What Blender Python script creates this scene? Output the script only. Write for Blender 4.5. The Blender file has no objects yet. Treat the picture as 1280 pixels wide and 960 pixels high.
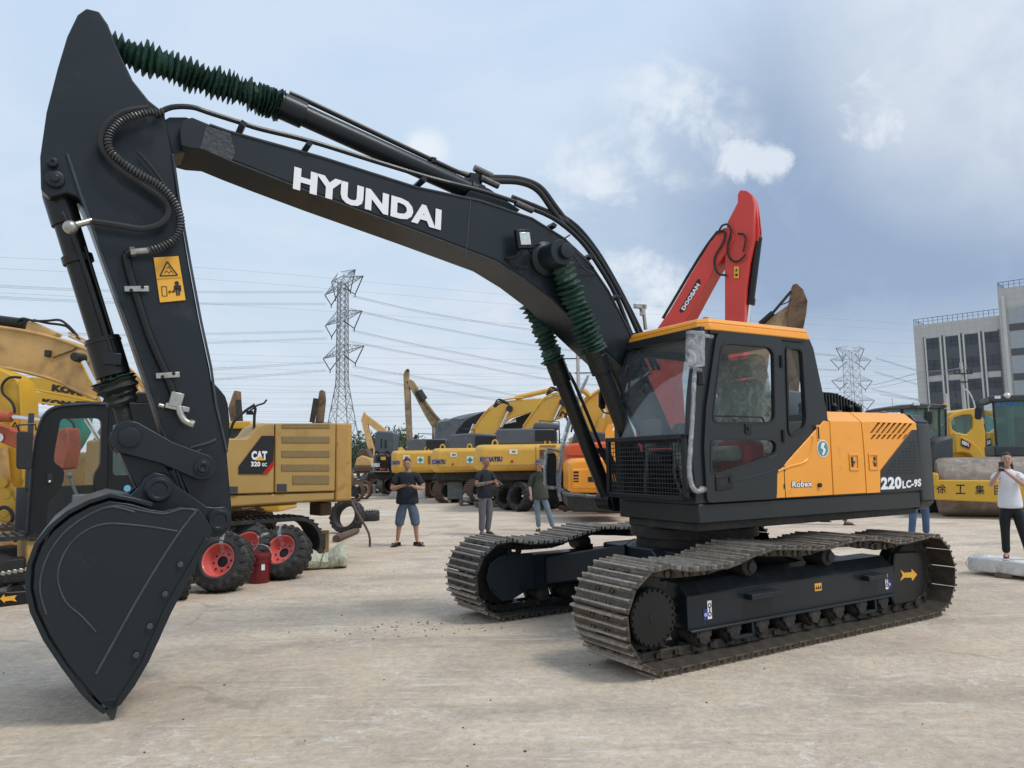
import bpy, bmesh, math, random
from mathutils import Vector, Matrix, noise
R = math.radians
rnd = random.Random(11)
scene = bpy.context.scene
COL = scene.collection
# ------------------------------------------------------------------ camera numbers (solved from known machine sizes)
FOC, PITCH, ROLL, EYE = 917.9, R(5.859), R(0.89), 1.70
FW = Vector((0, math.cos(PITCH), math.sin(PITCH)))
UP0 = Vector((0, -math.sin(PITCH), math.cos(PITCH)))
RI0 = Vector((1, 0, 0))
RI = RI0 * math.cos(ROLL) - UP0 * math.sin(ROLL)
UPV = RI0 * math.sin(ROLL) + UP0 * math.cos(ROLL)
EYEP = Vector((0, 0, EYE))

def ray(u, v):
    return FW + RI * ((u - 640) / FOC) - UPV * ((v - 480) / FOC)

def gnd(u, v, z=0.0):
    d = ray(u, v)
    return EYEP + d * ((z - EYE) / d.z)

def far(u, v, Y):
    """world point on the vertical plane y = Y"""
    d = ray(u, v)
    return EYEP + d * (Y / d.y)

class Frame:
    """upright working frame: local X along the heading, local Y away from the camera, Z up"""
    def __init__(s, x, y, deg, z=0.0):
        s.o = Vector((x, y, z)); s.a = R(deg)
        s.X = Vector((math.cos(s.a), math.sin(s.a), 0)); s.Y = Vector((-math.sin(s.a), math.cos(s.a), 0))
    def on(s, y, u, v):
        d = ray(u, v); t = (y - (EYEP - s.o).dot(s.Y)) / d.dot(s.Y)
        P = EYEP + d * t - s.o
        return (P.dot(s.X), y, P.z)
    def xz(s, y, pts):
        r = [s.on(y, *p) for p in pts]
        return [(p[0], p[2]) for p in r]
    def loc(s, P):
        P = Vector(P) - s.o
        return (P.dot(s.X), P.dot(s.Y), P.z)

# ------------------------------------------------------------------ objects, tags
def tag(o, label=None, cat=None, group=None, kind=None):
    if label: o['label'] = label
    if cat: o['category'] = cat
    if group: o['group'] = group
    if kind: o['kind'] = kind
    return o

def thing(name, label, cat, fr=None, loc=None, rz=0.0, group=None):
    o = bpy.data.objects.new(name, None); COL.objects.link(o)
    if fr is not None:
        o.location = fr.o; o.rotation_euler = (0, 0, fr.a)
    else:
        o.location = loc or (0, 0, 0); o.rotation_euler = (0, 0, rz)
    o.empty_display_size = .2
    return tag(o, label, cat, group)

def copy_tree(o, parent=None):
    c = o.copy(); COL.objects.link(c); c.parent = parent
    for ch in list(o.children):
        copy_tree(ch, c)
    return c

def mesh_obj(name, me, mat, parent=None):
    o = bpy.data.objects.new(name, me); COL.objects.link(o)
    if mat is not None:
        me.materials.clear()
        for m in (mat if isinstance(mat, (list, tuple)) else [mat]): me.materials.append(m)
    if parent is not None: o.parent = parent
    return o

def catmull(pts, k=6, closed=False):
    P = [Vector(p) for p in pts]; n = len(P); out = []
    rng = n if closed else n - 1
    for i in range(rng):
        if closed: a, b, c, d = P[(i-1) % n], P[i], P[(i+1) % n], P[(i+2) % n]
        else: a, b, c, d = P[max(i-1, 0)], P[i], P[i+1], P[min(i+2, n-1)]
        for j in range(k):
            t = j / k
            out.append(.5 * ((2*b) + (-a+c)*t + (2*a-5*b+4*c-d)*t*t + (-a+3*b-3*c+d)*t**3))
    if not closed: out.append(P[-1])
    return out

def smooth2(pts, k=4, closed=True):
    return [(p.x, p.y) for p in catmull([Vector((a, b, 0)) for a, b in pts], k, closed)]

def rnd_poly(q, r, n=4):
    out = []; N = len(q)
    for i in range(N):
        a, b, c = Vector(q[i-1]), Vector(q[i]), Vector(q[(i+1) % N])
        p0 = b + (a-b).normalized()*min(r, (a-b).length*.48); p1 = b + (c-b).normalized()*min(r, (c-b).length*.48)
        for k in range(n+1):
            t = k/n; p = p0*(1-t)**2 + b*2*t*(1-t) + p1*t*t; out.append((p.x, p.y))
    return out

class MB:
    def __init__(s): s.bm = bmesh.new(); s.mi = 0
    def _f(s, vs):
        try:
            f = s.bm.faces.new(vs); f.material_index = s.mi; return f
        except ValueError: return None
    def V(s, p): return s.bm.verts.new(p)
    def box(s, c, d, M=None, taper=None):
        M = M or Matrix.Identity(4)
        vs = []
        for z in (-.5, .5):
            for x, y in ((-.5, -.5), (.5, -.5), (.5, .5), (-.5, .5)):
                t = taper if (taper and z > 0) else 1
                vs.append(s.V(Vector(c) + M @ Vector((x*d[0]*t, y*d[1]*t, z*d[2])) if False else Vector(c) + (M.to_3x3() @ Vector((x*d[0]*t, y*d[1]*t, z*d[2])))))
        for f in ((0,3,2,1), (4,5,6,7), (0,1,5,4), (1,2,6,5), (2,3,7,6), (3,0,4,7)):
            s._f([vs[i] for i in f])
        return s
    def prism(s, pts, y0, y1, axis='y', M=None):
        def mk(p, t):
            if axis == 'y': v = Vector((p[0], t, p[1]))
            elif axis == 'x': v = Vector((t, p[0], p[1]))
            else: v = Vector((p[0], p[1], t))
            return M @ v if M else v
        a = [s.V(mk(p, y0)) for p in pts]; b = [s.V(mk(p, y1)) for p in pts]; n = len(pts)
        s._f(a); s._f(b[::-1])
        for i in range(n): s._f([a[i], b[i], b[(i+1) % n], a[(i+1) % n]])
        return s
    def loft(s, A, B):
        """solid between two loops of 3d points of equal length"""
        a = [s.V(p) for p in A]; b = [s.V(p) for p in B]; n = len(A)
        s._f(a); s._f(b[::-1])
        for i in range(n): s._f([a[i], b[i], b[(i+1) % n], a[(i+1) % n]])
        return s
    def plate(s, outer, holes, y0, y1):
        """flat plate in the XZ plane with holes, from y0 to y1"""
        for (y, flip) in ((y0, False), (y1, True)):
            es = []; loops = []
            for L in [outer] + holes:
                vs = [s.V((p[0], y, p[1])) for p in L]; loops.append(vs)
                for i in range(len(vs)): es.append(s.bm.edges.new((vs[i], vs[(i+1) % len(vs)])))
            r = bmesh.ops.triangle_fill(s.bm, use_beauty=True, use_dissolve=False, edges=es)
            for g in r['geom']:
                if isinstance(g, bmesh.types.BMFace): g.material_index = s.mi
            if not flip: first = loops
            else:
                for A, B in zip(first, loops):
                    n = len(A)
                    for i in range(n): s._f([A[i], A[(i+1) % n], B[(i+1) % n], B[i]])
        return s
    def cyl(s, p0, p1, r, r1=None, n=16, caps=True):
        p0 = Vector(p0); p1 = Vector(p1); d = (p1 - p0).normalized()
        a = d.orthogonal().normalized(); b = d.cross(a)
        r1 = r if r1 is None else r1
        A = [s.V(p0 + (a*math.cos(2*math.pi*i/n) + b*math.sin(2*math.pi*i/n))*r) for i in range(n)]
        B = [s.V(p1 + (a*math.cos(2*math.pi*i/n) + b*math.sin(2*math.pi*i/n))*r1) for i in range(n)]
        for i in range(n): s._f([A[i], A[(i+1) % n], B[(i+1) % n], B[i]])
        if caps: s._f(A[::-1]); s._f(B)
        return s
    def tube(s, pts, r, n=8, k=0, closed=False):
        P = catmull(pts, k, closed) if k else [Vector(p) for p in pts]
        m = len(P); rings = []; up = None
        for i, p in enumerate(P):
            if closed: d = P[(i+1) % m] - P[i-1]
            else: d = P[min(i+1, m-1)] - P[max(i-1, 0)]
            if d.length < 1e-9: d = Vector((0, 0, 1))
            d.normalize()
            if up is None: up = d.orthogonal().normalized()
            up = (up - d*up.dot(d)).normalized(); w = d.cross(up)
            rr = r(i/(m-1)) if callable(r) else r
            rings.append([s.V(p + (up*math.cos(2*math.pi*j/n) + w*math.sin(2*math.pi*j/n))*rr) for j in range(n)])
        for i in range(m if closed else m-1):
            A, B = rings[i], rings[(i+1) % m]
            for j in range(n): s._f([A[j], A[(j+1) % n], B[(j+1) % n], B[j]])
        if not closed: s._f(rings[0][::-1]); s._f(rings[-1])
        return s
    def lathe(s, prof, o, axis, n=32, closed=False):
        """prof: (radius, height along axis)"""
        o = Vector(o); d = Vector(axis).normalized(); a = d.orthogonal().normalized(); b = d.cross(a)
        rings = []
        for r, h in prof:
            rings.append([s.V(o + d*h + (a*math.cos(2*math.pi*j/n) + b*math.sin(2*math.pi*j/n))*max(r, 1e-4)) for j in range(n)])
        L = len(rings)
        for i in range(L if closed else L-1):
            A, B = rings[i], rings[(i+1) % L]
            for j in range(n): s._f([A[j], A[(j+1) % n], B[(j+1) % n], B[j]])
        if not closed: s._f(rings[0][::-1]); s._f(rings[-1])
        return s
    def ball(s, c, r, seg=12, rings=8, sc=(1, 1, 1), jit=0):
        c = Vector(c); rows = []
        for i in range(1, rings):
            t = math.pi*i/rings
            rows.append([s.V(c + Vector((math.sin(t)*math.cos(2*math.pi*j/seg)*sc[0], math.sin(t)*math.sin(2*math.pi*j/seg)*sc[1], math.cos(t)*sc[2]))*r*(1+rnd.uniform(-jit, jit))) for j in range(seg)])
        t_ = s.V(c + Vector((0, 0, r*sc[2]))); b_ = s.V(c - Vector((0, 0, r*sc[2])))
        for j in range(seg):
            s._f([t_, rows[0][j], rows[0][(j+1) % seg]]); s._f([b_, rows[-1][(j+1) % seg], rows[-1][j]])
        for i in range(len(rows)-1):
            for j in range(seg): s._f([rows[i][j], rows[i+1][j], rows[i+1][(j+1) % seg], rows[i][(j+1) % seg]])
        return s
    def build(s, name, mat, parent=None, bev=0, seg=2, sm=38, rz=0):
        bmesh.ops.recalc_face_normals(s.bm, faces=s.bm.faces)
        me = bpy.data.meshes.new(name); s.bm.to_mesh(me); s.bm.free()
        o = mesh_obj(name, me, mat, parent)
        if sm:
            me.shade_smooth(); me.set_sharp_from_angle(angle=R(sm))
        if bev:
            m = o.modifiers.new('bevel', 'BEVEL'); m.width = bev; m.segments = seg; m.limit_method = 'ANGLE'; m.angle_limit = R(35)
            m.use_clamp_overlap = True
        if rz: o.rotation_euler = (0, 0, rz)
        return o

def px_prism(fr, y, pts, thick, name, mat, parent, bev=0.0, k=0, sm=38):
    q = fr.xz(y, pts)
    if k: q = smooth2(q, k)
    return MB().prism(q, y, y + thick).build(name, mat, parent, bev, sm=sm)

def lettering(txt, p0, px, pz, mat, parent, bold=0.0, name='lettering', depth=.004, squeeze=None, shear=0.0):
    """flat letters filling the parallelogram p0 (lower left), px (lower right), pz (upper left)"""
    cu = bpy.data.curves.new('txt', 'FONT'); cu.body = txt; cu.size = 1; cu.offset = bold; cu.resolution_u = 3; cu.shear = shear; cu.space_character = 1.07
    o = bpy.data.objects.new('txt', cu); COL.objects.link(o)
    dg = bpy.context.evaluated_depsgraph_get(); dg.update()
    me = bpy.data.meshes.new_from_object(o.evaluated_get(dg))
    bpy.data.objects.remove(o); bpy.data.curves.remove(cu)
    xs = [v.co.x for v in me.vertices]; ys = [v.co.y for v in me.vertices]
    if not xs: return None
    x0, x1, y0, y1 = min(xs), max(xs), min(ys), max(ys)
    p0, px, pz = Vector(p0), Vector(px), Vector(pz)
    for v in me.vertices:
        v.co = p0 + (px - p0)*((v.co.x - x0)/(x1 - x0)) + (pz - p0)*((v.co.y - y0)/(y1 - y0))
    me.name = name
    return mesh_obj(name, me, mat, parent)

def px_text(fr, y, txt, bl, br, tl, mat, parent, bold=0.02, name='lettering', shear=0.0):
    return lettering(txt, fr.on(y, *bl), fr.on(y, *br), fr.on(y, *tl), mat, parent, bold, name, shear=shear)

# ------------------------------------------------------------------ materials
def srgb(r, g, b):
    f = lambda c: (c/255/12.92) if c/255 <= .04045 else ((c/255+.055)/1.055)**2.4
    return (f(r), f(g), f(b), 1)

class NT:
    def __init__(s, nt): s.nt = nt
    def n(s, t, **kw):
        nd = s.nt.nodes.new(t)
        for k, v in kw.items():
            if k.startswith('i_'):
                key = k[2:]
                key = int(key) if key.isdigit() else key.replace('_', ' ')
                nd.inputs[key].default_value = v
            else: setattr(nd, k, v)
        return nd
    def l(s, a, b): s.nt.links.new(a, b)

def new_mat(name):
    m = bpy.data.materials.new(name); m.use_nodes = True; m.node_tree.nodes.clear()
    return m, NT(m.node_tree)

def col4(c): return c if len(c) == 4 else (c[0], c[1], c[2], 1)

def paint(name, col, rough=.45, metal=0.0, var=.12, scale=1.5, dirt=.0, dirtcol=(.12, .09, .06), dscale=4.0, bump=.0, bscale=40, coat=0.0, dustup=0.0, dustcol=(.30, .27, .23), spec=.5):
    m, t = new_mat(name)
    out = t.n('ShaderNodeOutputMaterial'); b = t.n('ShaderNodeBsdfPrincipled', i_Roughness=rough, i_Metallic=metal)
    b.inputs['Specular IOR Level'].default_value = spec
    b.inputs['Coat Weight'].default_value = coat
    tc = t.n('ShaderNodeTexCoord')
    n1 = t.n('ShaderNodeTexNoise', i_Scale=scale, i_Detail=6.0, i_Roughness=.6)
    t.l(tc.outputs['Object'], n1.inputs['Vector'])
    mr = t.n('ShaderNodeMapRange'); mr.inputs['From Min'].default_value = .3; mr.inputs['From Max'].default_value = .7
    mr.inputs['To Min'].default_value = 1-var; mr.inputs['To Max'].default_value = 1+var
    t.l(n1.outputs['Fac'], mr.inputs['Value'])
    mul = t.n('ShaderNodeMix', data_type='RGBA', blend_type='MULTIPLY'); mul.inputs[0].default_value = 1
    mul.inputs[6].default_value = col4(col); t.l(mr.outputs[0], mul.inputs[7])
    c = mul.outputs[2]
    n2 = t.n('ShaderNodeTexNoise', i_Scale=dscale, i_Detail=10.0, i_Roughness=.72, i_Distortion=.3)
    t.l(tc.outputs['Object'], n2.inputs['Vector'])
    if dirt > 0:
        r2 = t.n('ShaderNodeMapRange'); r2.inputs['From Min'].default_value = .62 - dirt*.35; r2.inputs['From Max'].default_value = .80 - dirt*.3
        r2.inputs['To Max'].default_value = .9
        t.l(n2.outputs['Fac'], r2.inputs['Value'])
        mx = t.n('ShaderNodeMix', data_type='RGBA'); t.l(r2.outputs[0], mx.inputs[0]); t.l(c, mx.inputs[6]); mx.inputs[7].default_value = col4(dirtcol)
        c = mx.outputs[2]
    if dustup > 0:
        ge = t.n('ShaderNodeNewGeometry'); sp = t.n('ShaderNodeSeparateXYZ'); t.l(ge.outputs['Normal'], sp.inputs[0])
        r3 = t.n('ShaderNodeMapRange'); r3.inputs['From Min'].default_value = .55; r3.inputs['From Max'].default_value = 1; r3.inputs['To Max'].default_value = dustup
        t.l(sp.outputs['Z'], r3.inputs['Value'])
        ml = t.n('ShaderNodeMath', operation='MULTIPLY'); t.l(r3.outputs[0], ml.inputs[0]); t.l(n2.outputs['Fac'], ml.inputs[1])
        mx = t.n('ShaderNodeMix', data_type='RGBA'); t.l(ml.outputs[0], mx.inputs[0]); t.l(c, mx.inputs[6]); mx.inputs[7].default_value = col4(dustcol)
        c = mx.outputs[2]
    t.l(c, b.inputs['Base Color'])
    rr = t.n('ShaderNodeMapRange'); rr.inputs['To Min'].default_value = max(rough-.12, .03); rr.inputs['To Max'].default_value = min(rough+.15, 1)
    t.l(n2.outputs['Fac'], rr.inputs['Value']); t.l(rr.outputs[0], b.inputs['Roughness'])
    if bump:
        n3 = t.n('ShaderNodeTexNoise', i_Scale=bscale, i_Detail=4.0); t.l(tc.outputs['Object'], n3.inputs['Vector'])
        bp = t.n('ShaderNodeBump', i_Strength=bump, i_Distance=.02); t.l(n3.outputs['Fac'], bp.inputs['Height']); t.l(bp.outputs[0], b.inputs['Normal'])
    t.l(b.outputs[0], out.inputs[0])
    return m

def glass(name, tint=(.75, .85, .85), refl=1.0, film=0.0, filmcol=(.5, .52, .5)):
    m, t = new_mat(name)
    out = t.n('ShaderNodeOutputMaterial'); tr = t.n('ShaderNodeBsdfTransparent'); tr.inputs[0].default_value = col4(tint)
    gl = t.n('ShaderNodeBsdfGlossy', i_Roughness=.03); gl.inputs[0].default_value = (.9, .95, .97, 1)
    lw = t.n('ShaderNodeLayerWeight'); lw.inputs[0].default_value = .5; pw = t.n('ShaderNodeMath', operation='POWER'); pw.inputs[1].default_value = 4.0; t.l(lw.outputs['Facing'], pw.inputs[0])
    mu = t.n('ShaderNodeMath', operation='MULTIPLY_ADD', use_clamp=True); mu.inputs[1].default_value = .7*refl; mu.inputs[2].default_value = .045*refl; t.l(pw.outputs[0], mu.inputs[0])
    mx = t.n('ShaderNodeMixShader'); t.l(mu.outputs[0], mx.inputs[0]); t.l(tr.outputs[0], mx.inputs[1]); t.l(gl.outputs[0], mx.inputs[2])
    last = mx.outputs[0]
    if film:
        df = t.n('ShaderNodeBsdfDiffuse'); df.inputs[0].default_value = col4(filmcol)
        tc = t.n('ShaderNodeTexCoord'); n1 = t.n('ShaderNodeTexNoise', i_Scale=9.0, i_Detail=8.0, i_Roughness=.7, i_Distortion=1.5); t.l(tc.outputs['Object'], n1.inputs['Vector'])
        r = t.n('ShaderNodeMapRange'); r.inputs['From Min'].default_value = .35; r.inputs['From Max'].default_value = .7; r.inputs['To Min'].default_value = film*.4; r.inputs['To Max'].default_value = min(film*1.5, 1)
        t.l(n1.outputs['Fac'], r.inputs['Value'])
        m2 = t.n('ShaderNodeMixShader'); t.l(r.outputs[0], m2.inputs[0]); t.l(last, m2.inputs[1]); t.l(df.outputs[0], m2.inputs[2]); last = m2.outputs[0]
    t.l(last, out.inputs[0])
    return m

def wrap(name, col=(.6, .62, .64), alpha=.6):
    """crinkled stretch plastic"""
    m, t = new_mat(name)
    out = t.n('ShaderNodeOutputMaterial'); tr = t.n('ShaderNodeBsdfTransparent')
    b = t.n('ShaderNodeBsdfPrincipled', i_Roughness=.18); b.inputs['Base Color'].default_value = col4(col)
    tc = t.n('ShaderNodeTexCoord'); v = t.n('ShaderNodeTexNoise', i_Scale=5.0, i_Detail=5.0, i_Roughness=.6, i_Distortion=2.2); t.l(tc.outputs['Object'], v.inputs['Vector'])
    r = t.n('ShaderNodeMapRange'); r.inputs['From Min'].default_value = .4; r.inputs['From Max'].default_value = .65; r.inputs['To Min'].default_value = alpha*.35; r.inputs['To Max'].default_value = min(1, alpha*1.5)
    t.l(v.outputs['Fac'], r.inputs['Value'])
    bp = t.n('ShaderNodeBump', i_Strength=1.0, i_Distance=.03); t.l(v.outputs['Fac'], bp.inputs['Height']); t.l(bp.outputs[0], b.inputs['Normal'])
    mx = t.n('ShaderNodeMixShader'); t.l(r.outputs[0], mx.inputs[0]); t.l(tr.outputs[0], mx.inputs[1]); t.l(b.outputs[0], mx.inputs[2]); t.l(mx.outputs[0], out.inputs[0])
    return m

K = {}
K['weld'] = paint('highlight_charcoal_paint', (.045, .056, .063), .5, var=.3, scale=8)  # lighter charcoal, paints highlights into the weld lines; teeth and bolts share it
K['navy'] = paint('charcoal_paint', (.0115, .0175, .0225), .36, var=.14, scale=.8, dirt=.08, dirtcol=(.035, .040, .043), dscale=3, coat=.08, bump=.05, bscale=25, dustup=.12, spec=.32)
K['navyrough'] = paint('rough_charcoal_paint', (.035, .040, .045), .6, var=.25, scale=6, bump=.7, bscale=30)
K['black'] = paint('black_paint', (.008, .0095, .011), .30, var=.15, dustup=.12, spec=.4)
K['cabgrey'] = paint('cab_grey_paint', (.017, .0215, .024), .38, var=.10, coat=.05, dustup=.15, spec=.4)
K['coil'] = paint('dull_coil_steel', (.11, .11, .11), .4, metal=.6, var=.3, scale=30)
K['worn'] = paint('polished_grouser_edge', (.38, .335, .28), .38, metal=.5, var=.4, scale=14, dirt=.42, dirtcol=(.16, .11, .07), dscale=12)
K['orange'] = paint('orange_paint', (.90, .355, .030), .38, var=.04, scale=1.2, coat=.25, dirt=.06, dirtcol=(.45, .2, .06), dscale=2.5)
K['rubber'] = paint('black_rubber', (.018, .019, .02), .7, var=.2, bump=.2)
K['boot'] = paint('green_bellows_canvas', (.020, .060, .042), .6, var=.35, scale=12, bump=.5, bscale=30)
K['bootblack'] = paint('black_bellows_canvas', (.014, .018, .016), .6, var=.35, scale=12, bump=.5, bscale=30)
K['shoe'] = paint('worn_track_steel', (.078, .064, .050), .40, metal=.35, var=.3, scale=7, dirt=.30, dirtcol=(.17, .13, .095), dscale=6, bump=.4, bscale=25, dustup=.5, dustcol=(.20, .18, .155))
K['shoetop'] = paint('black_track_steel', (.045, .044, .044), .42, metal=.35, var=.3, scale=7, dirt=.12, dirtcol=(.12, .10, .08), dscale=6, bump=.4, bscale=25, dustup=.3, dustcol=(.16, .15, .135))
K['chrome'] = paint('chrome_rod', (.75, .76, .78), .12, metal=1.0, var=.05)
K['zinc'] = paint('zinc_fitting', (.40, .39, .35), .32, metal=.8, var=.2, scale=20)
K['white'] = paint('white_vinyl', (.82, .83, .85), .5, var=.02)
K['sticker'] = paint('yellow_sticker', (.82, .42, .04), .5, var=.05)
K['ink'] = paint('black_ink', (.012, .012, .014), .5, var=.02)
K['blueink'] = paint('blue_ink', (.02, .035, .22), .5, var=.02)
K['glass'] = glass('clear_cab_glass', (.88, .91, .90), .40)
K['glassfilm'] = glass('dusty_windscreen_glass', (.76, .80, .80), 1.1, film=.08, filmcol=(.42, .46, .47))
K['glassgreen'] = glass('green_cab_glass', (.52, .68, .62), 1.4, film=.12, filmcol=(.2, .3, .28))
K['wrap'] = wrap('clear_stretch_wrap', (.50, .52, .54), .52)
K['wrapseat'] = wrap('seat_plastic_wrap', (.60, .61, .54), .55)
K['interior'] = paint('beige_cab_trim', (.42, .35, .26), .8, var=.2)
K['seatgrey'] = paint('grey_seat_cloth', (.30, .285, .24), .9, var=.2)
K['greyplastic'] = paint('grey_plastic', (.20, .22, .23), .5, var=.1)
K['redcloth'] = paint('red_cloth', (.45, .012, .015), .7, var=.2)
K['tealbadge'] = paint('teal_badge', (.10, .25, .27), .4, var=.3)
K['hood'] = paint('slate_hood_paint', (.085, .10, .12), .45, var=.1, dirt=.15, dirtcol=(.16, .15, .13), dustup=.4)
K['catyellow'] = paint('dusty_yellow_paint', (.44, .275, .085), .5, var=.08, scale=2, dirt=.10, dirtcol=(.25, .14, .05), dscale=2.5, bump=.05, dustup=.3)
K['catdirty'] = paint('rusty_yellow_paint', (.47, .27, .075), .6, var=.15, scale=3, dirt=.28, dirtcol=(.16, .055, .03), dscale=3, bump=.2)
K['mesh_tan'] = paint('tan_louver_mesh', (.24, .165, .07), .7, var=.1, scale=20, bump=.4, bscale=120)
K['komyellow'] = paint('bright_yellow_paint', (.68, .40, .062), .45, var=.08, scale=1, dirt=.12, dirtcol=(.36, .22, .07), dscale=1.6, dustup=.25)
K['komyellow2'] = paint('deep_yellow_paint', (.62, .36, .03), .42, var=.08, scale=1, dirt=.12, dirtcol=(.30, .18, .05), dscale=2)
K['mudyellow'] = paint('muddy_yellow_paint', (.56, .35, .13), .6, var=.2, scale=2, dirt=.25, dirtcol=(.28, .17, .08), dscale=2.5, bump=.2)
K['beigemud'] = paint('faded_beige_paint', (.38, .27, .14), .65, var=.2, scale=2, dirt=.5, dirtcol=(.10, .07, .05), dscale=1.5)
K['brownmud'] = paint('brown_rusty_paint', (.22, .14, .065), .65, var=.25, scale=2, dirt=.6, dirtcol=(.06, .035, .022), dscale=2, bump=.2)
K['red'] = paint('vermilion_paint', (.62, .048, .032), .42, var=.08, scale=1.2, dirt=.06, dirtcol=(.25, .03, .02), coat=.1)
K['orangered'] = paint('orange_red_paint', (.62, .095, .03), .42, var=.08, coat=.2)
K['rustred'] = paint('faded_red_orange_paint', (.42, .09, .035), .55, var=.15, dirt=.3, dirtcol=(.2, .05, .03))
K['teal'] = paint('teal_paint', (.03, .30, .26), .45, var=.1, dirt=.15, dirtcol=(.02, .12, .10))
K['darkgrey'] = paint('dark_grey_plastic', (.045, .05, .055), .55, var=.15, dustup=.3)
K['grime'] = paint('greasy_black_steel', (.02, .019, .018), .6, var=.4, scale=5, bump=.4, dirt=.3, dirtcol=(.07, .055, .04), dustup=.4)
K['rust'] = paint('brown_rusty_steel', (.12, .07, .045), .75, var=.4, scale=4, dirt=.4, dirtcol=(.05, .03, .02), bump=.4)
K['tyre'] = paint('dusty_tyre_rubber', (.028, .028, .028), .8, var=.3, scale=5, dirt=.2, dirtcol=(.13, .115, .095), dscale=5, bump=.3, dustup=.4)
K['rim'] = paint('coral_red_rim', (.68, .14, .115), .4, var=.06, coat=.2)
K['lens'] = paint('lamp_glass', (.65, .68, .66), .1, metal=.6, var=.25, scale=60)
K['redlens'] = paint('red_lamp_lens', (.5, .02, .01), .3, var=.05)
K['greencross'] = paint('green_vinyl', (.0, .28, .16), .5, var=.03)
# ================================================================== main excavator
E_ = Frame(1.918, 8.136, 29.883)
ex = thing('excavator', 'large charcoal crawler excavator with orange cab roof and side panels, filling the foreground', 'excavator', E_)
UC = R(1.17)
NY = 0.0            # near face of the boom box
def on(y, u, v): return E_.on(-y, u, v)      # y measured towards the camera

# ---- boom
top = E_.xz(0, [(224,160),(230,150),(240,146),(262,155),(285,163),(400,195),(520,233),(600,250),(665,272),(705,297),(735,325),(760,362),(785,410),(806,460)])
bot = E_.xz(0, [(850,560),(838,548),(808,494),(776,456),(742,424),(714,397),(690,374),(655,347),(620,325),(520,287),(400,243),(330,216),(290,200),(262,188),(240,186),(226,182)])
bo = MB().prism(top + bot, 0.0, .50).build('boom', K['navy'], ex, .012)
MB().prism(E_.xz(.1, [(190,170),(196,155),(212,146),(232,146),(262,155),(262,186),(230,190),(205,192)]), .10, .40).build('boom_nose', K['navy'], bo, .01)
# flange edge that stands proud along the top and bottom of the near plate
m = MB()
edge = E_.xz(0, [(262,190),(290,202),(400,245),(520,289),(620,327),(655,349),(690,376),(714,399),(742,427),(776,459),(806,494)])
m.tube([(x, -.004, z) for x, z in edge], .006, 6)
edge = E_.xz(0, [(262,156),(285,164),(400,196),(520,234),(600,251),(665,273),(705,298),(735,326),(760,363),(785,411),(800,446)])
m.tube([(x, -.004, z) for x, z in edge], .010, 6)
for (u0, v0, u1, v1) in ((588,249,582,322),(281,176,282,198)):
    a = on(0, u0, v0); b = on(0, u1, v1); m.tube([(a[0], -.002, a[2]), (b[0], -.002, b[2])], .005, 5)
m.build('weld_bead', K['weld'], bo)
px_prism(E_, -.006, [(258,157),(288,166),(294,190),(290,200),(264,190),(250,185)], .01, 'weld_patch', K['navyrough'], bo)
px_text(E_, -.012, 'HYUNDAI', (366,236), (551,288), (368,208), K['white'], bo, .054, 'boom_lettering')
# rear wall bracket where the arm cylinder is pinned
px_prism(E_, .12, [(575,252),(590,236),(600,231),(612,236),(650,262),(640,272)], .03, 'cylinder_lug', K['navy'], bo, .004)
px_prism(E_, .36, [(575,252),(590,236),(600,231),(612,236),(650,262),(640,272)], .03, 'cylinder_lug', K['navy'], bo, .004)
# pin boss on the boom side
pinx, pinz = -1.733, 3.714
m = MB(); m.lathe([(.18, 0), (.18, .03), (.13, .06), (.125, .30)], (-1.80, 0.0, 3.70), (0, -1, 0), 32)
m.lathe([(.075, .0), (.075, .04), (.05, .045)], (-1.76, -.30, 3.71), (0, -1, 0), 24)
m.tube([(-1.70, -.32, 3.74), (-1.5, -.2, 3.72), (-1.22, -.02, 3.68)], .010, 6, 5); m.tube([(-1.70, -.32, 3.70), (-1.5, -.2, 3.62), (-1.2, -.02, 3.60)], .008, 6, 5)
m.build('pin_boss', K['navy'], bo, .004)
# ---- work light
lp = on(.10, 653, 300)
wl = MB().box((lp[0], -.12, lp[2]), (.17, .06, .19), Matrix.Rotation(R(-8), 4, 'Y')).build('work_light', K['black'], ex, .008)
MB().box((lp[0], -.154, lp[2]), (.115, .01, .125), Matrix.Rotation(R(-8), 4, 'Y')).build('lens', K['lens'], wl, .004)
m = MB(); m.tube([(lp[0]-.02, -.11, lp[2]-.10), (lp[0]-.06, -.09, lp[2]-.17), (lp[0]-.13, -.02, lp[2]-.18)], .018, 8)
m.tube([(lp[0]+.05, -.1, lp[2]-.06), (lp[0]+.12, -.05, lp[2]-.13), (lp[0]+.08, -.05, lp[2]-.25), (lp[0]-.03, -.04, lp[2]-.24), (lp[0]-.1, -.03, lp[2]-.2)], .008, 6, 6)
m.tube([(lp[0]+.08, -.1, lp[2]-.05), (lp[0]+.2, -.05, lp[2]+.0), (lp[0]+.40, -.02, lp[2]+.03), (lp[0]+.62, -.02, lp[2]+.16)], .008, 6, 6)
m.build('bracket', K['black'], wl)
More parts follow.
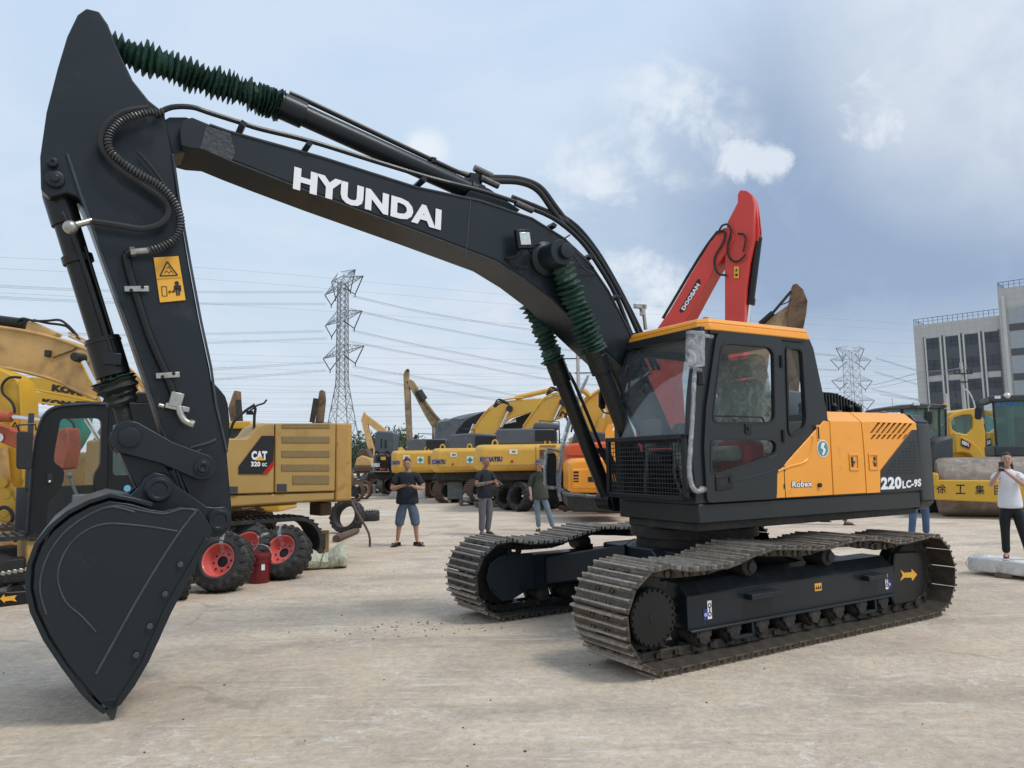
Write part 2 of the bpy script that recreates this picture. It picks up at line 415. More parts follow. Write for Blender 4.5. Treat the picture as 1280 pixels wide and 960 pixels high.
# ---- pipes and hoses along the top of the boom
def ptop(y, pts): return [on(-y, u, v) for u, v in pts]
m = MB()
m.tube(ptop(.05, [(196,142),(215,134),(240,134),(262,141),(300,153),(325,161),(390,177),(470,202),(540,223),(600,238),(650,254)]), .022, 8, 4)
m.tube(ptop(.05, [(650,256),(690,272),(725,300),(750,335),(770,370),(790,420),(812,468)]), .024, 8, 4)
m.tube(ptop(.20, [(640,246),(700,272),(735,304),(758,338),(780,378),(800,422),(818,462)]), .024, 8, 4)
m.tube(ptop(.32, [(690,262),(720,282),(745,312),(768,350),(790,392),(806,425),(824,462)]), .024, 8, 4)
for (u, v) in ((303,157),(385,182),(528,226),(690,283),(735,322),(770,372),(792,420)):
    a = Vector(on(0, u, v)); m.box((a.x, .12, a.z), (.05, .34, .04), Matrix.Rotation(R(30), 4, 'Y'))
m.build('hydraulic_pipe', K['navy'], ex)
m = MB()
m.tube(ptop(.18, [(600,222),(618,226),(650,228),(672,238),(690,262),(705,282)]), .030, 10, 6)
m.tube(ptop(.26, [(600,222),(622,222),(650,224),(675,234),(694,258),(709,278)]), .030, 10, 6)
m.build('hydraulic_hose', K['rubber'], ex)
m = MB()
for y, u, v in ((.18,612,226),(.26,606,221),(.05,655,257),(.2,604,214)):
    a = Vector(on(-y, u, v)); m.cyl(a - Vector((.10, 0, -.015)), a + Vector((.10, 0, -.035)), .034, n=10)
m.build('hose_fitting', K['coil'], ex)
# ---- arm cylinder on top of the boom
CY = .25
def cylinder_between(a, b, r, mat, n=20):
    return MB().cyl(a, b, r, n=n)
A0 = Vector(on(-CY, 100, 48)); A1 = Vector(on(-CY, 352, 132)); A2 = Vector(on(-CY, 590, 240))
ac = MB().cyl(A1, A2, .095, n=24).build('arm_cylinder', K['navy'], ex)
d = (A2 - A1).normalized()
m = MB(); m.cyl(A1 - d*.02, A1 + d*.20, .118, n=24); m.cyl(A2 - d*.05, A2 + d*.1, .11, n=24)
for k in range(8):
    a = k*math.pi/4; o = d.orthogonal().normalized(); q = o*math.cos(a)*.10 + d.cross(o)*math.sin(a)*.10; m.cyl(A1 - d*.045 + q, A1 + q, .014, n=8)
m.build('gland', K['navy'], ac, .004)
m = MB(); m.tube([A1 + Vector((.06, -.02, .12)), A1 + d*.3 + Vector((0, -.02, .14)), A2 - d*.6 + Vector((0, -.02, .13)), A2 - d*.15 + Vector((0, -.02, .13)), A2 + Vector((.02, -.02, .15)), A2 + Vector((.10, -.02, .12))], .024, 8, 4)
m.tube([A2 - d*.5 + Vector((0, .05, .11)), A2 - d*.2 + Vector((0, .06, .16)), A2 + Vector((-.02, .06, .20)), A2 + Vector((.14, .05, .14))], .024, 8, 4)
m.box(A2 + Vector((0, 0, .12)), (.10, .14, .10)); m.box(A2 - d*.45 + Vector((0, 0, .12)), (.05, .12, .05)); m.build('cylinder_pipe', K['black'], ac)
MB().cyl(A0, A1, .045, n=16).build('rod', K['chrome'], ac)

def bellows(p0, p1, r0, r1, nfold, n=18, end=1.0, jit=.08):
    """pleated boot from p0 to p1; folds crowd towards p1"""
    p0, p1 = Vector(p0), Vector(p1); d = p1 - p0; L = d.length; d = d.normalized(); a = d.orthogonal().normalized(); b = d.cross(a)
    m = MB(); prof = []
    for i in range(nfold*2 + 1):
        t = i/(nfold*2); t = t if end == 1 else 1-(1-t)**end
        r = (r1 if i % 2 else r0)*(1 + rnd.uniform(-jit, jit)*1.5)
        prof.append((r, t*L, Vector((rnd.uniform(-.006, .006), rnd.uniform(-.006, .006), 0))))
    rings = []
    for r, h, off in prof:
        ring = []
        for j in range(n):
            an = 2*math.pi*j/n; rr = r*(1 + .07*math.sin(an*3 + h*11) + .05*math.sin(an*2 - h*23) + rnd.uniform(-.05, .05))
            ring.append(m.V(p0 + off + d*(h + rnd.uniform(-.008, .008) + .012*math.sin(an + h*9)) + (a*math.cos(an) + b*math.sin(an))*rr))
        rings.append(ring)
    for A, B in zip(rings, rings[1:]):
        for j in range(n): m._f([A[j], A[(j+1) % n], B[(j+1) % n], B[j]])
    m._f(rings[0][::-1]); m._f(rings[-1]); return m
B0 = Vector(on(-CY, 135, 58))
bellows(B0, A1, .075, .135, 34, end=1.25).build('rod_boot', K['boot'], ac, sm=25)

# ---- arm (dipper)
arm_out = E_.xz(.08, [(97,18),(108,10),(124,14),(135,30),(146,58),(166,100),(186,125),(205,140),(216,190),(222,245),(236,330),(249,400),(262,460),(268,500),(283,560),(290,640),(288,660),(276,672),(262,668),(245,645),(232,612),(215,575),(200,530),(160,410),(131,330),(112,276),(106,262),(98,246),(84,241),(62,247),(51,236),(50,196),(58,140),(72,85),(84,45)])
arm = MB().prism(arm_out, .08, .42).build('arm', K['navy'], ex, .012)
m = MB()
for pts in ([(84,192),(98,235),(112,274),(131,330),(160,410),(200,530),(222,590),(240,640)], [(216,192),(224,250),(238,330),(251,400),(264,460),(270,505),(284,565)], [(238,560),(262,553),(270,549)], [(228,572),(252,562)]):
    q = E_.xz(.07, pts); m.tube([(x, .07, z) for x, z in q], .010, 6)
m.build('weld_bead', K['weld'], arm)
# side doubler and pins of the cylinder ear
m = MB()
for (u, v, r) in ((66,205,.035),(69,225,.062),(66,205,.02),(69,225,.03)):
    a = on(-.08, u, v); m.lathe([(r, 0), (r, .03 + .02*(r < .04)), (r*.8, .035 + .02*(r < .04))], (a[0], .08, a[2]), (0, -1, 0), 20)
m.build('ear_pin', K['navy'], arm, .003)
# curved cover below the arm end and auxiliary pipe on the arm
px_prism(E_, .10, [(256,470),(276,488),(285,505),(287,545),(281,575),(268,560),(262,500)], .26, 'hose_guard', K['black'], arm, .01, k=2)
m = MB(); q = [on(-.04, u, v) for u, v in [(157,318),(163,345),(187,420),(208,468),(218,495)]]
m.tube(q, .030, 8, 3); m.cyl(on(-.04, 157, 318), on(-.04, 164, 314), .03, n=10); m.build('auxiliary_pipe', K['black'], arm)
m = MB()
for (u, v) in ((171,361),(210,469)):
    a = Vector(on(-.0, u, v)); m.box((a.x, .005, a.z), (.165, .02, .042), Matrix.Rotation(R(-6), 4, 'Y'))
m.build('pipe_clamp', K['zinc'], arm, .003)
m = MB()
for (u, v) in ((164,363),(178,359),(203,471),(217,467)):
    a = Vector(on(0, u, v)); m.cyl((a.x, -.012, a.z), (a.x, -.006, a.z), .013, n=8)
m.build('clamp_bolt', K['black'], arm)
m = MB(); a = Vector(on(.0, 220, 500)); m.box(a, (.09, .08, .11), Matrix.Rotation(R(12), 4, 'Y')); m.box(a + Vector((.01, -.01, -.06)), (.17, .05, .04), Matrix.Rotation(R(12), 4, 'Y'))
m.tube([on(.02, 224, 508), on(.03, 226, 518), on(.04, 231, 526), on(.05, 238, 530)], .027, 10, 5); m.cyl(on(.05, 237, 529), on(.06, 243, 531), .033, n=8)
m.cyl(a + Vector((-.12, 0, -.04)), a + Vector((-.08, 0, -.05)), .018, n=8); m.build('shutoff_valve', K['zinc'], arm, .004)
m = MB(); m.cyl(on(.02, 163, 315), on(.03, 186, 313), .026, n=10); m.cyl(on(.05, 84, 284), on(.0, 114, 276), .026, n=10)
m.cyl(on(.03, 163, 315), on(.03, 169, 314), .036, n=6); m.ball(on(.08, 88, 284), .05); m.build('hose_fitting', K['zinc'], arm)
# armoured coil hose hanging on the arm, and the plain hose beside it
m = MB(); q = [on(.05, u, v) for u, v in [(205,140),(178,142),(150,152),(136,170),(138,188),(150,200),(172,216),(200,232),(218,252),(226,275),(222,294),(208,305),(186,313)]]
m.tube(q, .024, 10, 8); cp = catmull(q, 26); n = len(cp)
m.build('coil_hose', K['rubber'], arm)
m = MB(); P = catmull(q, 60); L = [0]
for a, b in zip(P, P[1:]): L.append(L[-1] + (b-a).length)
hel = []; turns = L[-1]/.019
for i in range(len(P)):
    dd = (P[min(i+1, len(P)-1)] - P[max(i-1, 0)]).normalized(); o = Vector((0, 1, 0)); o = (o - dd*o.dot(dd)).normalized(); w = dd.cross(o)
    an = 2*math.pi*L[i]/.024; hel.append(P[i] + (o*math.cos(an) + w*math.sin(an))*.027)
m.tube(hel, .0055, 4); m.build('coil_wire', K['coil'], arm)
m = MB(); m.tube([on(.03, u, v) for u, v in [(185,135),(155,140),(134,155),(126,172),(130,188),(150,212),(180,232),(207,252),(210,268),(200,280),(178,286),(150,282),(116,277)]], .026, 8, 8)
m.tube([on(.0, u, v) for u, v in [(172,190),(190,210),(208,235)]], .012, 6, 5); m.build('hydraulic_hose', K['rubber'], arm)
# yellow warning sticker with its pictograms
st = px_prism(E_, .066, [(192,322),(223,320),(232,375),(200,378)], .008, 'warning_sticker', K['sticker'], arm)
def stroke(mb, y, pts, w, closed=False):
    P = [Vector(on(-y, u, v)) for u, v in pts]
    for a, b in (zip(P, P[1:] + P[:1]) if closed else zip(P, P[1:])):
        dd = (b-a); 
        if dd.length < 1e-6: continue
        n_ = Vector((-dd.z, 0, dd.x)).normalized()*w/2
        mb._f([mb.V(a-n_), mb.V(b-n_), mb.V(b+n_), mb.V(a+n_)])
m = MB(); ys = .062
stroke(m, ys, [(209,327),(222,344),(200,345)], .009, True)
for pts in ([(206,342),(208,338),(211,341)], [(211,342),(214,338),(217,342)], [(208,336),(211,333),(213,337)], [(202,358),(208,358),(209,370),(203,370)]): stroke(m, ys, pts, .005, len(pts) == 4)
stroke(m, ys, [(211,365),(218,364)], .006); stroke(m, ys, [(213,363),(210.5,365),(213,367)], .005); stroke(m, ys, [(216,362.3),(218.5,364),(216,366)], .005)
m._f([m.V(on(-ys, u, v)) for u, v in ((218,356.5),(225,356),(225.5,362),(219,362.5))]); stroke(m, ys, [(220.5,360),(221.5,369.5)], .012); stroke(m, ys, [(223.7,360),(224.2,369)], .012); stroke(m, ys, [(218,357),(218.3,365)], .008); stroke(m, ys, [(225.3,356.6),(226,364)], .008)
c = Vector(on(-ys, 221, 353.8)); m._f([m.V(c + Vector((math.cos(k*math.pi/5), 0, math.sin(k*math.pi/5)))*.016) for k in range(10)])
stroke(m, ys, [(195,349),(226,347)], .003)
m.build('pictogram', K['ink'], st, sm=0)

# ---- bucket cylinder in front of the arm
C0 = Vector(on(-CY, 72, 232)); C1 = Vector(on(-CY, 78, 262)); C2 = Vector(on(-CY, 142, 470)); C3 = Vector(on(-CY, 160, 540))
d = (C2-C1).normalized()
bc = MB().cyl(C1, C2, .088, n=24).build('bucket_cylinder', K['black'], ex)
m = MB(); m.cyl(C1 - d*.12, C1 + d*.12, .105, n=24); m.cyl(C1 + d*.36, C1 + d*.42, .108, n=24); m.cyl(C0, C1, .07, n=16); m.cyl(C2 - d*.30, C2, .122, n=24); m.cyl(C2 - d*.28, C2 - d*.26, .128, n=24)
o = d.orthogonal().normalized()
for k in range(12):
    q = o*math.cos(k*math.pi/6)*.09 + d.cross(o)*math.sin(k*math.pi/6)*.09; m.cyl(C2 - d*.01 + q, C2 + d*.03 + q, .012, n=6)
m.tube([C1 + Vector((.0, -.10, -.05)), C1 + d*.3 + Vector((.02, -.105, 0)), C2 - d*.2 + Vector((.03, -.11, 0)), C2 - d*.06 + Vector((.02, -.11, 0))], .020, 8, 3)
m.tube([C1 + d*.3 + Vector((.07, -.085, 0)), C2 - d*.3 + Vector((.07, -.085, 0))], .014, 8)
m.box(C2 - d*.12 + Vector((.02, -.115, 0)), (.12, .05, .09)); m.build('gland', K['black'], bc, .004)
MB().cyl(C2, C3, .06, n=16).build('rod', K['bootblack'], bc)
G0 = C2 + d*.03; G1 = C2 + d*.17
bellows(G0, G1 + d*.06, .115, .145, 4, jit=.12).build('rod_boot', K['bootblack'], bc, sm=25)
bellows(G0 - d*.01, G0 + d*.05, .08, .13, 2, jit=.2).build('rod_boot', K['boot'], bc, sm=25)

# ---- bucket linkage
def link_plate(y, pa, pb, ra, rb, th, name, mat, parent, pins=True, waist=.8):
    """bone-shaped link between two pins given in local xz"""
    a, b = Vector((pa[0], pa[1])), Vector((pb[0], pb[1])); d = (b-a).normalized(); n_ = Vector((-d.y, d.x)); pts = []
    a0 = math.atan2(n_.y, n_.x)
    for k in range(13): an = a0 + math.pi*k/12; pts.append((a.x + ra*math.cos(an), a.y + ra*math.sin(an)))
    mid = (a+b)/2; w = (ra+rb)/2*waist; pts.append(tuple(mid - n_*w))
    for k in range(13): an = a0 + math.pi + math.pi*k/12; pts.append((b.x + rb*math.cos(an), b.y + rb*math.sin(an)))
    pts.append(tuple(mid + n_*w))
    return MB().prism(pts, y, y+th).build(name, mat, parent, .008)
PA = Vector(on(.02, 162, 547)); PB = Vector(on(.02, 253, 632)); PA2 = (PA.x, PA.z); PB2 = (253, 582)
PB = Vector(on(.02, 253, 584))
lk = thing_link = link_plate(-.03, (PA.x, PA.z), (PB.x, PB.z), .125, .10, .045, 'guide_link', K['navy'], ex)
link_plate(.49, (PA.x, PA.z), (PB.x, PB.z), .125, .10, .045, 'guide_link', K['navy'], ex)
m = MB(); m.lathe([(.075, 0), (.075, .02), (.06, .025)], (PA.x, -.03, PA.z), (0, -1, 0), 28); m.cyl((PA.x, -.03, PA.z), (PA.x, .53, PA.z), .05)
m.lathe([(.062, 0), (.062, .02), (.045, .022), (.04, .03), (.02, .03), (.015, .02)], (PB.x, -.03, PB.z), (0, -1, 0), 28); m.build('link_pin', K['navy'], lk, .002)
QA = (PA.x + .02, PA.z - .02); QBv = Vector(on(-.1, 198, 612)); QB = (QBv.x, QBv.z)
m = MB(); pts = []
wd = Vector((QB[0]-QA[0], QB[1]-QA[1])).normalized(); wn = Vector((-wd.y, wd.x))
m.prism([(QA[0]+wn.x*.11, QA[1]+wn.y*.11), (QA[0]-wn.x*.11, QA[1]-wn.y*.11), (QB[0]-wn.x*.13, QB[1]-wn.y*.13), (QB[0]+wn.x*.13, QB[1]+wn.y*.13)], .06, .44)
m.cyl((QA[0], .05, QA[1]), (QA[0], .45, QA[1]), .12, n=24); m.cyl((QB[0], .05, QB[1]), (QB[0], .45, QB[1]), .13, n=24); m.build('push_link', K['navy'], ex, .01)

# ---- bucket
BY0, BY1 = -.35, .85
def bx(pts, y=BY0): return E_.xz(y, pts)
side = bx([(137,626),(112,634),(88,647),(67,664),(52,683),(43,707),(41,735),(47,762),(62,795),(84,830),(108,860),(124,878),(134,886),(142,887),(151,879),(166,858),(184,830),(200,798),(212,765),(262,674),(266,664),(260,652),(248,636),(225,634),(205,639),(188,637),(165,630)])
bk = None
m = MB(); m.prism(side, BY0, BY0+.035); m.prism(side, BY1-.035, BY1)
bk = m.build('bucket', K['navy'], ex, .006)
sh = bx([(190,634),(165,627),(137,622),(112,630),(87,643),(65,661),(49,681),(40,706),(38,735),(44,763),(60,797),(82,830),(105,861),(122,879),(134,888)])
m = MB(); n = len(sh); inn = []
for i, (x, z) in enumerate(sh):
    a = Vector(sh[max(i-1, 0)]); b = Vector(sh[min(i+1, n-1)]); t_ = (b-a).normalized(); inn.append((x - t_.y*(-.03), z + t_.x*(-.03)))
m.prism(sh + inn[::-1], BY0-.01, BY1+.01); m.build('bucket_shell', K['navy'], bk, .006)
m = MB(); q = bx([(160,632),(137,632),(112,641),(92,654),(74,672),(60,695),(57,725),(64,755)], BY0-.004)
m.tube([(x, BY0-.004, z) for x, z in bx([(168,640),(140,633),(118,640),(97,652),(78,668),(62,690),(52,715),(50,740),(58,768)], BY0)], .007, 6, 2)
m.tube([(x, BY0-.004, z) for x, z in bx([(246,638),(228,660),(200,702),(170,752),(140,806),(120,842)], BY0)], .009, 6, 2)
m.tube([(x, BY0-.002, z) for x, z in bx([(222,664),(175,657),(130,655),(100,668),(80,692),(72,722),(82,752),(102,770),(120,790)], BY0)], .006, 6, 4)
m.tube([(x, BY0-.002, z) for x, z in bx([(118,640),(145,632),(175,638),(205,642),(228,636),(244,638)], BY0)], .006, 6, 4)
m.build('weld_bead', K['weld'], bk)
earo = bx([(146,630),(165,620),(178,606),(182,597),(196,590),(208,595),(219,606),(240,620),(256,632),(266,636),(278,632),(287,640),(289,654),(281,666),(270,670),(262,668),(250,645),(225,640),(190,642)], .02)
m = MB(); m.prism([(x, z) for x, z in E_.xz(.0, [(140,632),(160,622),(176,607),(180,598),(192,590),(206,593),(218,605),(240,620),(258,633),(268,634),(280,633),(288,642),(289,656),(281,667),(268,672),(255,668),(240,650),(190,650)])], -.01, .04)
m.prism([(x, z) for x, z in E_.xz(.0, [(140,632),(160,622),(176,607),(180,598),(192,590),(206,593),(218,605),(240,620),(258,633),(268,634),(280,633),(288,642),(289,656),(281,667),(268,672),(255,668),(240,650),(190,650)])], .46, .51); m.build('bucket_ear', K['navy'], bk, .008)
m = MB()
for (u, v, r) in ((198,612,.082),(273,650,.075)):
    a = on(.01, u, v); m.lathe([(r+.015, 0), (r+.015, .03), (r, .034), (r, .05), (r*.7, .05), (r*.68, .044), (.02, .044)], (a[0], -.01, a[2]), (0, -1, 0), 32); m.cyl((a[0], 0, a[2]), (a[0], .5, a[2]), r*.7)
m.build('bucket_pin', K['navy'], bk, .003)
tip = Vector(bx([(139, 884)])[0]); tp2 = Vector(bx([(141, 906)])[0]); lipz = tip.y
MB().box((tip.x-.01, (BY0+BY1)/2, tip.y+.03), (.10, BY1-BY0, .07)).build('cutting_edge', K['weld'], bk, .012)
for k in range(5):
    yk = BY0 + .08 + k*(BY1-BY0-.16)/4
    m = MB(); a = Vector((tip.x-.015, yk, tip.y+.10)); a2 = Vector((tip.x-.005, yk, tip.y-.01)); b = Vector((tip.x+.015, yk, .004))
    R4 = lambda w_, d_: [Vector(p) for p in ((-w_, -d_, 0), (w_, -d_, 0), (w_, d_, 0), (-w_, d_, 0))]
    m.loft([a + p for p in R4(.060, .045)], [a2 + p for p in R4(.052, .055)]); m.loft([a2 + p - Vector((0, 0, .001)) for p in R4(.045, .05)], [b + p for p in R4(.010, .036)]); m.build('tooth', K['weld'], bk, .006)
sc_ = bx([(262,674),(256,672),(206,758),(176,828),(148,872),(142,886),(151,880),(168,857),(186,826),(214,765)], BY0)
MB().prism(sc_, BY0-.02, BY0-.001).build('side_cutter', K['navy'], bk, .004)

m = MB()
for (u, v) in ((225,705),(206,742),(187,782),(170,818)):
    a = on(-BY0*1.0, u, v); m.cyl((a[0], BY0-.032, a[2]), (a[0], BY0-.015, a[2]), .022, n=6)
m.build('cutter_bolt', K['weld'], bk, .003)
# ---- boom cylinders
for i, yc in enumerate((-.12, .62)):
    top_ = Vector((pinx, yc, pinz)); ft = Vector((-.62, yc, 1.22)); dd = (ft-top_).normalized(); L = (ft-top_).length
    s0 = top_ + dd*1.02 if i == 0 else top_ + dd*1.05
    c_ = MB().cyl(s0, ft, .083, n=24).build('boom_cylinder', K['black'], ex)
    m = MB(); m.cyl(s0 - dd*.02, s0 + dd*.24, .108, n=24); m.cyl(s0 + dd*.06, s0 + dd*.075, .113, n=24); m.cyl(ft - Vector((0, .12, 0)), ft + Vector((0, .12, 0)), .11, n=24)
    for k in range(10):
        o = dd.orthogonal().normalized(); q = o*math.cos(k*math.pi/5)*.09 + dd.cross(o)*math.sin(k*math.pi/5)*.09; m.cyl(s0 - dd*.05 + q, s0 + q, .013, n=6)
    m.tube([s0 + dd*.12 + Vector((.11, -.03, 0)), s0 + dd*.4 + Vector((.14, -.03, 0)), ft - dd*.45 + Vector((.15, -.03, 0)), ft - dd*.3 + Vector((.08, -.03, 0))], .020, 8, 3); m.build('gland', K['black'], c_, .004)
    MB().cyl(top_, s0, .045, n=14).build('rod', K['chrome'], c_)
    bellows(top_ + dd*.10, s0 - dd*.0, .085, .135 if i == 0 else .125, 19, end=1.25, jit=.10).build('rod_boot', K['boot'], c_, sm=25)
    MB().cyl(top_ - Vector((0, .06, 0)), top_ + Vector((0, .06, 0)), .10, n=24).build('rod_eye', K['navy'], c_, .004)
m = MB(); m.cyl((pinx, -.14, pinz), (pinx, .66, pinz), .05); m.build('cylinder_pin', K['navy'], ex)
m = MB()
for yy in (.05, .47): m.prism([(-.45, 1.1), (-.66, 1.12), (-.70, 1.25), (-.62, 1.32), (-.45, 1.30)], yy + .0, yy + .05) 
for yy in (-.26, .0, .50, .74): m.prism([(-.42, 1.11), (-.62, 1.11), (-.71, 1.20), (-.66, 1.32), (-.4, 1.31)], yy, yy + .03)
m.build('cylinder_bracket', K['black'], ex, .008)
# small hose bundle near the far cylinder foot
m = MB()
for k in range(6):
    m.tube([on(-.55, 745+k*3, 560), on(-.5, 758+k*3, 580+k*2), on(-.45, 762+k*3, 600), on(-.4, 770+k*2, 622)], .012, 6, 5)
m.build('hose_bundle', K['rubber'], ex)
# ================================================================== undercarriage
T_ = Frame(1.918, 8.136, 31.05)
XC, ZC, RR, HL = .06, .44, .385, 1.86
def loop_pts(sag=True):
    P = []
    for i in range(40):                                   # bottom run, front to rear
        P.append((XC - HL + 2*HL*i/40, ZC - RR))
    for i in range(24): a = -math.pi/2 + math.pi*i/24; P.append((XC + HL + RR*math.cos(a), ZC + RR*math.sin(a)))
    ctl = [(1.0, .0), (.93, -.015), (.72, -.035), (.45, .035), (.33, .045), (.05, -.0), (-.2, .035), (-.30, .055), (-.42, .02), (-.62, -.055), (-.82, -.05), (-1.0, .0)]
    for i in range(60):
        f = 1 - 2*i/60
        for (a, za), (b, zb) in zip(ctl, ctl[1:]):
            if b <= f <= a:
                t = (f-b)/(a-b); t = t*t*(3-2*t); dz = zb + (za-zb)*t; break
        P.append((XC + f*HL, ZC + RR + dz))
    for i in range(24): a = math.pi/2 + math.pi*i/24; P.append((XC - HL + RR*math.cos(a), ZC + RR*math.sin(a)))
    return P
LP = loop_pts(); NL = len(LP); cum = [0]
for i in range(NL): a, b = Vector(LP[i]), Vector(LP[(i+1) % NL]); cum.append(cum[-1] + (b-a).length)
TOT = cum[-1]
def at_len(s):
    s %= TOT
    for i in range(NL):
        if cum[i] <= s <= cum[i+1]:
            t = (s-cum[i])/(cum[i+1]-cum[i]); a, b = Vector(LP[i]), Vector(LP[(i+1) % NL]); return a.lerp(b, t)
NS = 49; PITCH_ = TOT/NS
m = MB(); w = .35; p = PITCH_/2
prof = [(-p-.012, .0), (-p-.012, .018), (-p+.002, .022)]
sec = [(-p+.004, .010), (-p+.006, .042), (-p+.024, .044), (-p+.031, .010), (-p*.12-.008, .008), (-p*.12-.003, .036), (-p*.12+.013, .036), (-p*.12+.019, .008), (p*.62-.008, .008), (p*.62-.003, .036), (p*.62+.013, .036), (p*.62+.019, .008), (p-.004, .002), (p-.005, -.006), (-p+.002, -.004)]
m.prism(sec, -w, w)
for sy in (-.09, .09):
    m.box((0, sy, -.045), (PITCH_*.86, .03, .075)); m.cyl((-p*.8, sy-.03, -.05), (-p*.8, sy+.03, -.05), .032, n=10)
    for q in (-.05, .05):
        m.cyl((q, sy-.02, .005), (q, sy-.02, .026), .014, n=6); m.cyl((q, sy+.02, .005), (q, sy+.02, .026), .014, n=6)
shoe0 = m.build('track_shoe', [K['shoe'], K['worn']], None, .002, 1)
shoe_me = shoe0.data
for p_ in shoe_me.polygons:
    if p_.center.z > .020 and abs(p_.center.y) < .02 and p_.normal.z > -.5 and len(p_.vertices) == 4: p_.material_index = 1
COL.objects.unlink(shoe0); bpy.data.objects.remove(shoe0)
shoe_top_me = shoe_me.copy(); shoe_top_me.materials[0] = K['shoetop']
for side_, yc in ((0, -1.20), (1, 1.20)):
    m = MB()                                              # side frame, with sloping roof plate
    sg = -1 if side_ == 0 else 1
    xs0, xs1 = -1.40, 1.50
    yo = yc + sg*.165; yi = yc - sg*.19
    secs = []
    for x in (xs0, xs1):
        secs.append([(x, yo, .27), (x, yo, .545), (x, yc + sg*.05, .64), (x, yi, .64), (x, yi, .27)])
    m.loft([Vector(q) for q in secs[0]], [Vector(q) for q in secs[1]])
    m.box(((xs0+xs1)/2, yo + sg*.012, .262), (xs1-xs0, .06, .02)); m.box(((xs0+xs1)/2, yo + sg*.004, .548), (xs1-xs0, .02, .012))
    fr_ = m.build('track_frame', K['navy'], ex, .006, rz=UC)
    m = MB()                                              # sprocket, idler, motor cover
    cy_ = yc + sg*.13
    m.lathe([(.235, 0), (.235, .07), (.225, .08), (.205, .082)], (-1.78, yc + sg*.10, .42), (0, sg, 0), 36)
    for k in range(24):
        a = k*math.pi/12; m.cyl((-1.78 + .215*math.cos(a), yc + sg*.17, .42 + .215*math.sin(a)), (-1.78 + .215*math.cos(a), yc + sg*.195, .42 + .215*math.sin(a)), .012, n=6)
    m.lathe([(.05, 0), (.05, .004)], (-1.78, yc + sg*.182, .42), (0, sg, 0), 20)
    m.build('final_drive', K['black'], ex, .004, rz=UC)
    m = MB(); pts = []
    for k in range(42):
        a = k*2*math.pi/42; r = .335 if k % 2 else .29; pts.append((-1.75 + r*math.cos(a), ZC + r*math.sin(a)))
    m.prism(pts, yc-.04, yc+.04); m.build('sprocket', K['grime'], ex, .004, rz=UC)
    m = MB(); m.lathe([(.30, -.10), (.31, -.05), (.34, -.045), (.34, .045), (.31, .05), (.30, .10), (.10, .12), (.10, -.12)], (XC+HL, yc, ZC), (0, 1, 0), 36, closed=True); m.build('idler', K['grime'], ex, .003, rz=UC)
    m = MB()                                              # idler guard
    g = T_.xz(-1.36, [(1118,691),(1147,689),(1153,696),(1156,735),(1152,744),(1143,752),(1118,757),(1114,748)]) if side_ == 0 else [(1.5, .68), (2.0, .68), (2.1, .6), (2.1, .3), (1.95, .16), (1.5, .14)]
    gy = yc + sg*.165
    m.prism(g, min(gy, gy - sg*.06), max(gy, gy - sg*.06)); gd = m.build('idler_guard', K['black'], ex, .015, rz=UC)
    if side_ == 0:
        q = [(1125,712),(1130,716),(1139,715),(1139,711),(1146,718),(1140,726),(1139,722),(1130,722),(1125,726),(1128,719)]
        MB().prism(T_.xz(gy-.002, q), gy-.006, gy-.002).build('arrow_sticker', K['sticker'], gd, rz=0)
    # rollers
    nr = 8
    for k in range(nr):
        x = -1.24 + k*2.50/(nr-1)
        m = MB(); m.lathe([(.075, -.16), (.10, -.12), (.10, -.06), (.075, -.05), (.075, .05), (.10, .06), (.10, .12), (.075, .16)], (x, yc, .20), (0, 1, 0), 20)
        m.box((x, yo - sg*.0, .235), (.17, .05, .07)); m.cyl((x, yo - sg*.03, .205), (x, yo + sg*.03, .205), .07, n=7); m.build('track_roller', K['grime'], ex, .004, rz=UC)
    m = MB()
    for x in (-.78, 1.0):
        m.box((x-.13, yo, .20), (.03, .05, .14)); m.box((x+.13, yo, .20), (.03, .05, .14)); m.box((x, yo, .14), (.28, .05, .03))
    m.build('roller_guard', K['navy'], ex, .006, rz=UC)
    for x in (-.60, .50):
        m = MB(); m.lathe([(.055, -.13), (.085, -.11), (.085, .11), (.055, .13), (.025, .14)], (x, yc + sg*.02, .715), (0, sg, 0), 20); m.cyl((x, yc + sg*.12, .715), (x, yc + sg*.175, .715), .05, n=16)
        m.box((x+.05, yc, .66), (.16, .14, .06)); m.build('carrier_roller', K['grime'], ex, .003, rz=UC)
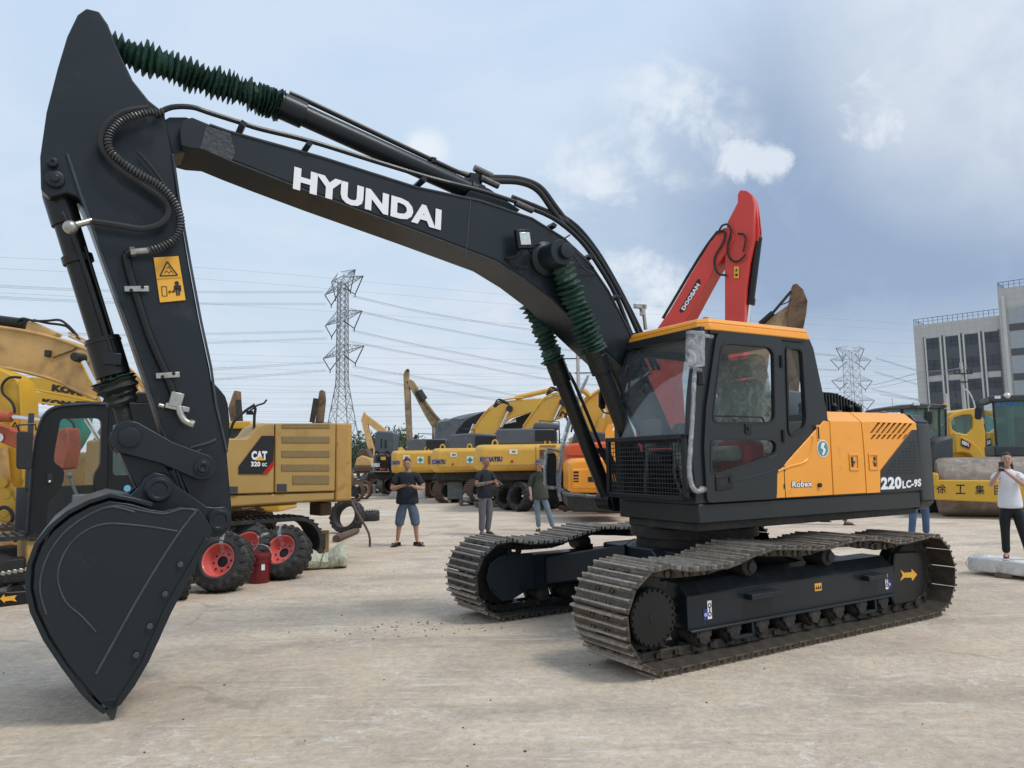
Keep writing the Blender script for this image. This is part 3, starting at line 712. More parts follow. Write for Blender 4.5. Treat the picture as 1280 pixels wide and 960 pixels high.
    # steps and stickers on the near frame
    if side_ == 0:
        for (x0_, x1_) in ((-.72, -.33), (.95, 1.25)):
            m = MB(); m.box(((x0_+x1_)/2, yo-.045, .475), (x1_-x0_, .09, .05))
            for k in range(7): m.box((x0_+.03+k*(x1_-x0_-.06)/6, yo-.085, .505), (.012, .012, .012))
            m.build('step', K['navy'], fr_, .006)
        for (cx_, cz_, w_, h_, mt, nm) in ((1.36, .40, .045, .15, 'white', 'hook_sticker'), (1.405, .37, .04, .09, 'blueink', 'blue_sticker'), (-1.15, .41, .048, .15, 'white', 'hook_sticker'), (-1.20, .375, .05, .09, 'blueink', 'blue_sticker'), (.28, .455, .10, .07, 'sticker', 'warning_sticker')):
            s_ = MB().box((cx_, yo-.004, cz_), (w_, .004, h_)).build(nm, K[mt], fr_)
            if mt == 'white':
                mm = MB()
                for dz in (.035, -.035):
                    mm.lathe([(.020, 0), (.020, .002), (.012, .002), (.012, 0)], (cx_, yo-.008, cz_+dz), (0, 1, 0), 16, closed=True)
                mm.box((cx_, yo-.008, cz_), (.008, .002, .05)); mm.build('hook_symbol', K['ink'], s_)
            elif mt == 'sticker':
                mm = MB()
                for q in ((-.03, 0), (0, 0), (.03, 0)): mm.prism([(cx_+q[0]-.013, cz_-.018), (cx_+q[0]+.013, cz_-.018), (cx_+q[0], cz_+.016)], yo-.009, yo-.0065)
                mm.build('warning_symbol', K['ink'], s_)
            else:
                mm = MB(); mm.lathe([(.014, 0), (.014, .002), (.008, .002), (.008, 0)], (cx_, yo-.008, cz_), (0, 1, 0), 14, closed=True); mm.build('blue_symbol', K['white'], s_)
    # the chain of shoes
    tr = bpy.data.objects.new('track', bpy.data.meshes.new('track')); 
    m = MB()
    for k in range(NS):                                   # link pins as the body of the chain
        c = at_len((k+.5)*PITCH_); c2 = at_len((k+.5)*PITCH_ + .02); d = (c2-c).normalized(); nrm = Vector((d.y, -d.x)); q = c - nrm*.05
        m.cyl((q.x, yc-.13, q.y), (q.x, yc+.13, q.y), .026, n=8)
    tr = m.build('track', K['grime'], ex, rz=UC)
    for k in range(NS):
        s0 = (k+.15)*PITCH_; c = at_len(s0); a_ = at_len(s0 - PITCH_*.48); b_ = at_len(s0 + PITCH_*.48); d = (b_-a_).normalized(); mid = (a_+b_)/2; mid = mid.lerp(c, .5)
        # outward normal is to the right of travel (travel: bottom run towards +x, so outward is down)
        ang = math.atan2(d.y, d.x)
        # local x -> travel, local z -> outward (0,-1) when travelling +x
        X = Vector((d.x, 0, d.y)); Z = Vector((d.y, 0, -d.x)); Y = Z.cross(X)
        M = Matrix(((X.x, Y.x, Z.x, mid.x), (X.y, Y.y, Z.y, yc), (X.z, Y.z, Z.z, mid.y), (0, 0, 0, 1)))
        o = bpy.data.objects.new('track_shoe', shoe_me if (side_ == 0) else shoe_top_me); COL.objects.link(o); o.parent = tr; o.matrix_local = M
        bv = o.modifiers.new('bevel', 'BEVEL'); bv.width = .002; bv.segments = 1; bv.limit_method = 'ANGLE'
# carbody (X frame)
m = MB(); m.box((0.05, 0, .60), (1.5, 1.3, .34))
for sx in (-1, 1):
    for sy in (-1, 1):
        m.loft([Vector(p_) for p_ in ((sx*.75, sy*.2, .48), (sx*.75, sy*.2, .78), (sx*.2, sy*.66, .78), (sx*.2, sy*.66, .48))],
               [Vector(p_) for p_ in ((sx*1.25, sy*1.0, .30), (sx*1.25, sy*1.0, .62), (sx*.55, sy*1.05, .62), (sx*.55, sy*1.05, .30))])
m.build('carbody', K['navy'], ex, .02, rz=UC)
px_prism(E_, .93, [(612,706),(624,696),(640,692),(666,692),(669,732),(640,750),(628,752),(614,741),(608,724)], .04, 'motor_guard', K['navy'], ex, .006)
m = MB()
for (u, v) in ((618,738),(654,734),(636,690),(648,689)):
    a = E_.on(.92, u, v); m.cyl((a[0], .90, a[2]), (a[0], .94, a[2]), .03, n=10)
m.build('guard_bolt', K['black'], ex, .003)
MB().lathe([(.62, 0), (.62, .10), (.68, .10), (.68, .20), (.55, .2), (.55, .30)], (0.05, 0, .76), (0, 0, 1), 40).build('slewing_ring', K['grime'], ex, .004)

# ================================================================== upper structure
YN = -1.17
def nx(pts, y=YN): return E_.xz(y, pts)
m = MB(); m.prism([(-.98, -1.165), (2.36, -1.165), (2.36, 1.165), (.80, 1.165), (.40, .80), (-.42, .78), (-.48, .0), (-.98, -.03)], 1.10, 1.274, axis='z'); m.build('deck', K['cabgrey'], ex, .012)
m = MB(); m.prism([(-.92, -1.08), (2.4, -1.08), (2.4, 1.0), (.95, 1.0), (.5, .7), (-.3, .7), (-.38, -.08), (-.92, -.1)], 1.02, 1.098, axis='z'); m.build('deck_underside', K['grime'], ex, .01)
# machinery house (right side of the machine, behind the boom) and main body
m = MB(); m.prism([(-1.17, 1.27), (-1.17, 2.03), (-1.06, 2.13), (1.06, 2.13), (1.15, 2.03), (1.15, 1.27)], .805, 2.36, axis='x'); m.build('machinery_house', K['black'], ex, .01)
m = MB(); m.prism([(.52, 1.27), (.52, 1.80), (1.14, 1.80), (1.14, 1.27)], .30, .80, axis='x'); m.build('tank_box', K['black'], ex, .02)
# counterweight
plan = [(2.365, -1.178), (2.62, -1.172), (2.74, -1.10), (2.80, -.85), (2.86, -.45), (2.88, 0), (2.86, .45), (2.80, .85), (2.74, 1.10), (2.62, 1.172), (2.365, 1.178)]
m = MB(); m.loft([Vector((x, y, 1.16)) for x, y in plan], [Vector((x, y, 2.04)) for x, y in plan])
m.loft([Vector((x, y, 2.04)) for x, y in plan], [Vector((2.365 + (x-2.365)*.7, y*.94, 2.14)) for x, y in plan])
m.loft([Vector((x, y, 1.16)) for x, y in plan], [Vector((2.365 + (x-2.365)*.82, y*.95, 1.07)) for x, y in plan])
m.build('counterweight', K['cabgrey'], ex, .045, 4)
# orange side panels
TH = .022
def panel(px, name, mat, holes=(), chamfer=None, proud=TH):
    q = nx(px); m = MB(); m.plate(q, [nx(h) for h in holes], YN - proud, YN - .002)
    if chamfer:
        (u0, u1, vb, vt) = chamfer
        a = nx([(u0, vb[0]), (u1, vb[1])]); 
        xl, xr = a[0][0], a[1][0]; zb0, zb1 = 2.035, 2.035
        m.loft([Vector((xl, YN-proud, zb0)), Vector((xl, YN-.0, zb0)), Vector((xl, YN+.11, 2.130)), Vector((xl, YN+.11, 2.150))], [Vector((xr, YN-proud, zb1)), Vector((xr, YN-.0, zb1)), Vector((xr, YN+.11, 2.130)), Vector((xr, YN+.11, 2.150))])
    return m.build(name, mat, ex, .005)
def zline(u, z):
    """pixel row where height z sits on the near side plane at column u"""
    lo, hi = 300, 760
    for _ in range(40):
        mid = (lo+hi)/2
        if E_.on(YN, u, mid)[2] > z: lo = mid
        else: hi = mid
    return lo
ZT = 2.035
pa = panel([(968.5,622.5),(968.5,592),(975,585),(1028,526),(1034.5,zline(1034.5,ZT)),(1036,560),(1039,618.5)], 'battery_door', K['orange'])
pb = panel([(1035.3,zline(1035.3,ZT)),(1074,zline(1074,ZT)),(1077,560),(1080.5,616.3),(1040,618.5),(1037,560)], 'radiator_door', K['orange'], chamfer=(1035.3,1074,(527,527),(516,517)))
lou = []
for k in range(7): lou.append([(1095.5+6.6*k,527.5+.3*k),(1099+6.6*k,527.7+.3*k),(1088.5+6.6*k,541.5+.15*k),(1085+6.6*k,541.3+.15*k)])
for k in range(7): lou.append([(1090+6.6*k,543),(1093.3+6.6*k,543),(1088.6+6.6*k,549),(1085.3+6.6*k,549)])
pc = panel([(1074.8,zline(1074.8,ZT)),(1142.6,zline(1142.6,ZT)),(1143.5,537.5),(1137,537.5),(1098,588),(1098,615.3),(1081.4,616.3),(1078,560)], 'pump_door', K['orange'], holes=lou, chamfer=(1074.8,1142.6,(528,530),(517,519)))
m = MB(); m.plate(nx([(1137.5,538.3),(1143.8,538.3),(1151.8,612.2),(1098.8,615.3),(1098.8,588.6)]), [], YN-TH, YN-.002); pd = m.build('rear_grille_panel', K['cabgrey'], ex, .005)
m = MB()
for r in range(11):
    zr = 552.5 + r*3.8; x0_ = 1137 - r*2.95; n_ = 1 + int(r*.72)
    for k in range(n_ + 1):
        u = 1140.5 - k*4.6 + (r % 2)*1.2
        if u - 3 > x0_ - 6: m.prism(nx([(u-1.5,zr),(u+1.4,zr-.1),(u+1.2,zr+1.3),(u-1.7,zr+1.4)]), YN-TH-.003, YN-TH+.001)
m.build('grille_slots', K['ink'], pd)
YL = YN - TH - .004
px_text(E_, YL, '220', (1101,612.3), (1127,611), (1101,596.5), K['white'], pd, .05, 'model_lettering')
px_text(E_, YL, 'LC-9S', (1128,611), (1151.5,608), (1128,601), K['white'], pd, .045, 'model_lettering')
t1_ = px_text(E_, YL, 'Robex', (989.7,609.7), (1015.5,608.6), (989.7,601.3), K['ink'], pa, .085, 'series_lettering')
px_text(E_, YL-.003, 'Robex', (990.3,609.2), (1015,608.1), (990.3,601.8), K['white'], pa, .03, 'series_lettering')
# badge, latches, slots
a = E_.on(YL, 1028.5, 560.8); bd = MB().lathe([(.088, 0), (.088, .004)], (a[0], YL+.003, a[2]), (0, -1, 0), 32).build('badge', K['white'], pa)
MB().lathe([(.078, 0), (.078, .003)], (a[0], YL, a[2]), (0, -1, 0), 32).build('badge_disc', K['tealbadge'], bd)
mm = MB(); c_ = smooth2([(a[0]-.01, a[2]+.06), (a[0]+.03, a[2]+.05), (a[0]+.005, a[2]+.015), (a[0]+.035, a[2]-.01), (a[0]+.0, a[2]-.065), (a[0]-.02, a[2]-.055), (a[0]+.0, a[2]-.015), (a[0]-.035, a[2]+.01)], 4); mm.prism(c_, YL-.0065, YL-.0035); mm.build('badge_symbol', K['white'], bd)
mm = MB()
for (u, v) in ((1026,588+18),): pass
for (u, v, par) in ((1067.5,577.5,pb),(1091.8,577,pc)):
    a = E_.on(YL, u, v); m = MB(); m.plate([(a[0]-.075, a[2]-.09), (a[0]+.075, a[2]-.09), (a[0]+.075, a[2]+.09), (a[0]-.075, a[2]+.09)], [[(a[0]-.058, a[2]-.065), (a[0]+.058, a[2]-.065), (a[0]+.058, a[2]+.065), (a[0]-.058, a[2]+.065)]], YL-.006, YL+.002)
    lt = m.build('latch', K['orange'], par, .004)
    MB().box((a[0]-.025*(1 if par is pb else -1), YL+.004, a[2]), (.03, .01, .10)).build('latch_recess', K['ink'], lt)
    MB().cyl((a[0]+.01, YL+.002, a[2]), (a[0]+.01, YL-.012, a[2]), .014, n=10).build('keyhole', K['zinc'], lt)
a = E_.on(YL, 1022.8, 541); m = MB(); m.box((a[0], YL+.002, a[2]), (.04, .008, .16)); m.build('slot_bezel', K['orange'], pa, .003); MB().box((a[0], YL-.003, a[2]), (.018, .006, .12)).build('slot', K['ink'], pa)
m = MB(); m.tube([(q[0], YN-TH, q[1]) for q in nx([(970,589),(985,583),(1000,579),(1008,572),(1013,555),(1013,545)])], .012, 6, 5); m.build('crease', K['orange'], pa)
a = E_.on(YL, 1024, 606.5); MB().cyl((a[0], YL+.004, a[2]), (a[0], YL-.02, a[2]), .022, n=12).build('keyhole', K['ink'], pa)
m = MB()
for v in (586, 608): a = E_.on(YL, 980.8, v); m.box((a[0], YL+.004, a[2]), (.02, .008, .045))
a0 = E_.on(YL, 980.5, 582); a1 = E_.on(YL, 982, 622); m.box(((a0[0]+a1[0])/2, YL+.004, (a0[2]+a1[2])/2), (.008, .004, a0[2]-a1[2]))
m.build('hinge', K['ink'], pa)
# engine hood with slatted vents
m = MB(); m.prism([(.80, 2.06), (.80, 2.36), (.90, 2.42), (1.75, 2.38), (2.20, 2.25), (2.34, 2.06)], -.62, .75)
hd = m.build('engine_hood', K['hood'], ex, .03, 3)
m = MB()
for k in range(17):
    x = 1.34 + k*.052
    zz = 2.40 - max(0, x-1.75)*.30
    m.box((x, -.30, zz), (.022, .55, .03), Matrix.Rotation(R(20), 4, 'Y')); m.box((x, -.63, zz-.10), (.022, .03, .20))
m.box((1.33, -.30, 2.405), (.03, .52, .02)); m.build('vent_slats', K['black'], hd)
m = MB()
for (x, y) in ((.98, -.74), (1.50, -.76), (1.98, -.72), (1.05, -.70), (1.92, -.66)): m.cyl((x, y, 2.12), (x, y-.02, 2.22), .03, n=8); m.ball((x, y-.01, 2.235), .035)
m.box((1.35, -.9, 2.11), (.12, .06, .05)); m.box((2.15, -.86, 2.11), (.12, .06, .06)); m.build('hood_latch', K['black'], hd)
m = MB(); m.ball((1.38, -.92, 2.14), .04); m.ball((2.19, -.90, 2.14), .05); m.build('bolt_cap', K['brownmud'], hd)

# ================================================================== cab
CYN, CYF = -1.17, -.05
cab = nx([(884.5,414),(873.5,470),(869,540),(870,629.5),(969,624),(1042,620),(1034,516),(1017,436),(1012,424)])
door = nx([(899,414.5),(970,421.5),(974.5,426),(977,470),(979.7,540),(980.3,580),(969,586.5),(968.3,623.3),(881.5,628.5),(877.5,560),(880,510),(893,420)]); door = rnd_poly(door, .05)
w1 = nx([(904,427.5),(959.5,432.8),(965.5,440),(967,524),(962.5,530),(891,529.5),(887.3,523),(890,495),(898.2,434)]); w1 = rnd_poly(w1, .05)
w2 = nx([(889,549),(964.5,549.6),(969.3,555),(968,566.5),(957,572),(891,594),(885,589.5),(884.9,553)]); w2 = rnd_poly(w2, .045)
w3 = nx([(984,432.5),(999,433.5),(1002.5,438),(1008,526),(1005,538.5),(990,546),(984.8,542),(982.3,470),(981.5,436)]); w3 = rnd_poly(w3, .045)
def shrink(q, d):
    c = Vector((sum(p[0] for p in q)/len(q), sum(p[1] for p in q)/len(q))); return [tuple(c + (Vector(p)-c)*(1-d/max((Vector(p)-c).length, .01))) for p in q]
m = MB(); m.plate(cab, [shrink(door, .02), w3], CYN, CYN+.05); cb = m.build('cab_side', K['cabgrey'], ex, .006)
m = MB(); m.plate(door, [w1, w2], CYN-.028, CYN+.02); dr = m.build('cab_door', K['cabgrey'], ex, .008)
m = MB(); m.plate(w1, [shrink(w1, .022)], CYN-.033, CYN+.01); m.plate(w2, [shrink(w2, .022)], CYN-.033, CYN+.01); m.build('window_seal', K['rubber'], dr)
m = MB(); m.prism(w1, CYN-.01, CYN-.006); m.build('door_window', K['glass'], dr)
m = MB(); m.prism(w2, CYN-.01, CYN-.006); m.build('door_window', K['glass'], dr)
m = MB(); m.plate(w3, [shrink(w3, .03)], CYN-.012, CYN+.03); m.build('window_seal', K['rubber'], cb)
m = MB(); m.prism(w3, CYN+.01, CYN+.014); m.build('side_window', K['glass'], cb)
a = E_.on(CYN, 901.5, 603.5); m = MB(); m.plate([(a[0]-.10, a[2]-.07), (a[0]+.11, a[2]-.05), (a[0]+.11, a[2]+.08), (a[0]-.10, a[2]+.06)], [[(a[0]-.05, a[2]-.02), (a[0]+.07, a[2]-.01), (a[0]+.07, a[2]+.05), (a[0]-.05, a[2]+.035)]], CYN-.04, CYN-.026); hd_ = m.build('door_handle', K['black'], dr, .004)
m = MB(); m.tube([(q[0], CYN-.028, q[1]) for q in nx([(920,601),(945,594),(966,587.5)])], .006, 5); m.tube([(q[0], CYN-.028, q[1]) for q in nx([(886,551),(886,590),(893,595),(968,569)])], .004, 5); m.build('door_crease', K['cabgrey'], dr)
a = E_.on(CYN-.03, 903, 524); m = MB(); m.tube([(q[0], CYN-.01, q[1]) for q in nx([(892,520),(951,521.5),(955,529)])], .008, 6); m.build('window_rail', K['black'], dr)
m = MB()
for (u, v) in ((975.5,452),(978,545)): a = E_.on(CYN-.02, u, v); m.cyl((a[0], CYN-.035, a[2]-.06), (a[0], CYN-.035, a[2]+.06), .018, n=10)
m.build('door_hinge', K['black'], dr)
a = E_.on(CYN, 932, 536); m = MB(); m.box((a[0], CYN-.033, a[2]), (.08, .012, .10)); m.cyl((a[0], CYN-.034, a[2]), (a[0], CYN-.05, a[2]), .02, n=10); m.build('door_lock', K['black'], dr, .003)
# windscreen pillars and glass
prof = [(-1.00, 1.28), (-1.03, 1.60), (-1.04, 1.88), (-1.01, 2.20), (-.94, 2.55), (-.84, 2.80), (-.76, 2.90)]
ps = [(p.x, p.y) for p in catmull([Vector((a, b, 0)) for a, b in prof], 4)]
def pillar(y0, y1, t=.075, x_off=0):
    m = MB(); m.prism([(x+x_off, z) for x, z in ps] + [(x + t + x_off, z) for x, z in ps[::-1]], y0, y1); return m
m = pillar(CYN-.002, CYN+.085, .13); m.build('front_pillar', K['cabgrey'], ex, .012)
m = pillar(CYF-.075, CYF, .09); m.build('front_pillar', K['cabgrey'], ex, .012)
m = MB(); m.box((-1.035, (CYN+CYF)/2, 1.87), (.06, CYF-CYN-.1, .05)); m.box((-.96, (CYN+CYF)/2, 1.30), (.08, CYF-CYN-.02, .06)); m.box((-.80, (CYN+CYF)/2, 2.86), (.12, CYF-CYN-.02, .08)); m.build('front_crossbar', K['cabgrey'], ex, .008)
def sheet(zlo, zhi, off, mat, name):
    qs = [(x+off, z) for x, z in ps if zlo-.02 <= z <= zhi+.02]; m = MB(); m.prism(qs + [(x+.006, z) for x, z in qs[::-1]], CYN+.07, CYF-.06); return m.build(name, mat, ex)
sheet(1.88, 2.86, .02, K['glassfilm'], 'windscreen'); sheet(1.30, 1.86, .02, K['glass'], 'lower_windscreen')
m = MB(); m.tube([(-1.0, CYF-.11, 2.3), (-1.04, CYF-.16, 2.42), (-1.02, CYF-.2, 2.6), (-.98, CYF-.20, 2.62)], .012, 6, 4); m.tube([(-1.02, CYF-.1, 1.95), (-1.03, CYF-.12, 2.1), (-.99, CYF-.11, 2.4), (-.93, CYF-.11, 2.65)], .01, 6, 3); m.build('wiper_arm', K['rubber'], ex)
# far wall, rear wall, floor, headlining
farw = [(-.95, 1.28), (-1.0, 1.88), (-.92, 2.55), (-.78, 2.86), (.52, 2.83), (.79, 2.1), (.79, 1.28)]
m = MB(); m.plate(farw, [[(-.86, 1.75), (-.90, 2.1), (-.80, 2.6), (-.72, 2.76), (.30, 2.74), (.52, 2.2), (.52, 1.9), (.2, 1.78)]], CYF-.05, CYF); cw_ = m.build('cab_side', K['cabgrey'], ex, .006)
m = MB(); m.prism([(-.86, 1.75), (-.90, 2.1), (-.80, 2.6), (-.72, 2.76), (.30, 2.74), (.52, 2.2), (.52, 1.9), (.2, 1.78)], CYF-.03, CYF-.026); m.build('side_window', K['glass'], cw_)
m = MB(); m.loft([Vector((.74, CYN+.05, 1.28)), Vector((.78, CYN+.05, 1.28)), Vector((.78, CYF-.05, 1.28)), Vector((.74, CYF-.05, 1.28))], [Vector((.74, CYN+.05, 2.05)), Vector((.78, CYN+.05, 2.05)), Vector((.78, CYF-.05, 2.05)), Vector((.74, CYF-.05, 2.05))])
m.loft([Vector((.74, CYN+.05, 2.05)), Vector((.78, CYN+.05, 2.05)), Vector((.78, CYN+.13, 2.05)), Vector((.74, CYN+.13, 2.05))], [Vector((.48, CYN+.05, 2.84)), Vector((.52, CYN+.05, 2.84)), Vector((.52, CYN+.13, 2.84)), Vector((.48, CYN+.13, 2.84))])
m.loft([Vector((.74, CYF-.13, 2.05)), Vector((.78, CYF-.13, 2.05)), Vector((.78, CYF-.05, 2.05)), Vector((.74, CYF-.05, 2.05))], [Vector((.48, CYF-.13, 2.84)), Vector((.52, CYF-.13, 2.84)), Vector((.52, CYF-.05, 2.84)), Vector((.48, CYF-.05, 2.84))])
m.build('cab_rear', K['interior'], ex, .006)
m = MB(); m.box((-.1, (CYN+CYF)/2, 1.30), (1.7, 1.0, .03)); m.build('cab_floor', K['rubber'], ex)
m = MB(); m.box((-.12, (CYN+CYF)/2, 2.845), (1.2, 1.0, .03)); m.build('headlining', K['interior'], ex, .01)
# seat in plastic
m = MB(); m.box((-.02, -.63, 1.72), (.50, .50, .16)); m.build('seat', K['seatgrey'], ex, .05, 3)
st_ = [c for c in ex.children if c.name.startswith('seat')][-1]
m = MB(); m.prism([(.10, 1.78), (.05, 2.05), (.12, 2.45), (.20, 2.50), (.30, 2.42), (.28, 1.78)], -.88, -.40); m.build('backrest', K['seatgrey'], st_, .05, 3)
m = MB(); m.prism([(.13, 2.50), (.10, 2.60), (.14, 2.70), (.24, 2.70), (.26, 2.52)], -.76, -.50); m.build('headrest', K['seatgrey'], st_, .03, 3)
m = MB(); m.prism([(.03, 1.7), (.0, 2.05), (.06, 2.46), (.12, 2.54), (.05, 2.62), (.12, 2.74), (.28, 2.72), (.34, 2.42), (.34, 1.7)], -.92, -.36); so = m.build('seat_wrap', K['wrapseat'], st_, .04, 3)
m = MB(); m.box((.03, -.74, 1.60), (.27, .44, .50)); m.build('seat_base', K['redcloth'], st_, .06, 3)
m = MB(); m.box((-.12, -1.0, 1.93), (.36, .12, .06)); m.box((-.12, -.26, 1.72), (.50, .16, .28)); m.cyl((-.26, -1.0, 1.93), (-.30, -1.0, 2.04), .015); m.ball((-.30, -1.0, 2.06), .03); m.cyl((-.30, -.26, 1.85), (-.34, -.26, 2.02), .02); m.build('console', K['greyplastic'], ex, .03)
m = MB(); m.box((-.80, -.36, 2.0), (.10, .18, .16)); m.cyl((-.78, -.2, 1.3), (-.80, -.3, 1.95), .02); m.tube([(-.6, -.55, 1.3), (-.7, -.55, 1.55), (-.66, -.55, 1.75)], .015, 6, 3); m.tube([(-.6, -.75, 1.3), (-.7, -.75, 1.55), (-.66, -.75, 1.75)], .015, 6, 3); m.build('monitor', K['greyplastic'], ex, .01)
m = MB(); m.loft([Vector(q) for q in ((-.95, -.95, 1.34), (-.9, -.95, 1.34), (-.6, -.75, 1.34), (-.65, -.7, 1.34))], [Vector(q) for q in ((-1.0, -.9, 1.84), (-.96, -.9, 1.84), (-.72, -.65, 1.78), (-.76, -.62, 1.78))]); m.build('plastic_sheet', K['wrapseat'], ex, .02)
# roof
rp = [(-.86, -1.11), (-.78, -1.20), (.60, -1.20), (.72, -1.10), (.72, -.12), (.62, -.02), (-.78, -.02), (-.86, -.10)]
m = MB(); m.loft([Vector((x, y, 2.865)) for x, y in rp], [Vector((x*.985, y + (.01 if y < -.6 else -.01), 2.935)) for x, y in rp])
m.loft([Vector((x*.985, y + (.01 if y < -.6 else -.01), 2.935)) for x, y in rp], [Vector((x*.955 + .0, -.61 + (y+.61)*.93, 2.985)) for x, y in rp])
rf = m.build('cab_roof', K['orange'], ex, .014, 3)
m = MB(); m.box((-.2, -.60, 2.99), (.62, .62, .03)); m.build('roof_hatch', K['orange'], rf, .012)
m = MB(); m.ball((-.58, -.95, 3.0), .045); m.ball((.45, -.95, 2.985), .03); m.build('beacon_base', K['brownmud'], rf)
# rain visor black line under the roof
m = MB(); m.box((-.12, CYN-.01, 2.85), (1.30, .02, .03)); m.build('drip_rail', K['rubber'], ex, .004)
# front mesh guard
gx = -1.10
m = MB()
g0, g1, gz0, gz1 = -1.14, -.03, 1.33, 1.88
for (a, b) in (((gx, g0, gz0), (gx, g1, gz0)), ((gx, g0, gz1), (gx, g1, gz1)), ((gx, g0, gz0), (gx, g0, gz1)), ((gx, g1, gz0), (gx, g1, gz1))):
    a, b = Vector(a), Vector(b); m.box((a+b)/2, (.045, max(abs(a.y-b.y), 0)+.045, max(abs(a.z-b.z), 0)+.045))
gu = m.build('front_guard', K['black'], ex, .006)
m = MB()
for k in range(1, 29): y = g0 + k*(g1-g0)/29; m.cyl((gx, y, gz0), (gx, y, gz1), .0042, n=5, caps=False)
for k in range(1, 13): z = gz0 + k*(gz1-gz0)/13; m.cyl((gx, g0, z), (gx, g1, z), .0042, n=5, caps=False)
m.box((gx+.03, g0+.04, 1.36), (.12, .03, .03)); m.box((gx+.03, g0+.04, 1.84), (.12, .03, .03)); m.build('guard_mesh', K['black'], gu)
# plastic wrapped mirror and grab rail at the near pillar
m = MB(); a = [E_.on(-1.30, u, v) for u, v in [(859,413),(880,414),(880,458),(857,462)]]
m.prism([(p[0], p[2]) for p in a], -1.32, -1.28); m.build('wrapped_mirror', K['wrap'], ex, .012)
wm = [c for c in ex.children if c.name.startswith('wrapped_mirror')][0]
a = [E_.on(-1.295, u, v) for u, v in [(862,417),(877,417),(877,455),(861,458)]]
MB().prism([(p[0], p[2]) for p in a], -1.305, -1.295).build('mirror_shell', K['darkgrey'], wm, .004)
m = MB(); m.tube([E_.on(-1.28, 876, 419), E_.on(-1.25, 884, 420), E_.on(-1.19, 890, 421)], .018, 8); m.tube([E_.on(-1.28, 869, 462), E_.on(-1.27, 876, 463)], .02, 8); m.build('mirror_stay', K['wrap'], wm)
m = MB(); a = E_.on(-1.24, 874.5, 473); m.cyl((a[0], a[1], a[2]-.06), (a[0], a[1], a[2]+.07), .042, n=14); m.build('side_lamp', K['black'], ex, .006)
rail = [(870,460),(868,470),(865.5,520),(863,560),(862,590),(865,607),(871,614),(878,612)]
m = MB(); m.tube([E_.on(-1.25, u, v) for u, v in rail], .022, 10, 4); m.build('wrapped_grab_rail', K['wrap'], ex)
m = MB(); m.tube([E_.on(-1.25, u, v) for u, v in rail], .012, 8, 4); m.cyl(E_.on(-1.24, 877, 612), E_.on(-1.17, 880, 612), .03); m.build('grab_rail', K['zinc'], ex)
# right-hand mirror on its wrapped stay, cab-side mirror behind the boom
Y2 = 1.05
m = MB(); a = [E_.on(Y2, u, v) for u, v in [(684,567),(694,566),(696,571),(696,602),(692,607),(683,606),(682,600)]]; m.prism([(p[0], p[2]) for p in a], Y2, Y2+.04); rm = m.build('wing_mirror', K['rubber'], ex, .01)
m = MB()
for pts in ([(700,609),(686,609),(681,600),(683,565),(690,562),(700,565)], [(735,470),(722,500),(712,530),(704,560),(700,590),(700,612),(702,612),(708,617),(726,619),(752,621)], [(733,475),(719,503),(709,533),(701,563),(697,590),(698,612),(701,626)]):
    m.tube([E_.on(Y2-.02, u, v) for u, v in pts], .020, 8, 4)
m.build('wrapped_mirror_stay', K['wrap'], rm)
m = MB()
for pts in ([(700,609),(686,609),(681,600),(683,565),(690,562),(700,565)], [(735,470),(722,500),(712,530),(704,560),(700,590),(700,612),(702,612),(708,617),(726,619),(764,622)]):
    m.tube([E_.on(Y2-.02, u, v) for u, v in pts], .009, 6, 4)
m.build('mirror_stay', K['zinc'], rm)
Y3 = .42
m = MB(); a = [E_.on(Y3, u, v) for u, v in [(750,490),(755,488),(757,492),(757,510),(753,512),(750,508)]]; m.prism([(p[0], p[2]) for p in a], Y3, Y3+.03); m.tube([E_.on(Y3, u, v) for u, v in [(751,505),(752,512),(756,516),(765,517)]], .009, 6, 3); m.tube([E_.on(Y3, u, v) for u, v in [(750,480),(751,498)]], .009, 6); m.build('inner_mirror', K['black'], ex, .003)
# thing perched behind the boom: work lamp bracket at the pipes
m = MB(); q = [E_.on(.30, u, v) for u, v in [(800,383),(805,395),(807,412)]]; m.tube(q, .022, 8); m.box(Vector(E_.on(.3, 800, 383)), (.16, .05, .05)); m.box(Vector(E_.on(.3, 803, 388)), (.05, .05, .12)); m.build('lamp_bracket', K['zinc'], ex, .004)
# right-hand handrail/steps box in front of the far side

# ================================================================== helpers for the yard
def fz(Y, u=640, ang=0.0):
    """frame standing on the ground at distance Y under image column u"""
    P = far(u, 560, Y); return Frame(P.x, Y, ang)
def pp(fr, y, pts, thick, name, mat, parent, bev=.01, k=0): return px_prism(fr, y, pts, thick, name, mat, parent, bev, k)
def rect(u0, v0, u1, v1): return [(u0, v1), (u1, v1), (u1, v0), (u0, v0)]
def px_tube(fr, y, pts, r, name, mat, parent, k=4, n=8):
    m = MB(); m.tube([fr.on(y, *p) for p in pts], r, n, k); return m.build(name, mat, parent)
def px_disc(fr, y, u, v, r, th, name, mat, parent, n=20):
    a = fr.on(y, u, v); return MB().lathe([(r, 0), (r, th*.8), (r*.85, th), (r*.5, th)], a, (0, -1, 0), n).build(name, mat, parent)

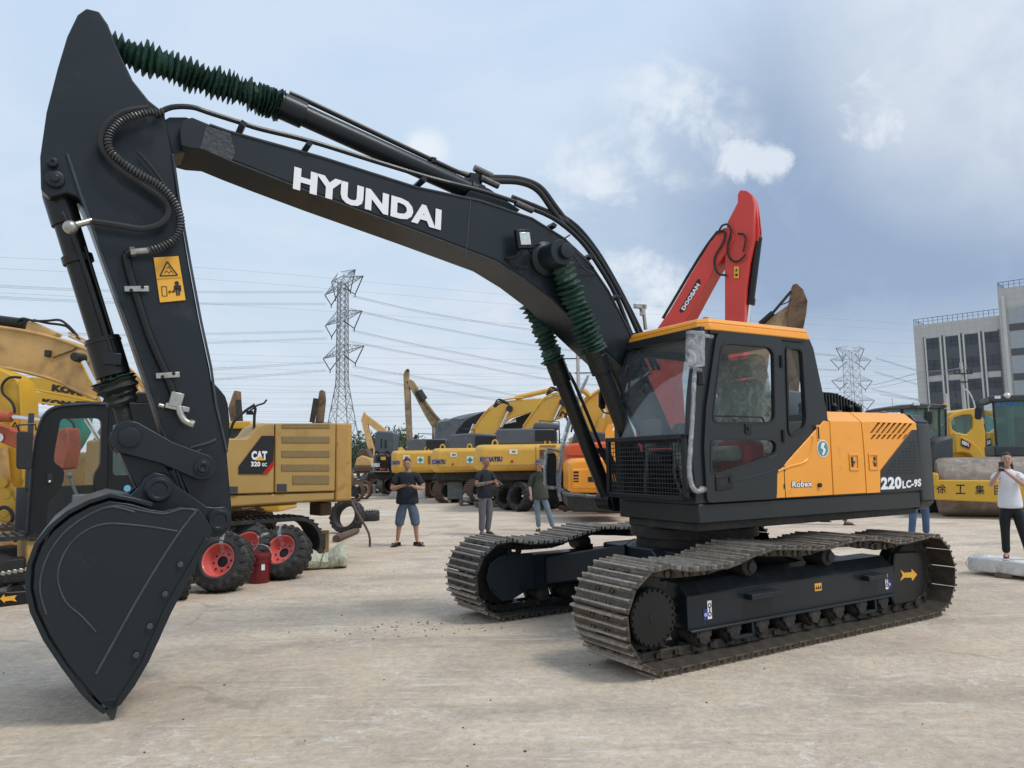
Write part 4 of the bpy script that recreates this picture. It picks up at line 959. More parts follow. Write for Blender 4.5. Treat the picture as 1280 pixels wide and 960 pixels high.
def crawler(fr, x0, x1, y0, wdt, h, parent, mat=None, fmat=None, grouser=.19, z0=0.0):
    """simple crawler track unit as parts of a machine, in the machine's frame"""
    mat = mat or K['shoe']; r = h/2; P = []
    n = 14
    L = []
    for i in range(n+1): a = -math.pi/2 - math.pi*i/n; L.append((x0 + r + r*math.cos(a), z0 + r + r*math.sin(a)))
    Rr = []
    for i in range(n+1): a = math.pi/2 - math.pi*i/n; Rr.append((x1 - r + r*math.cos(a), z0 + r + r*math.sin(a)))
    outer = L + Rr; t = .055
    inner = [(x0 + r + (r-t)*math.cos(-math.pi/2 - math.pi*i/n), z0 + r + (r-t)*math.sin(-math.pi/2 - math.pi*i/n)) for i in range(n+1)] + [(x1 - r + (r-t)*math.cos(math.pi/2 - math.pi*i/n), z0 + r + (r-t)*math.sin(math.pi/2 - math.pi*i/n)) for i in range(n+1)]
    m = MB(); m.plate(outer, [inner], y0, y0 + wdt)
    c = [0]
    for i in range(len(outer)): c.append(c[-1] + (Vector(outer[(i+1) % len(outer)]) - Vector(outer[i])).length)
    s = 0
    while s < c[-1]:
        for i in range(len(outer)):
            if c[i] <= s < c[i+1]:
                a, b = Vector(outer[i]), Vector(outer[(i+1) % len(outer)]); f = (s-c[i])/(c[i+1]-c[i]); q = a.lerp(b, f); d = (b-a).normalized(); nn = Vector((-d.y, d.x)); break
        m.box((q.x + nn.x*.012, y0 + wdt/2, q.y + nn.y*.012), (.02, wdt, .04), Matrix.Rotation(-math.atan2(d.y, d.x), 4, 'Y')); s += grouser/2
    m.build('track', mat, parent)
    m = MB(); m.box(((x0+x1)/2, y0 + wdt*.5, z0 + h*.47), (x1-x0-h*1.2, wdt*.6, h*.36)); fo = m.build('track_frame', fmat or K['grime'], parent, .02)
    for x in (x0 + r, x1 - r): MB().lathe([(r*.55, 0), (r*.55, .06), (r*.4, .08)], (x, y0 + wdt*.35, z0 + r), (0, -1, 0), 20).build('drive_wheel', K['grime'], parent, .005)
    for k in range(6):
        x = x0 + h*.8 + k*(x1-x0-h*1.6)/5; MB().cyl((x, y0+wdt*.2, z0+.14), (x, y0+wdt*.8, z0+.14), .08, n=10).build('track_roller', K['grime'], parent)

def tyre_wheel(name, label, P, R_, W, axis, group, rim=True, lugs=20, inner=.54, tape=False, rimmat=None, roll=0.0):
    """P: centre; axis: outward direction of the visible side"""
    t = thing(name, label, 'wheel' if rim else 'tyre', loc=P, group=group)
    ax = Vector(axis).normalized(); q = Vector((0, 0, 1)).rotation_difference(ax)
    t.rotation_mode = 'QUATERNION'; t.rotation_quaternion = q
    ri = R_*inner; w = W/2
    m = MB(); m.lathe([(ri, -w*.75), (ri*1.08, -w*.92), (R_*.80, -w), (R_*.92, -w*.93), (R_*.955, -w*.75), (R_*.965, 0), (R_*.955, w*.75), (R_*.92, w*.93), (R_*.80, w), (ri*1.22, w*.97), (ri*1.17, w*1.0), (ri*1.08, w*.95), (ri, w*.75), (ri*1.02, 0)], (0, 0, 0), (0, 0, 1), 48, closed=True)
    for k in range(lugs):
        for s_ in (0, 1):
            a = 2*math.pi*(k + .5*s_)/lugs; sg = 1 if s_ else -1
            c, s2 = math.cos(a), math.sin(a)
            pts = []
            for (rr, da, zz) in ((R_*.93, -.06, sg*w*.98), (R_*.93, .07, sg*w*.98), (R_*.95, .16, sg*w*.05), (R_*.95, .05, -sg*w*.02)):
                pts.append(Vector((rr*math.cos(a+da), rr*math.sin(a+da), zz)))
            top_ = [Vector((p.x*1.045, p.y*1.045, p.z*.97)) for p in pts]; m.loft(pts, top_)
            m.box((R_*.885*c, R_*.885*s2, sg*w*.98), (R_*.14, R_*.13, .03), Matrix.Rotation(a, 4, 'Z'))
    m.build('tyre', K['tyre'], t, .004, 1)
    if rim:
        rm_ = rimmat or K['rim']
        m = MB(); m.lathe([(ri*1.03, w*.80), (ri*1.05, w*.86), (ri*1.0, w*.88), (ri*.93, w*.80), (ri*.90, w*.55), (ri*.84, w*.30), (ri*.80, w*.05), (ri*.78, -w*.05), (ri*.34, w*.02), (ri*.33, -w*.05), (ri*.8, -w*.12), (ri*.9, -w*.8), (ri*1.03, -w*.86), (ri*.98, 0)], (0, 0, 0), (0, 0, 1), 48, closed=True)
        ro = m.build('rim', rm_, t, .003)
        m = MB()
        for k in range(8):
            a = k*math.pi/4; m.cyl((ri*.55*math.cos(a), ri*.55*math.sin(a), w*.0), (ri*.55*math.cos(a), ri*.55*math.sin(a), w*.035), .014, n=8)
        m.build('bolt_hole', K['ink'], ro)
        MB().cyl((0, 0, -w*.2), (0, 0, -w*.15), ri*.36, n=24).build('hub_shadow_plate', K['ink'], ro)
    if tape:
        m = MB(); a = roll
        prof = [(ri*.5, w*.10), (ri*.95, w*.95), (R_*.8, w*1.03), (R_*1.03, w*.9), (R_*1.04, -w*.5)]
        d = Vector((math.cos(a), math.sin(a), 0)); s_ = Vector((-math.sin(a), math.cos(a), 0))*.03
        pr = [d*r + Vector((0, 0, z)) for r, z in prof]
        for p, p2 in zip(pr, pr[1:]): m._f([m.V(p-s_), m.V(p+s_), m.V(p2+s_), m.V(p2-s_)])
        m.build('packing_tape', K['wrap'], t, sm=0)
    return t
CAM2 = Vector((0, 0, EYE))
def axis_to(yaw, tilt):
    """unit vector: yaw 0 faces the camera (-Y), positive turns to the right of the picture; tilt lifts it"""
    return Vector((math.sin(yaw)*math.cos(tilt), -math.cos(yaw)*math.cos(tilt), math.sin(tilt)))

# ================================================================== wheels, pail, sack and the like on the left
WG = 'loose wheels with red rims'
P = gnd(272, 741); tyre_wheel('wheel', 'lug tyre on a coral red rim, leaning nearest beside the bucket', (P.x, P.y+.14, .385), .41, .30, axis_to(R(-8), R(20)), WG, tape=True, roll=R(80))
P = gnd(300, 727); tyre_wheel('wheel', 'red-rimmed wheel half hidden behind the nearest leaning wheel', (P.x-.02, P.y+.36, .42), .40, .30, axis_to(R(-12), R(40)), WG, tape=True, roll=R(20))
P = gnd(350, 725); tyre_wheel('wheel', 'red-rimmed wheel leaning back between the maroon pail and the green sack', (P.x, P.y+.16, .37), .41, .30, axis_to(R(-14), R(32)), WG, tape=True, roll=R(95))
P = gnd(222, 752); tyre_wheel('wheel', 'lug wheel mostly hidden behind the tip of the charcoal bucket', (P.x-.10, P.y+.2, .36), .38, .28, axis_to(R(-60), R(8)), WG)
P = gnd(431, 668); tyre_wheel('tyre', 'empty worn tyre leaning on the rusty rear corner of the yellow excavator', (P.x, P.y+.25, .40), .42, .32, axis_to(R(-18), R(14)), 'loose tyres', rim=False, inner=.62)
P = gnd(459, 652); tyre_wheel('tyre', 'small dark tyre lying flat behind the leaning empty tyre', (P.x, P.y+.3, .14), .30, .24, axis_to(0, R(84)), 'loose tyres', rim=False)
P = gnd(636, 638); tyre_wheel('tyre', 'leaning big tyre on the left of the pair beside the woman in olive', (P.x, P.y+.3, .46), .47, .42, axis_to(R(-48), R(10)), 'big tyres under the yellow excavator', rim=False, inner=.6)
P = gnd(652, 640); tyre_wheel('tyre', 'leaning big tyre right behind the woman in olive', (P.x, P.y+.3, .48), .49, .44, axis_to(R(-48), R(10)), 'big tyres under the yellow excavator', rim=False, inner=.6)
P = gnd(688, 637); tyre_wheel('tyre', 'dark lug tyre seen between the woman in olive and the wrapped mirror', (P.x, P.y+.4, .47), .48, .42, axis_to(R(-70), R(5)), 'big tyres under the yellow excavator', rim=False, inner=.6)
P = gnd(704, 636); tyre_wheel('tyre', 'dark lug tyre below the wrapped mirror, nearest the orange excavator', (P.x, P.y+.5, .47), .48, .42, axis_to(R(-75), R(5)), 'big tyres under the yellow excavator', rim=False, inner=.6)

K['maroon'] = paint('maroon_plastic', (.17, .012, .018), .4, var=.08, dirt=.12, dirtcol=(.10, .03, .03))
P = gnd(320, 730); t = thing('pail', 'maroon plastic pail with a bail handle, in front of the wheels', 'pail', loc=(P.x, P.y+.13, 0))
MB().lathe([(.125, 0), (.13, .01), (.150, .36), (.158, .36), (.158, .385), (.152, .39)], (0, 0, 0), (0, 0, 1), 32).build('body', K['maroon'], t, .002)
t.scale = (1.10, 1.10, .97)
m = MB(); m.lathe([(.160, .375), (.162, .40), (.155, .425), (.10, .43)], (0, 0, 0), (0, 0, 1), 32); m.lathe([(.156, .29), (.161, .295), (.156, .30)], (0, 0, 0), (0, 0, 1), 32); m.build('lid', K['maroon'], t, .002)
m = MB(); m.tube([(-.155, -.02, .33), (-.165, -.03, .42), (-.11, -.05, .53), (0, -.06, .56), (.11, -.05, .53), (.165, -.03, .42), (.155, -.02, .33)], .009, 8, 4); m.build('handle', K['zinc'], t)
m = MB(); m.box((.085, -.115, .24), (.045, .012, .09), Matrix.Rotation(R(38), 4, 'Z')); m.build('label_sticker', K['white'], t)
m = MB(); 
for k in range(6):
    a = k*math.pi/3; m.ball((-.06 + .022*math.cos(a), -.129, .20 + .028*math.sin(a)), .016, 8, 5, (1, .3, 1.2))
m.build('flower_print', K['mesh_tan'], t)
# green sack
K['sack'] = paint('pale_green_sack', (.50, .53, .41), .6, var=.35, scale=9, dirt=.3, dirtcol=(.15, .16, .10), dscale=9, bump=1.0, bscale=14)
P = gnd(402, 713); t = thing('sack', 'crumpled pale green woven sack lying beside the wheels', 'sack', loc=(P.x-.02, P.y+.2, 0), rz=R(20))
m = MB(); n = 16; rings = []
for i in range(13):
    f = i/12; x = -.36 + .72*f; r = (.12 + .03*math.sin(f*9))*(1 if .08 < f < .95 else .6) + (.05*f)
    rings.append([m.V((x + rnd.uniform(-.01, .01), r*math.cos(2*math.pi*j/n)*1.15*(1+rnd.uniform(-.10, .10)), max(.004, r*1.0 + r*math.sin(2*math.pi*j/n)*(1+rnd.uniform(-.12, .12))))) for j in range(n)])
for A, B in zip(rings, rings[1:]):
    for j in range(n): m._f([A[j], A[(j+1) % n], B[(j+1) % n], B[j]])
m._f(rings[0]); m._f(rings[-1][::-1]); m.build('bag', K['sack'], t, sm=25)
m = MB(); m.tube([(-.08, -.17, .02), (-.05, -.17, .16), (.0, -.10, .28), (.04, .05, .30)], .008, 6, 3); m.tube([(.22, -.2, .04), (.22, -.19, .2), (.22, 0, .33)], .008, 6, 3); m.build('cord', K['mesh_tan'], t)
# plywood crate behind the third wheel
K['ply'] = paint('plywood', (.42, .29, .15), .7, var=.15, scale=3, dirt=.2, dirtcol=(.2, .13, .07))
P = gnd(386, 704); fr = Frame(P.x, P.y+.1, 8)
t = thing('crate', 'open plywood crate standing against the track behind the wheels', 'crate', fr)
m = MB(); m.box((0, 0, .26), (.58, .03, .50)); m.build('panel', K['ply'], t, .003)
m = MB(); m.box((-.02, -.03, .51), (.66, .09, .05)); m.build('batten', K['ply'], t, .004)
m = MB(); m.box((.28, -.03, .24), (.06, .09, .48)); m.build('batten', K['ply'], t, .004)
m = MB(); m.box((.12, -.018, .16), (.07, .006, .05)); m.prism([(.10, .185), (.12, .215), (.145, .185)], -.021, -.017); m.build('stamp', K['ink'], t)
# log and prop bar
K['bark'] = paint('log_bark', (.12, .085, .06), .85, var=.4, scale=9, bump=.8)
P = gnd(420, 678); Q = gnd(444, 668); t = MB().cyl((P.x, P.y, .075), (Q.x, Q.y+.2, .075), .085, .07, n=12).build('log', K['bark'], None, .01); tag(t, 'short round timber log lying near the empty tyre', 'log')
P = gnd(462, 684); a = far(440, 627, P.y+1.6)
m = MB(); m.tube([a, (P.x-.35, P.y+.55, .62), (P.x-.02, P.y, .28), (P.x+.01, P.y-.02, .015)], .024, 8, 3); t = m.build('pry_bar', K['rust'], None); tag(t, 'bent dark steel bar propped against the yellow counterweight', 'bar')

# ================================================================== dusty yellow excavator behind the bucket
CF = Frame(-6.26, 9.29, 41)
ce = thing('excavator', 'dusty yellow excavator with black cab and louvred side doors, behind the charcoal bucket', 'excavator', CF)
pan = pp(CF, 0, [(283,548.5),(308,548),(314,544),(321,534),(330,529),(343.2,529),(342.6,616.3),(282,618)], .6, 'side_door', K['catyellow'], ce, .02)
pp(CF, 0, [(344.6,529),(420,529),(418.9,613.8),(343.6,616)], .6, 'louvre_door', K['catyellow'], ce, .02)
ld = [c for c in ce.children if c.name.startswith('louvre_door')][0]
for q in (rect(352.8,529.9,412.2,535.2), rect(352.5,545.6,412.3,553.7), rect(352.2,563.4,412.2,571.5), rect(351.8,580.5,412,588.8), rect(365.9,594.2,411.6,605.2)): pp(CF, -.012, q, .03, 'louvre', K['mesh_tan'], ld, .004)
m = MB(); xa = CF.on(0, 420.9, 580)[0]; xb = CF.on(0, 445.5, 580)[0]; zt = CF.on(0, 430, 529)[2]; zb = CF.on(0, 430, 626)[2]
m.prism([(xa, .02), (xb-.12, .02), (xb-.02, .12), (xb, .4), (xb, 1.9), (xb-.3, 2.4), (xa, 2.4)], zb, zt, axis='z'); cwt = m.build('counterweight', K['catdirty'], ce, .08, 4)
pp(CF, .03, [(282,619),(418.5,614.8),(418.5,625),(284,634.5)], .7, 'skirt', K['catyellow'], ce, .03)
m = MB(); m.box((2.6, 1.3, 1.55), (2.9, 1.4, 1.1)); m.build('engine_housing', K['catyellow'], ce, .05)
for q in (rect(286,608,297.5,617.5), rect(346.5,604.9,358.6,614.3)): pp(CF, -.012, q, .02, 'latch', K['darkgrey'], ce, .004)
dc = pp(CF, -.014, [(327.3,544.8),(342.6,544.8),(341.9,575.6),(327.8,592.5),(298.4,592.5),(298.4,583)], .01, 'decal', K['ink'], pan, 0)
pp(CF, -.018, [(342,575.6),(342,582.5),(334.6,592.3),(327.8,592.5)], .006, 'red_stripe', K['redlens'], dc, 0)
px_text(CF, -.020, 'CAT', (314.3,574.9), (334,574.9), (314.3,563.6), K['white'], dc, .06)
m = MB(); q = CF.xz(-.023, [(319,575.4),(331,575.4),(325,569.8)]); m.prism(q, -.026, -.022); m.build('yellow_triangle', K['sticker'], dc)
px_text(CF, -.020, '320', (313.8,583.2), (325.4,583.2), (313.8,576.8), K['white'], dc, .05); px_text(CF, -.020, 'GC', (327.4,583), (333.6,583), (327.4,578.6), K['white'], dc, .04)
px_tube(CF, .1, [(287,546),(290,533),(296,523),(318,506),(318,520),(317.5,538)], .022, 'handrail', K['black'], ce, k=2)
m = MB(); m.tube([CF.on(.1, 312, 514), CF.on(.1, 321, 507), CF.on(.1, 330, 504), CF.on(.1, 333.4, 499.7)], .016, 6); m.box(Vector(CF.on(.1, 312, 516)), (.1, .04, .06)); m.build('mirror_bracket', K['black'], ce)
# cab
co_ = [(33,672),(38,600),(44,548),(52,520),(64,508),(88,503.5),(190,504),(248,507),(256,545),(262,640),(262,668)]
win = [(76,523),(124,522.5),(127.5,527),(125.5,582),(117,594),(119,615),(122,640),(110,655),(58,662),(60,628),(78,607),(80.5,596),(80,586),(67,578),(69,560)]
w2_ = [(141,530),(171,531),(186,592),(141,594)]
m = MB(); m.plate(rnd_poly(CF.xz(0, co_), .08), [rnd_poly(CF.xz(0, win), .06), rnd_poly(CF.xz(0, w2_), .05)], 0, .09); ccab = m.build('cab_side', K['black'], ce, .015)
m = MB(); m.prism(CF.xz(.03, win), .03, .034); m.build('side_window', K['glass'], ccab); m = MB(); m.prism(CF.xz(.03, w2_), .03, .034); m.build('side_window', K['glassgreen'], ccab)
x0_ = CF.on(0, 40, 600)[0]; x1_ = CF.on(0, 252, 600)[0]
m = MB(); m.tube([(p[0], -.01, p[1]) for p in CF.xz(0, [(34,668),(39,600),(45,550),(54,522),(67,510.5),(90,506.5),(135,506.5),(137,530),(137,600),(136,640)])], .02, 8, 2); m.build('door_frame', K['black'], ccab)
zr_ = CF.on(0, 150, 504)[2]
m = MB(); m.box(((x0_+x1_)/2+.2, .55, zr_-.01), (x1_-x0_-.5, 1.05, .05)); m.build('cab_roof', K['black'], ce, .02)
pp(CF, .25, [(168,492),(176,489.5),(245,490),(247,507),(168,504)], .6, 'roof_box', K['black'], ce, .02)
m = MB(); m.box((x0_+.72, 1.06, 1.05), (1.5, .05, .75)); m.box((x1_-.2, .55, 1.4), (.06, 1.0, 1.3)); m.box(((x0_+x1_)/2, .55, .78), (x1_-x0_, 1.0, .06)); m.box((x0_+.1, 1.06, 1.9), (.07, .05, 1.1)); m.box((x1_-.9, 1.06, 1.9), (.07, .05, 1.1)); m.build('cab_shell', K['darkgrey'], ce, .01)
m = MB(); m.box((x0_+1.15, .55, 1.15), (.5, .5, .18)); m.box((x0_+1.38, .55, 1.55), (.14, .48, .75)); m.build('seat', K['seatgrey'], ce, .05)
m = MB(); m.box((x0_+.75, .2, 1.1), (.5, .16, .45)); m.cyl((x0_+.55, .2, 1.3), (x0_+.45, .2, 1.55), .02); m.ball((x0_+.45, .2, 1.58), .04); m.build('console', K['greyplastic'], ce, .02)
m = MB(); m.box((x0_+.62, .16, 1.0), (.12, .03, .1)); m.build('console_sticker', K['sticker'], ce)
px_disc(CF, -.012, 159, 610.5, .045, .004, 'round_sticker', paint('pale_blue_vinyl', (.15, .42, .62), .4), ccab); px_disc(CF, -.012, 150, 619, .045, .004, 'round_sticker', paint('grey_blue_vinyl', (.32, .42, .55), .4), ccab)
m = MB(); a = Vector(CF.on(-.01, 62, 598)); m.box(a, (.06, .03, .12)); m.build('door_handle', K['rubber'], ccab, .005); MB().ball(CF.on(-.02, 62, 602), .02).build('door_lock', K['chrome'], ccab)
q = CF.xz(-.25, [(21,541),(23,539),(38,539.5),(40,543),(39.5,584),(37,587),(22,586),(20.5,582)]); mi = MB().prism(q, -.27, -.20).build('wing_mirror', K['rubber'], ce, .02)
px_tube(CF, -.22, [(24,540),(22,533),(24,531),(44,530),(45,538)], .012, 'mirror_stay', K['black'], mi, k=0)
pp(CF, .05, [(33,674),(52,673),(52,706),(33,708)], .8, 'front_frame', K['catyellow'], ce, .02)
pp(CF, .15, [(52,674),(284,640),(284,650),(52,690)], 1.6, 'revolving_frame', K['grime'], ce, .02)
# tracks
xt0 = CF.on(.0, -60, 740)[0]; xt1 = CF.on(.0, 404, 665)[0]
crawler(CF, xt0, xt1, .0, .55, .84, ce, K['grime']); crawler(CF, xt0, xt1, 1.75, .55, .84, ce, K['rust'])
q = CF.xz(-.04, [(-30,742),(45,738),(55,745),(52,775),(-30,782)]); tf = MB().prism(q, -.05, .02).build('track_guard', K['black'], ce, .01)
q = CF.xz(-.055, [(0,748.5),(5,743),(6,746),(14,745),(21,744),(18,748),(21,752),(14,750.5),(6,751.5),(6,754)]); MB().prism(q, -.058, -.052).build('arrow_sticker', K['sticker'], tf)
m = MB()
for k in range(9):
    a = CF.on(-.03, -4 + k*7.5, 718 - k*1.3); m.box((a[0], -.03, a[2]), (.055, .06, .05), Matrix.Rotation(R(20), 4, 'Y'))
m.build('chain_link', K['zinc'], ce, .01)
m = MB(); a = CF.on(.5, 404, 636); m.box((a[0], .6, a[2]), (.22, .4, .22)); m.build('rear_bracket', K['rust'], ce, .02)

# ================================================================== machines further left
def mach(name, label, Y, u=640, ang=0.0, cat='excavator', group=None):
    fr = fz(Y, u, ang); return fr, thing(name, label, cat, fr, group=group)
fr, t = mach('excavator', 'large muddy yellow excavator boom with chrome cylinder rod, high behind the black cab', 13, 60)
b_ = pp(fr, 0, [(-60,402),(0,408),(35,413),(70,421),(98,431),(117,440),(145,457),(170,478),(195,520),(200,560),(150,560),(119,498),(98,488),(70,475),(35,465),(0,458),(-60,450)], .5, 'boom', K['mudyellow'], t, .02)
px_tube(fr, -.02, [(-30,405),(0,409),(35,414.5),(70,423),(98,433),(117,442),(145,459),(172,482)], .03, 'flange', K['mudyellow'], b_); px_tube(fr, -.02, [(-30,456),(0,459),(35,466),(70,476),(98,489),(120,499)], .03, 'flange', K['mudyellow'], b_)
px_disc(fr, -.0, 103, 448, .16, .04, 'pin_plate', K['mudyellow'], b_); px_disc(fr, -.05, 103, 448, .085, .25, 'pin_boss', K['grime'], b_)
px_tube(fr, -.15, [(104,452),(132,508),(150,545)], .045, 'cylinder_rod', K['chrome'], t, k=0)
px_tube(fr, .2, [(-40,397),(0,401),(32,405)], .10, 'arm_cylinder', K['black'], t, k=0, n=12)
pp(fr, .1, [(31,413),(34,402),(40,402),(70,416),(68,420)], .2, 'lug', K['mudyellow'], t)
px_tube(fr, .1, [(20,403),(28,398),(42,401),(58,401),(74,400),(84,406),(92,414),(100,424)], .022, 'hydraulic_hose', K['rubber'], t); px_tube(fr, .15, [(42,400),(60,404),(76,406),(86,410),(100,426)], .022, 'hydraulic_hose', K['rubber'], t)
for dv in (0, 4): px_tube(fr, .1, [(86,420-dv),(104,428-dv),(125,440-dv),(150,455-dv),(168,470-dv),(185,490-dv)], .02, 'hydraulic_pipe', K['mudyellow'], t)
a = fr.on(-.06, 60, 442); MB().box(a, (.08, .1, .12)).build('work_light', K['grime'], t, .01)
px_tube(fr, -.02, [(66,447),(82,441),(92,437),(98,432)], .012, 'cable', K['rust'], t); px_tube(fr, -.02, [(110,447),(125,443),(140,440)], .012, 'cable', K['rust'], t)
xm_ = fr.on(0, 95, 560)[0]; m = MB(); m.box((xm_+.7, 1.5, 1.45), (2.6, 2.2, 1.0)); m.build('body', K['mudyellow'], t, .12); crawler(fr, xm_-1.0, xm_+2.3, .3, .6, .9, t, K['rust']); crawler(fr, xm_-1.0, xm_+2.3, 2.2, .6, .9, t, K['rust'])
for i, (Y, pts, bl, br, tl, lab, dm) in enumerate(((16, [(14,474),(40,471),(90,476),(130,486),(150,500),(150,508),(122,503),(80,494),(27,484)], (64,488.5), (140,501.5), (65.4,480), 'bright yellow excavator boom lettered in black, upper of the two under the big muddy boom', 0), (18, [(22,489),(60,490),(130,498),(150,506),(150,516),(122,511),(70,506),(28,500)], (52,505.8), (128,513.5), (52.7,498), 'bright yellow excavator boom lettered in black, lower of the two, above the black cab', 0))):
    fr, t = mach('excavator', lab, Y, 80, group='yellow lettered excavators on the far left')
    b_ = pp(fr, 0, pts, .45, 'boom', K['komyellow2'], t, .02); px_text(fr, -.01, 'KOMATSU', bl, br, tl, K['ink'], b_, .08)
    q = pts[-3:]; px_tube(fr, -.02, [pts[-1], pts[-2], pts[-3], pts[-4]], .025, 'flange', K['komyellow2'], b_, k=0)
    px_disc(fr, -.02, pts[0][0]+5, pts[0][1]+3, .10, .08, 'pin_boss', K['komyellow2'], b_)
    crawler(fr, .5, 4.4, 0, .6, .9, t); m = MB(); m.box((2.2, 1.4, 1.5), (3, 2.4, .9)); m.build('body', K['komyellow2'], t, .1)
fr, t = mach('excavator', 'yellow excavator arm and bucket linkage at the left edge of the yard', 12.3, 10)
b_ = pp(fr, 0, [(-40,450),(0,462),(12,467),(22,476),(27,500),(28,540),(30,600),(34,640),(36,672),(10,672),(-40,672)], .45, 'arm', K['komyellow2'], t, .02)
px_tube(fr, -.06, [(26,472),(12,472),(3,481),(4,492),(15,503),(18,515),(11,524),(0,526)], .022, 'hydraulic_hose', K['rubber'], t)
px_tube(fr, -.02, [(24,478),(26,500),(27,540),(29,600)], .02, 'weld_seam', K['komyellow2'], b_)
st_ = pp(fr, -.012, rect(12,525,27,540), .01, 'warning_sticker', K['sticker'], b_, 0)
q = fr.xz(-.02, [(14,534),(23,534),(18.5,527)]); q2 = fr.xz(-.02, [(16,533),(21,533),(18.5,529)]); m = MB(); m.plate(q, [q2], -.022, -.016); m.build('pictogram', K['ink'], st_)
px_tube(fr, -.15, [(6,604),(22,620),(29,632)], .07, 'guide_link', K['komyellow2'], t, k=0); px_tube(fr, -.1, [(2,560),(4,582),(6,602)], .09, 'link_cylinder', K['mudyellow'], t, k=0, n=12)
for u, v in ((6,603),(29,631),(8,640),(27,655),(10,618)): px_disc(fr, -.2, u, v, .09, .06, 'pin_boss', K['komyellow2'], t)
pp(fr, -.25, [(-20,640),(4,612),(14,618),(30,650),(24,665),(-20,668)], .2, 'bucket_ear', K['komyellow2'], t, .01)
px_tube(fr, -.4, [(-6,640),(4,634),(13,638),(16,648),(10,656),(0,660)], .03, 'hydraulic_hose', K['rubber'], t)
m = MB()
for k, (u, v, w_, h_) in enumerate(((8,678,.5,.08),(22,682,.45,.07),(10,690,.55,.09),(26,697,.5,.06),(4,702,.6,.08))): m.box(fr.on(-.6, u, v), (w_, .5, h_), Matrix.Rotation(R(6*((k % 3)-1)), 4, 'Y'))
m.build('bucket', K['mudyellow'], t, .01)
pp(fr, -.5, [(-20,650),(2,655),(26,672),(24,680),(-20,684)], .4, 'bucket_plate', K['beigemud'], t, .01)
fr, t = mach('excavator', 'faded red-orange excavator arm with orange cylinder, at the left edge behind the black mirror', 11.6, 30)
b_ = pp(fr, 0, [(-40,523),(0,533),(24,541),(66,550),(70,538),(84,534),(86,560),(80,586),(66,588),(60,572),(25,563),(0,553),(-40,545)], .35, 'arm', K['rustred'], t, .02)
px_tube(fr, -.1, [(-30,518),(14,521)], .085, 'cylinder_barrel', K['rustred'], t, k=0, n=12); px_tube(fr, -.1, [(14,521),(52,525)], .035, 'cylinder_rod', K['chrome'], t, k=0)
px_disc(fr, -.02, -1, 547, .07, .01, 'round_sticker', K['white'], b_)
fr, t = mach('excavator', 'teal excavator arm seen behind and through the black cab window', 17, 60)
b_ = pp(fr, 0, [(28,524),(106,521),(104,540),(95,556),(84,572),(66,566),(30,548)], .35, 'arm', K['teal'], t, .02); px_tube(fr, -.1, [(29,516),(39,517)], .13, 'cylinder_barrel', K['teal'], t, k=0, n=12); px_tube(fr, -.1, [(39,517),(66,521)], .06, 'cylinder_rod', K['chrome'], t, k=0)
px_tube(fr, -.1, [(80,520),(92,530),(90,545),(80,560)], .03, 'hydraulic_hose', K['rubber'], t)
fr, t = mach('excavator', 'mud-coated excavator with sloping boom seen through the black cab window', 15.5, 110)
pp(fr, 0, [(128,528),(118,545),(98,580),(80,590),(66,600),(66,660),(130,660),(136,560)], .5, 'boom', K['beigemud'], t, .03); px_tube(fr, -.1, [(108,524),(118,540),(128,556)], .05, 'cylinder_rod', K['chrome'], t, k=0)
m = MB()
for k in range(6): m.tube([fr.on(-.15, 86+k*4, 575+rnd.uniform(-6, 6)), fr.on(-.2, 94+k*4, 590+rnd.uniform(-8, 8)), fr.on(-.15, 104+k*3, 610+rnd.uniform(-8, 8))], .03, 6, 4)
m.build('hose_bundle', K['rubber'], t)
fr, t = mach('excavator', 'yellow excavator cab roof and dark windows just behind the handrail', 16, 300)
pp(fr, 0, [(276,533),(281,527),(312,526),(317,531),(317,536),(276,536)], 1.4, 'cab_roof', K['komyellow'], t, .03); pp(fr, .08, rect(277,536,316,552), 1.2, 'cab_window', K['darkgrey'], t, .03); pp(fr, .1, rect(270,552,350,640), 1.3, 'body', K['komyellow'], t, .05)
for lab, pts, cyl, Y in (('brown rusty excavator arm end poking up behind the yellow cab roof', [(291,492),(293,488),(297,488.5),(298,505),(300,528),(288,528),(285,510)], [(298,500),(300,528)], 30), ('brown rusty excavator arm end beside the left lattice pylon', [(399,489),(402,487),(404,489),(405,500),(402,528),(394,528),(396,508)], [(395,498),(390,528)], 32)):
    fr, t = mach('excavator', lab, Y, 300 if Y == 30 else 400, group='rusty arm ends above the yellow housing')
    pp(fr, 0, pts, .4, 'arm', K['brownmud'], t, .02); px_tube(fr, -.1, cyl, .12, 'cylinder_barrel', K['grime'], t, k=0)
    u0, u1 = min(p[0] for p in pts), max(p[0] for p in pts); pp(fr, .1, [(u0-4,528),(u1+8,528),(u1+14,600),(u0-14,600)], .5, 'boom', K['brownmud'], t, .02); pp(fr, -.4, rect(u0-26,592,u1+24,612), 2.2, 'body', K['brownmud'], t, .1); xx_ = fr.on(0, (u0+u1)/2, 600)[0]; crawler(fr, xx_-1.9, xx_+1.9, -.2, .6, .85, t, K['rust']); crawler(fr, xx_-1.9, xx_+1.9, 1.6, .6, .85, t, K['rust'])

